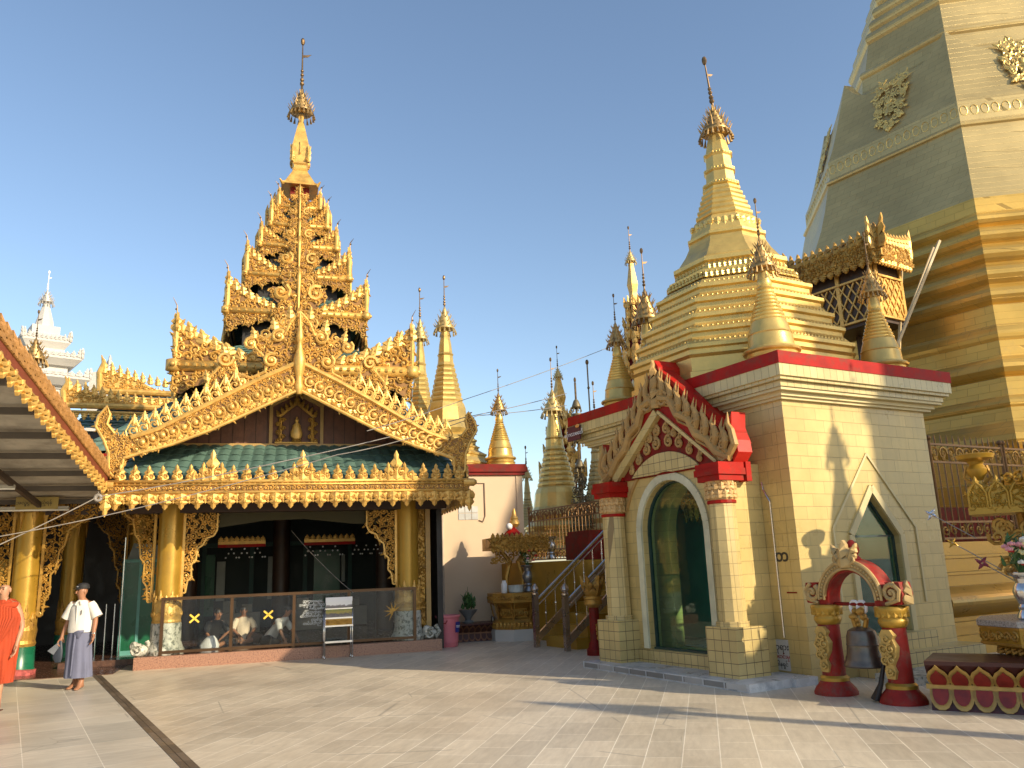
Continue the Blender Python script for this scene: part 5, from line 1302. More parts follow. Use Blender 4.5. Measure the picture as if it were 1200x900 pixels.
# red urn post behind the porch
ur = thing('lotus_post', 'red post topped by a gold lotus bud half hidden by the left porch pillar', 'post', Sw(.06,5.02,0), SHR_A)
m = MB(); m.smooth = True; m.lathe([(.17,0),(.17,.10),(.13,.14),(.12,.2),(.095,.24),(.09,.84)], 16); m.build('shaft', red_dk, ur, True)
m = MB(); m.smooth = True; m.lathe([(.10,.84),(.17,.90),(.16,.98),(.18,1.0),(.18,1.04),(.1,1.05)], 16); m.build('capital', gold_dim, ur, True)
m = MB()
for k in range(6):
    m.T = Matrix.Rotation(k*PI/3,4,'Z') @ Matrix.Translation((0,-.07,1.02)) @ Matrix.Rotation(.4,4,'X'); m.leaf(0,0,.2,.42,0,.03,ridge=.05)
m.T = None; m.build('leaf_bud', gold_dim, ur)
m = MB(); m.T = Matrix.Translation((0,-.12,.3))
for i in range(4): m.scroll(0,.08*i,.05,0,.018,1.3,i,1,5,10)
m.T = None; m.build('shaft_scroll', gold_dim, ur)
# ================================================================== BELL ARCH
ba = thing('bell_arch', 'red and gold arch frame carrying a bronze bell in front of the pointed doorway', 'bell frame', Sw(-.45,-1.22,0), SHR_A)
bell_red = M('dusty_red_enamel', (.28,.018,.012), .55, 0, .3, 6, .3, 40, .005, (.20,.06,.04), (.48,.64), 7)
bell_red.node_tree.nodes['Principled BSDF'].inputs['Specular IOR Level'].default_value = .25
ys = (.48,-.42)                                        # the two legs along local y
def leg(y, nm):
    m = MB(); m.smooth = True; m.lathe([(.25,0),(.25,.03),(.23,.07),(.17,.14),(.165,.16)], 24, 0, y); m.lathe([(.135,.2),(.125,.82)], 24, 0, y); o = m.build('leg', bell_red, ba, True)
    m = MB(); m.smooth = True; m.lathe([(.168,.155),(.168,.19),(.14,.215)], 24, 0, y); m.build('gold_foot_band', gold_paint, o, True); m = MB(); m.smooth = True; m.lathe([(.135,.80),(.15,.83),(.16,.85),(.16,.88),(.145,.90),(.17,.93),(.185,.98),(.185,1.02),(.17,1.03)], 24, 0, y); 
    m.smooth = False
    for i in range(16): m.T = Matrix.Translation((0,y,0)) @ Matrix.Rotation(2*PI*i/16,4,'Z'); m.leaf(0,.91,.07,.11,-.165,.02)
    m.T = None; m.build('gold_capital', gold_paint, o)
    m = MB(); m.T = Matrix.Translation((-.125,y,0)) @ Matrix.Rotation(-PI/2,4,'Z')
    m.prism([(-.05,.26),(.05,.26),(.07,.34),(.05,.4),(.09,.5),(.10,.6),(.07,.68),(.09,.72),(.05,.78),(-.05,.78),(-.09,.72),(-.07,.68),(-.10,.6),(-.09,.5),(-.05,.4),(-.07,.34)], -.03, .05)
    for x_, z_, r_ in ((0,.34,.045),(.04,.46,.05),(-.04,.46,.05),(.04,.58,.055),(-.045,.58,.055),(0,.68,.05),(0,.52,.04)): m.scroll(x_,z_,r_,-.04,.016,1.3,x_*30,1 if x_>0 else -1,5,10)
    m.T = None; m.build('floral_plaque', M('dull_gold_relief', (.50,.34,.10), .45, .3, .2, 8), o)
leg(.48,'l'); leg(-.42,'r')
# arch ring
m = MB(); cyc = .03; Ri, Ro = .32, .455
out = [(cyc+Ro*cos(PI*i/28), 1.09+Ro*sin(PI*i/28)*1.02) for i in range(29)]; inn_ = [(cyc+Ri*cos(PI*i/28), 1.09+Ri*sin(PI*i/28)) for i in range(29)]
m.prism(out+[(cyc-Ro,1.03),(cyc-Ri,1.03)]+inn_[::-1]+[(cyc+Ri,1.03),(cyc+Ro,1.03)], -.10, .11, 'yz'); ar = m.build('arch_ring', bell_red, ba)
m = MB()
m.prism(out[1:-1]+[(cyc+(Ri+.025)*cos(PI*i/28), 1.09+(Ri+.025)*sin(PI*i/28)) for i in range(27,0,-1)], -.125, -.10, 'yz')
for i in range(30):
    a = PI*(i+.5)/30; m.ball((-.13,cyc+(Ro-.055)*cos(a),1.09+(Ro-.055)*sin(a)),.018,6,4)
m.tube([(-.128,cyc+(Ro-.02)*cos(PI*i/28),1.09+(Ro-.02)*sin(PI*i/28)*1.02) for i in range(29)], .016, 6); m.tube([(-.128,cyc+(Ri+.04)*cos(PI*i/28),1.09+(Ri+.04)*sin(PI*i/28)) for i in range(29)], .016, 6)
m.build('gold_face', M('tan_gold_face', (.46,.32,.13), .5, .15, .2, 8), ar)
# side curls and top bud
for y, s in ((.48,1),(-.42,-1)):
    m = MB(); m.prism([(y-s*.02,1.03),(y+s*.2,1.05),(y+s*.23,1.16),(y+s*.20,1.29),(y+s*.02,1.29),(y+s*.06,1.22),(y+s*.02,1.14)], -.09, .10, 'yz'); m.build('curled_shoulder', bell_red, ba)
tan_b = M('tan_gold_face_b', (.46,.32,.13), .5, .15, .2, 8)
m = MB()
for y, s in ((.48,1),(-.42,-1)):
    m.T = Matrix.Translation((-.10,0,0)) @ Matrix.Rotation(-PI/2,4,'Z'); m.scroll(-(y+s*.10),1.17,.10,0,.03,1.3,1.0,-s,6,14)
    m.tube([(-(y+s*.02),0,1.05),(-(y+s*.18),0,1.10),(-(y+s*.20),0,1.2),(-(y+s*.12),0,1.28)], .025, 6)
    m.T = None; m.build('gold_curl', tan_b, ba); m = MB()
m.T = Matrix.Translation((0,-.66,1.05)); m.leaf(0,0,.16,.26,0,.03,ridge=.05); m.T = None; m.build('gold_side_leaf', tan_b, ba); m = MB()
m.T = Matrix.Translation((-.11,cyc,0)) @ Matrix.Rotation(-PI/2,4,'Z')
m.leaf(0,1.46,.24,.32,-.02,.05,ridge=.07)
for s in (-1,1): m.scroll(s*.10,1.56,.075,-.02,.025,1.3,1,s,6,12); m.leaf(s*.08,1.56,.12,.2,-.02,.04,rot=-s*.5)
m.T = None; m.build('gold_ornament', tan_b, ba)
m = MB(); m.lathe([(.09,1.50),(.10,1.55),(.06,1.60),(.085,1.65),(.075,1.72),(.02,1.78)], 14, .03, cyc); m.build('top_bud', bell_red, ba)
m = MB(); m.tube([(0,.40,1.04),(0,-.36,1.04)], .022, 8); m.build('hanging_bar', red_dk, ba)
bl = thing('bronze_bell', 'dark bronze bell hanging from the bar of the red arch', 'bell', Sw(-.45,-1.20,.345), SHR_A)
m = MB(); m.smooth = True; m.lathe([(.225,0),(.235,.015),(.225,.05),(.205,.08),(.205,.10),(.19,.13),(.18,.22),(.178,.235),(.183,.245),(.178,.255),(.172,.34),(.15,.40),(.10,.43),(.06,.44)], 32); m.build('bell_body', bronze, bl, True)
m = MB()
m.tube([(0,.06,.43),(0,.09,.52),(0,.03,.60),(0,-.03,.60),(0,-.09,.52),(0,-.06,.43)], .03, 8)
for i in range(10): m.scroll(0,0,.05,0,.018) if False else m.ball((-.03+R.uniform(-.03,.03),R.uniform(-.08,.08),.45+R.uniform(0,.2)),R.uniform(.025,.045),7,5)
m.build('bell_crown', gold_dim, bl)
m = MB()
for k in range(2): m.tube([(.0,.05-.1*k+.06*cos(2*PI*i/10),.66+.07*sin(2*PI*i/10)) for i in range(11)], .02, 6)
m.build('white_tie', white_m, bl)
mal = thing('wooden_mallet', 'pair of dark wooden mallets leaning under the bell', 'mallet', Sw(-.50,-1.42,0), SHR_A)
m = MB(); m.tube([(-.10,.05,.02),(-.04,-.02,.18),(.02,-.10,.55)], [.035,.026,.016], 8); m.tube([(-.14,-.02,.02),(-.08,-.06,.2),(.02,-.10,.55)], [.035,.026,.016], 8); m.build('shaft', blackwood, mal)
# ================================================================== RIGHT OFFERING TABLE
pr = SHR_A+rad(-62)
petals_box('lotus_planter', 'long red and tan lotus petal trough at the lower right edge', Sw(-.60,-2.08,0), pr, 2.6, .50, .55, 13, mat_rim=M('tan_petal_edge', (.42,.28,.08), .5, .1, .2, 9), mat_in=M('oxblood_petal', (.20,.018,.012), .45, 0, .3, 8))
def off(x, y, z): # offsets from the planter's left front foot, along and behind it
    u_, v_ = axes(pr); return Sw(-.60,-2.08)+u_*x+v_*y+Vector((0,0,z))
tb = thing('offering_table', 'carved gilded pedestal table with a stone top at the right edge', 'table', off(1.15,.95,0), pr)
m = MB(); m.lathe([(.55,0),(.55,.16),(.48,.2),(.40,.28),(.36,.40),(.42,.47),(.48,.50),(.54,.56),(.58,.60)], 8, 0, 0, PI/8); m.build('pedestal', gold_paint, tb)
m = MB(); m.lathe([(.70,.60),(.70,.80)], 8, 0, 0, PI/8); m.build('apron', gold_paint, tb)
m = MB()
for k in range(8):
    m.T = Matrix.Rotation(k*PI/4,4,'Z')
    for i in range(5): m.scroll(-.2+.1*i,.70,.055,-.65,.016,1.3,i*2,1 if i%2 else -1,5,10); m.leaf(-.18+.09*i,.50,.10,.10,-.50,.03,rot=.25); m.leaf(-.15+.075*i,.30,.09,.15,-.40,.03,rot=.2)
    m.bar((-.27,-.655,.62),(.27,-.655,.62),.02); m.bar((-.27,-.655,.785),(.27,-.655,.785),.02)
m.T = None; m.build('carved_apron', gold_dim, tb)
m = MB(); m.lathe([(.73,.80),(.73,.86)], 8, 0, 0, PI/8); m.build('stone_top', M('speckled_stone', (.33,.30,.27), .3, 0, .4, 60), tb)
vase('flower_vase', 'tall polished silver vase of mixed flowers on the table at the right edge', off(.98,.62,.862), 1.0, silver, True, 9, .20, hgt=.36)
vase('pale_vase', 'small pale blue and white vase at the very right of the offering table', off(1.36,.60,.862), .7, M('blue_white_glaze', (.50,.56,.60), .25, 0, .3, 14), False)
# dragon post carrying the upper tray, and lantern
cp = thing('canopy_tray', 'gilded pierced tray with a domed cover raised on dragon posts above the offering table', 'canopy', off(1.40,1.75,0), pr)
m = MB()
for x in (-.35,.35,.0): m.tube([(x,0,0),(x+.05,0,.8),(x-.06,0,1.3),(x+.04,0,1.75),(x,0,2.02)], [.10,.09,.08,.09,.06], 8)
for i in range(34): m.scroll(R.uniform(-.75,.6),R.uniform(1.35,1.95),.10,-.12,.028,1.3,i,1 if i%2 else -1,5,11)
for i in range(12): m.scroll(R.uniform(-.3,.3),R.uniform(.9,1.5),.10,-.14,.03,1.3,i,1,5,10)
m.build('dragon_support', gold_dim, cp)
m = MB(); m.box(-.88,-.35,2.02,1.1,.45,2.10); m.build('tray', gold_paint, cp)
m = MB(); m.box(-.86,-.33,2.10,1.08,.43,2.34)
n = 9
for i in range(n):
    x = -.76+.22*i; z = 2.10
    m.tube([(x-.095,-.34,z),(x-.095,-.345,z+.17),(x-.05,-.345,z+.25),(x,-.345,z+.30),(x+.05,-.345,z+.25),(x+.095,-.345,z+.17),(x+.095,-.34,z)], .016, 6)
    m.leaf(x, z+.22, .10, .16, -.335, .02)
carve(m, [(-.86,2.10),(1.08,2.10),(1.08,2.34),(-.86,2.34)], -.335, .10, 1.6, 9, 44)
m.build('pierced_gallery', gold_paint, cp)
m = MB(); m.lathe([(.62,2.34),(.60,2.42),(.5,2.50),(.34,2.58),(.20,2.62),(.20,2.68),(.14,2.74),(.16,2.80),(.05,2.86)], 8, .1, 0, PI/8)
m.T = Matrix.Translation((.1,0,0))
for k in range(8):
    m.T = Matrix.Translation((.1,0,0)) @ Matrix.Rotation(k*PI/4,4,'Z')
    for i in range(3): m.scroll(-.15+.15*i,2.42,.07,-.58,.02,1.3,i,1,5,10)
m.T = None; m.build('domed_cover', gold_paint, cp)
sgn = MB().prism([(-.23,2.0),(-.3,2.08),(-.23,2.19),(.5,2.19),(.5,2.0)], -.42, -.40).build('teal_sign', M('teal_sign', (.01,.13,.17), .4, 0, .2, 5), cp)
text('အလှူခံဌာန', .10, white_m, sgn, (.12,-.424,2.095), (PI/2,0,0))
ln_ = thing('gilded_lantern', 'gilded offering bowl stand on the left end of the pierced tray', 'bowl stand', off(.66,1.72,2.34), pr)
m = MB(); m.smooth = True; m.lathe([(.10,0),(.12,.02),(.06,.06),(.05,.10),(.11,.18),(.12,.24),(.08,.30),(.10,.34),(.20,.37),(.22,.42),(.20,.43)], 16)
m.build('bowl', gold_paint, ln_, True)
m = MB()
for s in (-1,1): m.tube([(s*.05,0,.05),(s*.15,0,.15),(s*.11,0,.28)], .02, 6)
m.build('handles', gold_dim, ln_)
m = MB(); m.box(0,0,0,.7,.04,1.35); o = m.build('red_banner', M('crimson_cloth', (.30,.012,.012), .7), None); o.location = off(1.28,1.35,.55); o.rotation_euler = (0,0,pr); props(o, 'crimson cloth panel behind the flowers at the right edge', 'banner')
# toy windmill sticks
def pinwheel(lbl, loc, sz, c_):
    o = thing('pinwheel', lbl, 'pinwheel', loc, pr)
    m = MB(); m.tube([(.45,0,-.32),(0,0,0),(-.03,0,.02)], .006, 5); m.build('stick', wire_m, o)
    m = MB()
    for k in range(4): m.T = Matrix.Rotation(k*PI/2+.4,4,'Y'); m.leaf(.0,.01,.05*sz,.085*sz,-.01,.004,ridge=.01,lean=.5)
    m.T = None; m.build('blades', c_, o)
pinwheel('silver foil pinwheel sticking out before the cream wall', off(.10,1.55,2.06), .9, silver)
pinwheel('red and blue paper pinwheel left of the flowers', off(.62,.75,1.46), .9, M('red_paper', (.22,.03,.05), .6, 0, .6, 30))
pinwheel('small gold pinwheel between the cream wall and the offering table', off(.32,1.15,1.70), .7, gold_paint)
# ================================================================== WALKWAY CANOPY (left)
cn = thing('walkway_canopy', 'walkway canopy of weathered roof sheets with a flame crested fascia at the left edge', 'canopy', Hw(-3.40,0,0), HALL_A)
def cz(y): return 3.32-.1176*(y)
Y0, Y1 = -9.5, .5
m = MB(); N = 70
vs = []; fs = []
for j in range(2):
    X = -8.6 if j else -.12
    for i in range(N*2+1):
        y = Y0+(Y1-Y0)*i/(N*2); vs.append((X,y,cz(y)-.02+(.035 if i % 2 else 0)))
k = N*2+1
fs = [(i,i+1,k+i+1,k+i) for i in range(k-1)]
m.add(vs, fs); m.build('roof_sheet', sheet_m, cn)
pu_ = M('dark_purlin', (.10,.085,.07), .6)
for i in range(9):
    y = Y0+.6+i*1.15; MB().bar((-.1,y,cz(y)-.10),(-8.6,y,cz(y)-.10),.06,.09).build('purlin', pu_, cn)
ra_ = M('dark_rafter', (.07,.05,.04), .6)
for x in (-1.3,-3.4,-5.6): MB().bar((x,Y0,cz(Y0)-.20),(x,Y1,cz(Y1)-.20),.07,.10).build('rafter', ra_, cn)
sl = math.atan(-.1335); ez = Matrix.Translation((0,0,cz(0))) @ Matrix.Rotation(PI/2,4,'Z') @ Matrix.Rotation(.1327,4,'Y')
# local xz plane: x along the fascia; front faces +x of the canopy
def along(mb): mb.T = Matrix.Translation((0,0,cz(0))) @ Matrix.Rotation(math.atan(.1176),4,'X').inverted() @ Matrix.Rotation(PI/2,4,'Z')
m = MB(); along(m); m.box(Y0,-.03,-.09,Y1,.05,.09); m.build('fascia', M('red_brown_fascia', (.20,.045,.022), .5, 0, .2, 4), cn)
m = MB(); along(m)
L_ = Y1-Y0; n = int(L_/.30)
for i in range(n):
    x = Y0+(i+.5)*L_/n; m.leaf(x,-.07,.24,-.20,-.03,.04,ridge=.05); m.scroll(x,-.11,.055,-.06,.016,1.3,i,1,4,9)
m.tube([(Y0,-.04,-.08),(Y1,-.04,-.08)],.018,7)
m.build('hanging_fringe', gold, cn)
m = MB(); along(m); m.tube([(Y0,-.03,.10),(Y1,-.03,.10)],.022,7)
n = int(L_/.24)
for i in range(n):
    x = Y0+(i+.5)*L_/n; m.leaf(x,.09,.13,.31,-.01,.05,lean=-.8,ridge=.05); m.leaf(x+.1,.09,.11,.19,-.03,.04,lean=-.8,ridge=.04)
m.build('flame_crest', M('orange_gilding', (.34,.17,.05), .45, .3, .25, 6, .3, 40, .005), cn)
tube_m, nt_, b_ = newmat('fluorescent_white'); b_.inputs['Base Color'].default_value = (.8,.8,.76,1)
for x_, y_, L2, lb in ((-1.55,-4.2,1.2,'nearest fluorescent tube fitting under the walkway canopy'),(-1.9,-1.7,1.3,'middle fluorescent tube fitting under the walkway canopy'),(-1.75,.15,1.9,'far long fluorescent tube fitting under the canopy beside the yellow board')):
    o = thing('tube_light', lb, 'light fitting', Hw(-3.40+x_,y_,cz(y_)-.30), HALL_A, 'tube lights under the canopy')
    MB().box(-L2/2,-.04,.035,L2/2,.04,.08).build('fitting', M('grey_fitting', (.4,.38,.33), .5) if 'grey_fitting' not in bpy.data.materials else bpy.data.materials['grey_fitting'], o)
    q = MB(); q.smooth = True; q.tube([(-L2/2,0,.015),(L2/2,0,.015)], .018, 8); q.build('tube', tube_m, o)
sg = thing('hanging_board', 'dull yellow lettered board hanging from the tube light under the canopy', 'sign', Hw(-4.74,.1,3.16), HALL_A)
MB().box(-.36,-.012,-.13,.36,.012,.10).build('board', M('dull_yellow_board', (.33,.25,.075), .5, 0, .12, 5), sg); text('အလှူငွေ ထည့်ရန်', .085, paint_dk, sg, (-.05,-.014,-.01), (PI/2,0,0))
sg = thing('yellow_board', 'yellow board with black lettering cut by the left edge behind the monk', 'sign', Hw(-5.62,.9,1.72), HALL_A)
MB().box(-.42,-.015,-.42,.33,.015,.42).build('board', M('yellow_board', (.42,.30,.05), .5, 0, .1, 5), sg); text('81 8', .20, paint_dk, sg, (.10,-.017,-.05), (PI/2,0,0), bold=.006)
# ------------------------------------------------------------------ entrance hall behind the canopy
eh = thing('entrance_hall', 'dark entrance hall with gilded columns and fretwork behind the two walking men', 'hall', Hw(-3.4,0,0), HALL_A)
m = MB(); m.box(-9,.55,3.42,.30,9,3.55); m.build('flat_roof', blackwood, eh)
m = MB(); m.box(-9,8.85,0,.0,9,3.42); m.box(-9,.7,0,-8.85,9,3.42); m.build('rear_wall', blackwood, eh)
def ecol(x, y):
    c = MB(); c.smooth = True; c.lathe([(.23,.3),(.23,3.42)], 26, x, y); o = c.build('column', gold_paint, eh, True)
    k = MB(); k.smooth = True; k.lathe([(.30,.008),(.30,.08),(.27,.12),(.265,.5),(.24,.52)], 20, x, y); k.build('green_base', M('green_enamel', (.01,.12,.06), .3) if 'green_enamel' not in bpy.data.materials else bpy.data.materials['green_enamel'], o, True)
    k = MB(); k.lathe([(.25,.5),(.27,.56),(.25,.62),(.275,.8),(.25,.9)], 24, x, y)
    k2 = MB()
    for i in range(12):
        k.T = k2.T = Matrix.Translation((x,y,0)) @ Matrix.Rotation(2*PI*i/12,4,'Z'); k.leaf(0,.85,.14,.42 if i%2 else .28,-.245,.02); k2.leaf(0,3.30,.14,-.62 if i%2 else -.3,-.245,.02)
    k.T = k2.T = None; k2.lathe([(.24,3.26),(.26,3.3),(.26,3.36),(.24,3.4)], 24, x, y); k.build('leaf_collar', gold_dim, o); k2.build('hanging_collar', gold_dim, o)
ecol(-1.55,.62)
for x, y in ((-1.5,4.2),(-.15,4.6),(-4.5,.62),(-4.5,4.2)): ecol(x, y)
def bracket2(x, sgn, y, h, w_, z1):
    m = MB(); pts = [(0,0),(0,-h),(.07,-h),(.10,-h+.3),(.17,-h+.4),(.16,-h+.75),(.24,-h+.85),(.28,-h+1.2),(.36,-h+1.3),(.42,-h+1.6),(.56,-h+1.7),(w_,-h+1.9),(w_,0)]
    poly = [(x+sgn*a, z1+b) for a, b in pts]; carve(m, poly, y, .125, 2.2, 9, int(abs(x)*70)+int(y*9))
    for i in range(1,len(poly)-1): m.bar((poly[i][0],y-.01,poly[i][1]),(poly[i+1][0],y-.01,poly[i+1][1]),.03)
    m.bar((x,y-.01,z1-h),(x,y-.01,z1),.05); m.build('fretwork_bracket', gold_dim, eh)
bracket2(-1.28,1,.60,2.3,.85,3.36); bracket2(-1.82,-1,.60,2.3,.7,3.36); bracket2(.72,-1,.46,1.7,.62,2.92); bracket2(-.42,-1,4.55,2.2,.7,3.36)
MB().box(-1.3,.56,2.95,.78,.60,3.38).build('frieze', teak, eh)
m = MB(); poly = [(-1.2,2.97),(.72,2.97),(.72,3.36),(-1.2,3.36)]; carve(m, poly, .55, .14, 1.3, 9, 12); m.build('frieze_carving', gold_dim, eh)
# green glazed partition inside
gp = thing('green_partition', 'emerald green glazed partition doors inside the dark entrance hall', 'partition', Hw(-3.25,3.6,.01), HALL_A+rad(4))
m = MB()
for x in (-.45,-.1,.30,.62): m.box(x-.03,-.02,0,x+.03,.02,2.05)
m.box(-.48,-.02,2.05,.65,.02,2.12); m.box(-.48,-.02,.0,.65,.02,.1); m.build('frame', M('pale_teal_frame', (.12,.35,.30), .4), gp)
m = MB(); m.box(-.42,0,.1,.6,.01,2.05); m.build('panel', emerald, gp)
m = MB(); m.prism([(-.3,2.5),(.45,2.42),(.55,2.12),(-.42,2.12)], .3, .33); m.build('pale_gable', M('dim_pale_panel', (.25,.28,.27), .6), gp)
m = MB(); m.prism([(.32,.62),(.58,.55),(.58,1.0),(.44,.95)], -.03, -.02); m.build('white_drape', white_m, gp)
for x in (-.9,-.55,-.42,-.72): MB().tube([(x,-.4,0),(x,-.4,1.15 if x != -.42 else 2.6)], .015, 6).build('steel_bar', silver, gp)
pl = MB(); pl.box(0,0,0,.5,.4,.14); o = pl.build('red_bundle', M('red_white_cloth', (.45,.10,.09), .8, 0, .6, 14), None); o.location = Hw(-5.15,.25,.012); o.rotation_euler = (.0,.12,HALL_A); props(o, 'folded red and white cloth bundle at the foot of the left column', 'bundle')
mat_ = MB(); mat_.box(0,0,0,1.5,.55,.11); o = mat_.build('entrance_step', thr_m, None); o.location = Hw(-4.4,1.2,.009); o.rotation_euler = (0,0,HALL_A); props(o, 'low polished brown step inside the entrance hall', 'step')
# ------------------------------------------------------------------ roof of the neighbouring hall behind
lr = thing('tiered_roof', 'gilded crest and green tiled roof of a neighbouring hall rising behind the left end of the gable', 'roof', Vector((-13.6,24.2,0)), HALL_A+rad(5))
m = MB(); m.smooth = True; tile_sheet(m, (-.1,-.2,6.2),(6.5,-.2,6.2),(5.5,2.5,7.6),(1.0,2.5,7.6), .3,.36,.03,.03); tile_sheet(m, (.9,.9,7.35),(4.3,.9,7.35),(4.0,2.2,7.9),(1.2,2.2,7.9), .3,.36,.03,.03); m.build('tiled_roof', greenroof_dk, lr, True)
MB().box(.1,.1,0,6,4,6.2).build('wall', blackwood, lr)
def crest_run(mb, x0, x1, y, z, h0, h1, seed):
    n = int((x1-x0)/.22)
    pol = [(x0,z),(x1,z),(x1,z+h1*.5),(x0+.45*(x1-x0),z+h1*.7),(x0+.2*(x1-x0),z+h0*.6),(x0,z+h0*.75)]
    mb.prism(pol, y, y+.05); carve(mb, pol, y-.01, .17, 1.2, 9, seed)
    for i in range(n):
        t = (i+.5)/n; mb.leaf(x0+(x1-x0)*t, z+(h0*.55*(1-t)**2+.08), .2, .26+.25*(1-t)**2*h0, y-.01, .05, lean=-.2)
    mb.tube([(x0,y-.03,z),(x1,y-.03,z)], .10, 8); mb.tube([(x0,y-.03,z-.20),(x1,y-.03,z-.20)], .05, 8)
    mb.tube([(x0,y,z),(x0-.05,y,z+h0*.6),(x0+.06,y,z+h0*.95),(x0-.02,y,z+h0*1.2)], [.10,.09,.07,.02], 7)
    for i in range(n): mb.leaf(x0+(x1-x0)*(i+.5)/n, z-.2, .22, -.26, y-.02, .04)
m = MB(); crest_run(m, -.1, 3.4, -.1, 6.95, .75, .25, 3); crest_run(m, .75, 4.6, .85, 7.62, 1.0, .12, 4); m.build('gilded_crest', gold, lr)
# small golden spire behind the canopy
gs = round_stupa('gilded_spire', 'small golden spire with an umbrella rising behind the walkway canopy before the white pagoda', Vector((-9.76,16.0,4.95)), .92, tall=.85, mat=gold_paint, hr=.24)
# ------------------------------------------------------------------ white pagoda
wp = thing('white_pagoda', 'tiered white pagoda with upturned eaves behind the walkway canopy', 'pagoda', Vector((-24.35,40.5,0)), HALL_A+rad(24)); wp.scale = (.92,.92,.945)
m = MB(); m.box(-1.35,-1.35,0,1.35,1.35,12.9); m.build('tower', white, wp)
m = MB()
for x in (-1.0,0,1.0): m.box(x-.05,-1.40,9,x+.05,-1.35,12.0); m.box(-1.40,x-.05,9,-1.35,x+.05,12.0)
m.box(-1.42,-1.42,10.4,1.42,1.42,10.5); m.box(-1.45,-1.45,12.0,1.45,1.45,12.2); m.build('pilaster', white, wp)
for z_, hw, hb in ((12.6,2.15,1.15),(13.75,1.75,.95),(14.75,1.2,.7)):
    m = MB(); m.lathe([(hw*.8*1.414,z_-.45),(hw*1.414,z_-.12),(hw*1.414,z_),(hb*1.2*1.414,z_+.35),(hb*1.414,z_+.4),(hb*1.414,z_+.85)], 4, 0, 0, PI/4)
    for k_ in range(4):
        m.T = Matrix.Rotation(k_*PI/2,4,'Z'); n = 11
        for i in range(n):
            t = abs(2*(i+.5)/n-1); m.leaf(-hw+2*hw*(i+.5)/n, z_, hw*.18, .22+.42*t**3, -hw, .06)
        m.leaf(-hw*.99,z_-.05,.22,.6,-hw,.08,lean=-.4)
    m.T = None; m.build('tier', white, wp)
m = MB(); m.lathe([(.55*1.3,15.2),(.5*1.3,15.5),(.62,15.55),(.5,15.6),(.45,16.0),(.36,16.3),(.22,16.8),(.13,17.25)], 8, 0, 0, PI/8); m.build('spire', white, wp)
m = MB(); hti(m, 0,0,17.1,.36,.75); m.build('umbrella', M('pale_silver_gilt', (.55,.5,.42), .4, .5), wp)
m = MB(); vane(m, 0,0,17.8,18.9,.03); m.build('weather_vane', white_m, wp)
wr = thing('white_roof', 'white crested roof of a second pagoda building stepping down right of the white pagoda', 'roof', Vector((-21.3,42,0)), HALL_A); wr.scale = (.72,.8,.945)
m = MB(); m.prism([(-1.6,6),(4.2,6),(4.2,11.4),(3.4,11.6),(1.6,12.4),(.2,13.2),(-.4,13.5),(-1.6,13.3)], 0, .4)
for i in range(13):
    x = -.6+.34*i; m.leaf(x, 13.2-.45*i*.34*1.12, .34, .55, -.05, .2, ridge=.1)
m.leaf(3.2,11.6,.5,1.0,-.05,.3); m.leaf(-.3,13.3,.5,1.1,-.05,.3)
m.build('crested_gable', white, wr)
round_stupa('white_stupa', 'small distant white stupa right of the white crested roof', Vector((-16.0,43.0,9.4)), 1.5, mat=white, tall=1.0, hr=.2)
rf = MB(); rf.box(0,0,0,1.6,.1,.55); rf.build('red_parapet', red, None).location = Hw(-4.65,.6,3.62); bpy.data.objects['red_parapet'].rotation_euler = (0,0,HALL_A); props(bpy.data.objects['red_parapet'], 'red painted parapet piece under the green roof behind the canopy crest', 'parapet')
fwd_ = F_
def at(px, py, d):
    r_ = fwd_+rt*((px-600)/950)-up*((py-450)/950); return Vector((0,0,1.6))+r_*(d/r_.y)
# ================================================================== stupas and spires behind the fences
oct_stupa('gilded_stupa', 'large gilded stupa behind the gilded fence between the pale building and the cream shrine', Vector((1.30,26,1.9)), 5.3, 1.55, SHR_A, gold_st, slender=.95, sides=16)
def pyat(nm, label, loc, s, rot=0., tiers=5, hw0=.75, mat=gold):
    o = thing(nm, label, 'spire', loc, rot)
    m = MB(); z = 0; hw = hw0
    core = MB(); core.lathe([(hw*.8,-2.5),(hw*.8,0),(hw*.8*.78**tiers,tiers*.62)], 4, 0, 0, PI/4)
    core.build('shaft', red_dk, o)
    for i in range(tiers):
        for k in range(4):
            m.T = Matrix.Rotation(k*PI/2,4,'Z'); m.box(-hw,-hw,z,hw,-hw+.04,z+.1)
            for s_ in (-1,1): m.prism([(s_*hw,z+.08),(s_*hw,z+.52),(s_*hw*.75,z+.3),(s_*hw*.3,z+.14),(0,z+.08)], -hw, -hw+.04); m.leaf(s_*hw*.85,z+.3,.16,.34,-hw-.01,.03,lean=s_*.4)
            m.leaf(0,z-.1,hw*.7,.75,-hw-.04,.04); m.scroll(0,z+.15,hw*.22,-hw-.08,.03,1.3,0,1,4,9)
            for j in range(5): m.leaf(-hw*.8+hw*.4*j,z,.15,-.18,-hw,.02)
        z += .62; hw *= .78
    m.T = None; m.build('tier_crests', mat, o)
    q = MB(); q.lathe([(hw*1.5,z-.3),(hw*.8,z),(hw*.8,z+.15),(hw*1.1,z+.4),(hw*.6,z+.9),(hw*.3,z+1.3)], 4, 0, 0, PI/4); q.build('bud', mat, o)
    q = MB(); hti(q,0,0,z+1.15,.16,.4); q.build('umbrella', gold_rough, o); q = MB(); vane(q,0,0,z+1.5,z+2.3,.016); q.build('weather_vane', dark_metal, o)
    o.scale = (s,)*3; return o
pyat('tiered_spire', 'narrow gilded tiered spire right of the large stupa beyond the fence', at(660,560,28), .98, SHR_A, 4, .62)
pyat('tiered_spire', 'slender gilded tiered spire rising just behind the gable flames of the cream shrine', at(749,440,19.5), .82, SHR_A, 4, .42)
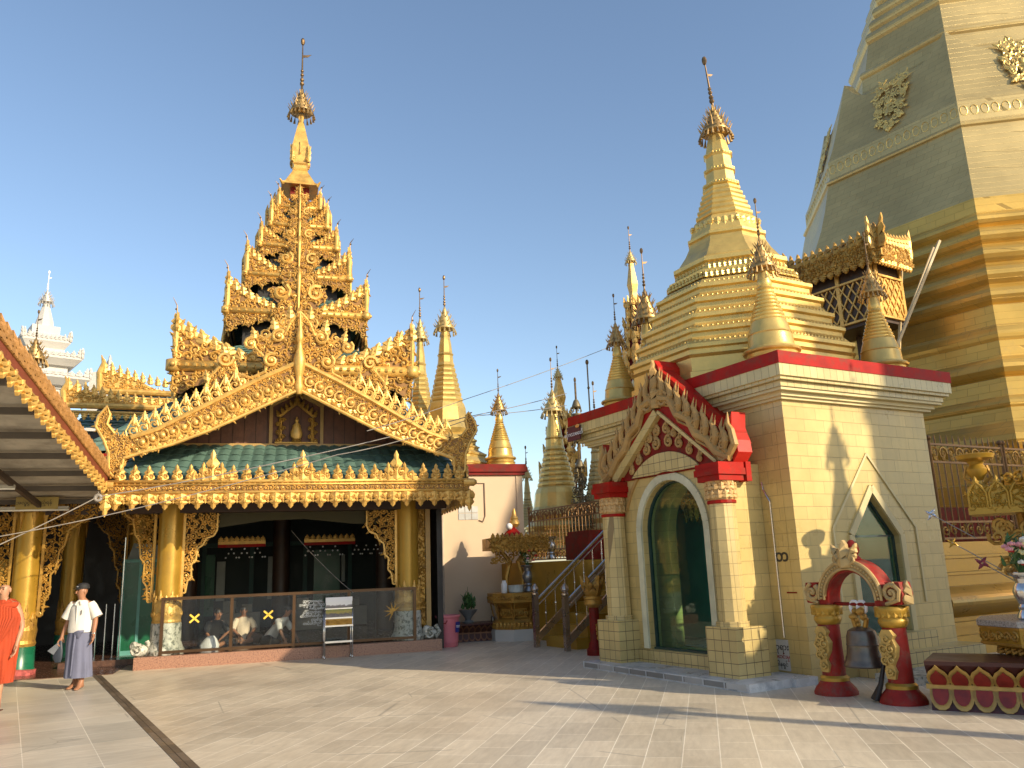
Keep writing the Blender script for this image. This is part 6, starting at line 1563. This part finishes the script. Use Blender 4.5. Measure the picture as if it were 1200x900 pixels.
# dark filigree umbrella tower
ft = thing('umbrella_tower', 'dark filigree tower of stacked hanging umbrellas beyond the fence', 'lamp tower', Vector((1.95,24.5,1.8)), SHR_A)
m = MB(); m.tube([(0,0,0),(0,0,6.2)], .04, 8); m.build('pole', dark_metal, ft)
fil = M('dark_filigree', (.20,.16,.09), .5, .5, .4, 9)
m = MB(); rr = random.Random(2); m.tube([(0,0,0),(0,0,2.9)], .10, 8)
for k in range(6): m.tube([((.7-.13*k)*cos(2*PI*i/16),(.7-.13*k)*sin(2*PI*i/16),.1+.5*k) for i in range(17)], .03, 5); m.bar((-.7+.13*k,0,.1+.5*k),(.7-.13*k,0,.1+.5*k),.03); m.bar((0,-.7+.13*k,.1+.5*k),(0,.7-.13*k,.1+.5*k),.03)
for i in range(140):
    z = rr.uniform(0,2.9); r_ = (.75-.2*z)*rr.uniform(.5,1); a = rr.uniform(0,6.3)
    m.T = Matrix.Translation((r_*cos(a),r_*sin(a),z)) @ Matrix.Rotation(rr.uniform(0,6.3),4,'Z'); m.scroll(0,0,.13,0,.025,1.3,i,1,4,9)
m.T = None; m.build('filigree', fil, ft)
for z_, up_ in ((3.1,1),(4.0,1),(4.75,0),(5.25,1)):
    m = MB(); m.smooth = True
    m.lathe([(.02,z_+.36),(.10,z_+.28),(.17,z_+.10),(.19,z_),(.16,z_+.02),(.09,z_+.2)] if up_ else [(.03,z_-.02),(.14,z_+.08),(.22,z_+.25),(.23,z_+.30),(.18,z_+.28),(.05,z_+.1)], 14); m.smooth = False
    for i in range(7): a = 2*PI*i/7; m.tube([(.18*cos(a),.18*sin(a),z_),(.2*cos(a),.2*sin(a),z_-.13)],[.012,.03],5)
    m.build('umbrella', fil, ft)
m = MB(); m.ball((0,0,6.3),.05,8,6,1,1,2); m.build('top_bud', dark_metal, ft); ft.scale = (.8,.8,.86)
oct_stupa('gilded_stupa', 'shaded stupa seen between the umbrella tower and the left porch pillar', Vector((2.55,25.0,1.9)), 4.4, 1.0, SHR_A, gold_rough, sides=16)
oct_stupa('gilded_stupa', 'small far stupa low behind the fence beside the pale building corner', Vector((.42,31,1.9)), 3.5, .7, SHR_A, gold_rough, sides=12)
fp = MB(); fp.tube([(0,0,0),(0,0,6.6)],.025,6); fp.ball((0,0,6.6),.06,8,6,1,1,1.6); fp.ball((0,0,5.7),.05,7,5); o = fp.build('lamp_pole', dark_metal); o.location = (2.6,27,1.8); props(o, 'thin dark pole standing behind the left end of the shrine cornice', 'pole')
rb = MB(); rb.box(0,0,0,1.1,.8,.62); rb.box(.05,.05,.62,1.05,.75,.72); o = rb.build('red_chest', red_dk); o.location = Sw(3.75,9.3,1.75); o.rotation_euler = (0,0,SHR_A+rad(90)); props(o, 'red painted chest behind the bars of the low gilded fence', 'chest')
# ================================================================== wires
def wire(label, pts, sag, r=.010, m_=wire_m):
    q = MB(); q.smooth = True; out = []
    for (a, b), s in zip(zip(pts, pts[1:]), sag):
        a, b = Vector(a), Vector(b)
        for i in range(13):
            t = i/12; p = a.lerp(b, t); p.z -= s*4*t*(1-t); out.append(p)
    clean = [out[0]]+[p for p, q2 in zip(out[1:], out) if (p-q2).length > 1e-5]
    o = q.tube(clean, r, 6).build('overhead_wire', m_, None, True); props(o, label, 'wire', 'overhead wires'); return o
wa = dict(a=at(-20,647,13.5), b=at(115,582,14.6), c=at(330,541,15.4), d=at(545,489,17.0), e=at(712,405,22.0))
wire('highest overhead wire crossing the gable and rising to the slender spire at the right', [at(430,505,15.3), at(545,468,17.0), at(728,401,21.0)], [.02,.04], .008)
wire('overhead wire carrying a round grey insulator at the left and crossing the lower green roof', [wa['a'], wa['b'], wa['c'], wa['d'], at(664,461,23.5)], [.02,.03,.03,.03])
wire('lowest overhead wire entering below the insulator and crossing the eave crest', [at(-20,632,13.5), at(150,598,14.8), at(395,533,15.5), at(470,516,16.2), at(560,487,18.0), at(664,475,23.5)], [.02,.03,.02,.03,.03], .009)
ins = thing('wire_insulator', 'round grey insulator wheel strung on the overhead wire at the left', 'insulator', wa['b'], HALL_A)
q = MB(); q.smooth = True; q.tube([(.05*cos(2*PI*i/16),0,.05*sin(2*PI*i/16)-.02) for i in range(17)], .03, 8); q.build('ring', wire_m, ins); MB().tube([(0,0,.02),(0,0,.10)], .012, 6).build('hook', wire_m, ins)
# thin hanging cable from eave to stand
wire('slack cable hanging inside the hall from the beam down to the picture stand', [Hw(-.05,.7,2.55), Hw(1.18,-.02,1.24)], [.06], .005)
# ================================================================== neighbour shrine just outside the frame, throwing the long shadows
TX, TY = 3.7, -10.5
tw = dup(shr, Sw(TX,TY), label='matching cream shrine standing outside the right edge of the photograph')
src = [o for o in col.objects if o.name == 'corner_stupa'][0]
for (x, y), lb in zip(((.38,.42),(.25,4.50),(2.85,.40)), ('front','far left','right end')):
    n_ = dup(src, Sw(TX+x,TY+y,4.372), label=f'corner stupa at the {lb} corner of the matching shrine outside the right edge')
nb_ = thing('tall_building', 'tall cream building with a red roof edge standing outside the right edge of the photograph', 'building', Sw(10.48,-11.56,0), SHR_A+rad(26.2))
MB().box(-2.7,-5,0,2.7,0,11.9).build('wall', pinkwall, nb_); MB().box(-2.8,-5.1,11.9,2.8,.1,12.15).build('red_cornice', red_dk, nb_)
for k in range(3):
    for i in range(3): m = MB(); m.box(-1.9+1.5*i,0,1.5+3.4*k,-1.1+1.5*i,.03,3.2+3.4*k); m.build('window', fr_m, nb_)
oct_stupa('gilded_stupa', 'gilded stupa on the tall cream building outside the right edge', Sw(10.48,-11.56,12.15)-(_sv*.897-_su*.4415)*1.9+(_su*.897+_sv*.4415)*2.1, 5.0, 1.9, SHR_A)
round_stupa('gilded_stupa', 'small gilded stupa on the corner of the tall cream building outside the right edge', Sw(10.48,-11.56,12.15)-(_sv*.897-_su*.4415)*.6+(_su*.897+_sv*.4415)*.35, .5)
pole = thing('prayer_post', 'tall banner post topped by a spread umbrella outside the right edge of the photograph', 'post', Sw(1.78,-9.5,0), SHR_A)
m = MB(); m.smooth = True; m.lathe([(.3,0),(.3,.4),(.15,.5),(.12,3.6),(.10,4.5)], 16); m.build('shaft', gold_paint, pole, True)
m = MB(); hti(m,0,0,4.5,.30,.8); m.build('umbrella', gold_rough, pole)

# ================================================================== unseen hall added left of the court to bounce sun onto shaded faces
lh = thing('bounce_hall', 'unseen long cream hall with a green roof, added to bounce sunlight into the court', 'hall', Vector((-12.5,-9,0)), rad(4))
MB().box(-4,0,0,0,15,5.2).build('wall', pinkwall, lh)
for i in range(5): MB().box(0,1.2+2.8*i,.3,.03,2.8+2.8*i,3.2).build('door', fr_m, lh)
m = MB(); m.prism([(-4.6,5.2),(.8,5.2),(-1.9,7.4)], -.4, 15.4); m.build('roof', greenroof_dk, lh)

bpy.context.view_layer.update()
ci = car.matrix_world.inverted(); q = MB(); q.bar(tuple(ci @ at(1101,282,16.4)), tuple(ci @ at(1045,420,16.0)), .055); q.build('support_pole', pp_, car)
q = MB(); q.bar(tuple(ci @ at(1094,290,16.7)), tuple(ci @ at(1060,380,16.6)), .04); q.build('support_pole', pp_, car)
# ================================================================== PEOPLE
def hand_joints(J, E, side, wrist, d, palm_dir, r=.0095, curl=.35):
    # five short finger chains rooted inside the palm; d: pointing direction, palm_dir: direction the fingers curl to
    d = Vector(d).normalized(); c = Vector(palm_dir).normalized(); sdv = d.cross(c).normalized()
    w_ = Vector(wrist); pm = w_+d*.06; J['palm'+side] = (tuple(pm), (.034,.02)); E.append(('wrist'+side, 'palm'+side))
    for i, (o_, L_) in enumerate(((-.030,.070),(-.010,.082),(.010,.078),(.028,.062))):
        a = pm+sdv*o_+d*.022; b = a+d*L_*.5+c*L_*.12; e = b+d*L_*.4+c*L_*curl
        J[f'f{i}a{side}'] = (tuple(a), r*1.15); J[f'f{i}b{side}'] = (tuple(b), r); J[f'f{i}c{side}'] = (tuple(e), r*.8)
        E += [('palm'+side, f'f{i}a{side}'), (f'f{i}a{side}', f'f{i}b{side}'), (f'f{i}b{side}', f'f{i}c{side}')]
    a = w_+d*.03-sdv*.035; b = a+d*.03-sdv*.018+c*.015; e = b+d*.03+c*.015
    J['ta'+side] = (tuple(a), r*1.3); J['tb'+side] = (tuple(b), r*1.1); J['tc'+side] = (tuple(e), r*.9)
    E += [('wrist'+side,'ta'+side),('ta'+side,'tb'+side),('tb'+side,'tc'+side)]
def standing(name, parent, mat, h=1.62, head_turn=0., elbows=None, wrists=None, feet=None, lean=0.):
    k = h/1.62
    J = {'pelvis':((0,0,.86),(.14,.10)),'spine':((0,.01,1.04),(.12,.09)),'chest':((0,.015,1.22),(.145,.10)),'neck0':((0,.01,1.345),(.06,.055)),'neck':((0,-.005+lean,1.40),.050),
         'jaw':((sin(head_turn)*.022,-.022*cos(head_turn)+lean,1.450),(.062,.066)),'head':((0,-.005+lean,1.52),(.080,.093)),'crown':((0,.005+lean,1.585),(.066,.077))}
    E = [('pelvis','spine'),('spine','chest'),('chest','neck0'),('neck0','neck'),('neck','jaw'),('jaw','head'),('head','crown')]
    elbows = elbows or {'L':(.255,.03,1.03),'R':(-.255,.03,1.03)}; wrists = wrists or {'L':(.265,-.05,.80),'R':(-.265,-.05,.80)}
    feet = feet or {'L':(.10,.0,0),'R':(-.10,.0,0)}
    for s_, g in (('L',1),('R',-1)):
        J['sh'+s_] = ((g*.165,.01,1.30),.062); J['up'+s_] = (tuple((Vector((g*.19,.015,1.28))+Vector(elbows[s_]))/2), .047); J['el'+s_] = (elbows[s_],.038); J['fo'+s_] = (tuple(Vector(elbows[s_])*.55+Vector(wrists[s_])*.45), .037); J['wrist'+s_] = (wrists[s_],(.027,.022))
        E += [('chest','sh'+s_),('sh'+s_,'up'+s_),('up'+s_,'el'+s_),('el'+s_,'fo'+s_),('fo'+s_,'wrist'+s_)]
        hand_joints(J, E, s_, wrists[s_], Vector(wrists[s_])-Vector(elbows[s_])+Vector((0,-.02,-.1)), (-g*.5,-.6,0))
        fx, fy, fz = feet[s_]
        J['hip'+s_] = ((g*.085,0,.80),.092); J['knee'+s_] = ((fx*.95,fy*.5-.02,.45+fz*.5),.058); J['calf'+s_] = ((fx,fy+.02,.30+fz),.052); J['ankle'+s_] = ((fx,fy+.02,.085+fz),.036); J['ball'+s_] = ((fx+g*.015,fy-.10,.028+fz),(.040,.024)); J['toe'+s_] = ((fx+g*.02,fy-.165,.02+fz),(.034,.016)); J['heel'+s_] = ((fx,fy+.065,.032+fz),.03)
        E += [('pelvis','hip'+s_),('hip'+s_,'knee'+s_),('knee'+s_,'calf'+s_),('calf'+s_,'ankle'+s_),('ankle'+s_,'ball'+s_),('ball'+s_,'toe'+s_),('ankle'+s_,'heel'+s_)]
    J = {n: (tuple(c*k for c in p), (tuple(q*k for q in r) if isinstance(r, tuple) else r*k)) for n, (p, r) in J.items()}
    return skin(name, J, E, mat, parent)
def face(parent, k, turn, lean, mat, hz=1.525, glasses=False):
    T = Matrix.Translation((0,lean*k,hz*k)) @ Matrix.Rotation(turn,4,'Z') @ Matrix.Scale(k,4)
    m = MB(); m.smooth = True; m.T = T; m.tube([(0,-.080,.005),(0,-.100,-.022),(0,-.106,-.036),(0,-.088,-.044)], [.008,.012,.016,.010], 8)
    for s in (-1,1): m.ball((s*.077,.005,-.012),.03,8,6,.35,.7,1.1)
    m.ball((0,-.08,-.066),.02,8,5,1.3,.5,.35); m.build('nose_and_ears', mat, parent, True)
    m = MB(); m.T = T
    for s in (-1,1): m.ball((s*.03,-.079,.0),.012,8,5,1.1,.6,.6); m.bar((s*.014,-.086,.022),(s*.046,-.078,.020),.012,.006)
    m.bar((-.02,-.091,-.064),(.02,-.091,-.064),.006,.004)
    m.build('eyes_and_brows', hair_m, parent)
    if glasses:
        m = MB(); m.T = T
        for s in (-1,1): m.tube([(s*.032+.024*cos(2*PI*i/12),-.094,.0+.018*sin(2*PI*i/12)) for i in range(13)], .004, 5); m.bar((s*.056,-.092,.004),(s*.082,.0,.0),.005)
        m.build('spectacles', black_m, parent)
# --- man in white shirt and longyi
mp = Hw(-3.34,-2.41,0)
man = thing('person', 'man in a white short sleeved shirt, grey blue longyi and black cap walking barefoot', 'person', mp, rad(-4))
tr = rad(-38)
standing('body', man, skin_m, 1.60, tr, {'L':(.235,.03,1.05),'R':(-.245,.05,1.04)}, {'L':(.255,-.04,.83),'R':(-.285,-.02,.82)}, {'L':(.10,-.04,0.0),'R':(-.07,.08,0.0)})
k = 1.60/1.62
face(man, k, tr, 0, skin_m, 1.53)
m = MB(); m.smooth = True
loft(m, [(0,.0,.865,.185,.125,.03),(0,0,.92,.19,.13,.03),(0,.01,1.05,.185,.125,.02),(0,.012,1.18,.185,.12,.012),(0,.012,1.26,.185,.112,.006),(0,.012,1.315,.145,.09,0),(0,.005,1.345,.085,.07,0),(0,.0,1.36,.066,.06,0)], 40, True, nf=7)
for s in (-1,1):
    q = Vector((s*.15,.012,1.285)); e_ = Vector((s*.255,.03,1.09)); d_ = (e_-q)
    m.tube([q-d_*.15, q+d_*.1, q+d_*.45, q+d_*.8, e_], [.062,.076,.078,.082,.085], 16)
m.build('shirt', shirt_m, man, True)
m = MB()
m.tube([(.0,-.075,1.36),(-.03,-.088,1.33),(-.05,-.102,1.29)], .012, 6); m.tube([(.0,-.075,1.36),(.03,-.088,1.33),(.05,-.102,1.29)], .012, 6); m.box(-.006,-.125,.9,.006,-.112,1.3); m.build('collar_and_placket', shirt_m, man)
m = MB(); m.smooth = True; m.tube([(.075,-.118,1.21),(.075,-.122,1.14)], .006, 6); m.build('pocket_pen', black_m, man)
m = MB(); m.smooth = True
loft(m, [(0,.0,.875,.160,.118,.01),(0,0,.84,.178,.13,.02),(0,0,.70,.192,.14,.05),(.01,0,.50,.192,.15,.07),(.012,.01,.32,.198,.16,.09),(.015,.015,.18,.205,.175,.10)], 60, False, nf=8, seed=5)
m.build('longyi', longyi_m, man, True)
m = MB(); m.smooth = True; loft(m, [(.06,-.12,.78,.02,.02,.2),(.055,-.135,.84,.05,.035,.2),(.07,-.135,.875,.065,.04,.3),(.09,-.12,.90,.045,.03,.2)], 16, True, nf=4); m.tube([(.02,-.145,.86),(.015,-.165,.6),(.01,-.175,.22)], [.018,.014,.01], 7); m.build('longyi_knot', longyi_m, man, True)
T = Matrix.Translation((0,.0,1.535*k)) @ Matrix.Rotation(tr,4,'Z') @ Matrix.Scale(k,4)
m = MB(); m.smooth = True; m.T = T; m.lathe([(.088,.022),(.092,.05),(.084,.085),(.06,.108),(.02,.118),(.002,.119)], 22, 0, .0, 0, .92, 1.08)
m.prism([(-.072,-.03),(-.066,-.10),(-.04,-.142),(0,-.155),(.04,-.142),(.066,-.10),(.072,-.03)], .018, .028, 'xy'); m.build('cap', black_m, man, True)
m = MB(); m.T = T; m.box(-.035,-.101,.05,.035,-.093,.068); m.build('cap_badge', M('grey_badge', (.4,.4,.4), .5), man)
m = MB(); m.smooth = True; m.tube([(.257+.03*cos(2*PI*i/12),-.04+.027*sin(2*PI*i/12),.845) for i in range(13)], .008, 6); m.build('wrist_watch', silver, man)
bg_ = thing('sandals', 'dark sandals held in the right hand of the man in the white shirt', 'sandals', mp+Vector((-.30,-.03,.60)), rad(-4))
m = MB(); m.smooth = True
loft(m, [(0,0,-.18,.05,.02,0),(-.01,0,-.1,.085,.03,0),(0,0,0,.07,.028,0),(.02,0,.12,.03,.018,0),(.02,0,.15,.015,.012,0)], 16, True)
m.build('dark_sole', M('navy_rubber', (.03,.04,.06), .5), bg_, True)
m = MB(); m.prism([(-.16,-.0),(-.04,.09),(.0,.12),(.01,.04),(-.06,-.06)], -.04, -.02); m.build('grey_strap', M('grey_rubber', (.18,.2,.23), .5), bg_)
# --- monk cut by the left edge
kp = Hw(-3.94,-4.25,0)
monk = thing('person', 'shaven headed monk in a saffron orange robe at the left edge', 'person', kp, rad(12)); monk.scale = (.9,.95,1)
kk = 1.70/1.62; tr2 = rad(-18)
standing('body', monk, skin_l, 1.68, tr2, {'L':(.25,.04,1.03),'R':(-.22,-.02,1.03)}, {'L':(.235,-.08,.80),'R':(-.1,-.2,.98)}, {'L':(.07,-.12,0),'R':(-.09,.14,0)}, -.03)
face(monk, 1.68/1.62, tr2, -.03, skin_l)
m = MB(); m.smooth = True
loft(m, [(0,-.02,1.44,.072,.07,.03),(0,-.01,1.42,.095,.085,.04),(0,.0,1.39,.14,.11,.04),(0,.005,1.355,.185,.125,.03),(0,.01,1.31,.215,.14,.03),(0,.01,1.25,.232,.15,.05),(.005,.01,1.16,.235,.155,.05),(-.005,.01,1.06,.225,.16,.06),(0,0,.96,.222,.165,.06),(.008,0,.86,.228,.17,.07),(0,0,.74,.225,.175,.08),(-.01,0,.62,.222,.175,.09),(0,0,.52,.215,.175,.09),(.005,.0,.43,.208,.175,.10),(0,.0,.35,.20,.18,.12)], 96, False, nf=11, seed=2)
m.build('robe', robe_m, monk, True)
m = MB(); m.smooth = True
for i in range(5):
    x = .03+.04*i; m.tube([(x-.02,-.14,1.36-.01*i),(x+.01,-.175,1.2),(x*.6,-.19,1.0),(x*.3-.03,-.20,.84)], [.03,.036,.034,.014], 8)
m.tube([(-.17,-.02,1.33),(-.09,-.10,1.375),(.0,-.125,1.36),(.09,-.115,1.36),(.155,-.06,1.365),(.17,.03,1.36),(.09,.09,1.41),(.0,.09,1.43)], [.028,.036,.04,.042,.045,.042,.036,.03], 10)
m.build('robe_drape', robe_m, monk, True)
m = MB()
for s, (fx, fy) in ((1,(.07,-.12)),(-1,(-.09,.14))):
    m.prism([(fx*1.04-.045,fy-.2),(fx*1.04+.055,fy-.2),(fx*1.04+.05,fy+.1),(fx*1.04-.04,fy+.1)], .002, .016, 'xy'); m.tube([(fx*1.04-.05,fy-.06,.015),(fx*1.04+.01,fy-.12,.065),(fx*1.04+.055,fy-.06,.015)], .009, 6)
m.build('sandals', M('brown_leather', (.10,.04,.02), .6), monk)
# --- three people seated on the hall floor behind the glass
def sitting(label, x, y, rot, shirt, lowr, lean=0., hair=True, s=.92, arm=None):
    o = thing('person', label, 'person', Hw(x,y,.233), HALL_A+rot)
    ln = lean
    J = {'pelvis':((0,0,.11),(.15,.12)),'spine':((0,-.3*ln,.30),(.125,.095)),'chest':((0,-.75*ln,.47),(.14,.10)),'neck':((0,-1.05*ln,.62),.05),'jaw':((0,-1.15*ln-.02,.68),(.058,.06)),'head':((0,-1.2*ln,.75),(.073,.085)),'crown':((0,-1.22*ln,.81),.06)}
    E = [('pelvis','spine'),('spine','chest'),('chest','neck'),('neck','jaw'),('jaw','head'),('head','crown')]
    for t_, g in (('L',1),('R',-1)):
        J['sh'+t_] = ((g*.16,-.8*ln,.54),.06); el = (g*.25,-.12-.8*ln,.34); wr = arm[t_] if arm else (g*.14,-.30,.22)
        J['el'+t_] = (el,.042); J['wrist'+t_] = (wr,.028)
        E += [('chest','sh'+t_),('sh'+t_,'el'+t_),('el'+t_,'wrist'+t_)]; hand_joints(J, E, t_, wr, Vector(wr)-Vector(el), (0,0,-1))
        J['hip'+t_] = ((g*.10,-.02,.10),.10); J['knee'+t_] = ((g*.34,-.28,.13),.07); J['ankle'+t_] = ((-g*.02,-.36-.06*g,.06),.045); J['toe'+t_] = ((-g*.14,-.38-.06*g,.04),(.045,.03))
        E += [('pelvis','hip'+t_),('hip'+t_,'knee'+t_),('knee'+t_,'ankle'+t_),('ankle'+t_,'toe'+t_)]
    J = {n: (tuple(c*s for c in p), (tuple(q*s for q in r) if isinstance(r, tuple) else r*s)) for n, (p, r) in J.items()}
    skin('body', J, E, skin_m, o)
    m = MB(); m.smooth = True
    loft(m, [(0,0,.06*s,.19*s,.16*s,.02),(0,-.3*ln*s,.28*s,.165*s,.13*s,.03),(0,-.75*ln*s,.46*s,.185*s,.13*s,.02),(0,-.95*ln*s,.56*s,.15*s,.10*s,.0),(0,-1.03*ln*s,.61*s,.07*s,.07*s,0)], 30, True)
    for g in (-1,1): m.tube([(g*.14*s,-.8*ln*s,.55*s),(g*.205*s,(-.06-.8*ln)*s,.45*s),(g*.25*s,(-.12-.8*ln)*s,.34*s)], [.07*s,.072*s,.066*s], 12)
    m.build('shirt', shirt, o, True)
    m = MB(); m.smooth = True
    for g in (-1,1): m.tube([(g*.08*s,0,.10*s),(g*.22*s,-.16*s,.13*s),(g*.35*s,-.29*s,.12*s),(g*.16*s,-.35*s,.08*s)], [.13*s,.115*s,.09*s,.07*s], 12)
    m.build('lower_garment', lowr, o, True)
    m = MB(); m.smooth = True; m.ball((0,(-1.2*ln+.022)*s,.775*s),.088*s,14,9,.95,1.05,1.0); m.build('hair', hair_m, o, True)
    face(o, s, 0, (-1.2*ln), skin_m, .745)
    return o
sitting('dark clothed person bending forward behind the first taped glass pane', -1.62, 1.35, .5, black_m, black_m, .30)
sitting('person in a cream blouse sitting upright behind the second glass pane', -1.0, 1.95, .2, M('cream_blouse', (.62,.52,.38), .8, 0, .15, 12), M('brown_skirt', (.10,.06,.04), .8), .04)
sitting('person in a white shirt leaning on one arm behind the second taped glass pane', -.48, 1.0, 1.05, shirt_m, black_m, .42, arm={'L':(.30,-.62,.06),'R':(-.24,-.60,.06)})
bagw = MB(); bagw.smooth = True; loft(bagw, [(0,0,0,.16,.12,.08),(0,0,.1,.19,.13,.12),(.02,0,.22,.12,.08,.2),(.03,0,.28,.05,.04,.3)], 18, True); o = bagw.build('white_bag', white_m, None, True); o.location = Hw(-1.58,.62,.233); props(o, 'crumpled white bag on the hall floor before the bending person', 'bag')
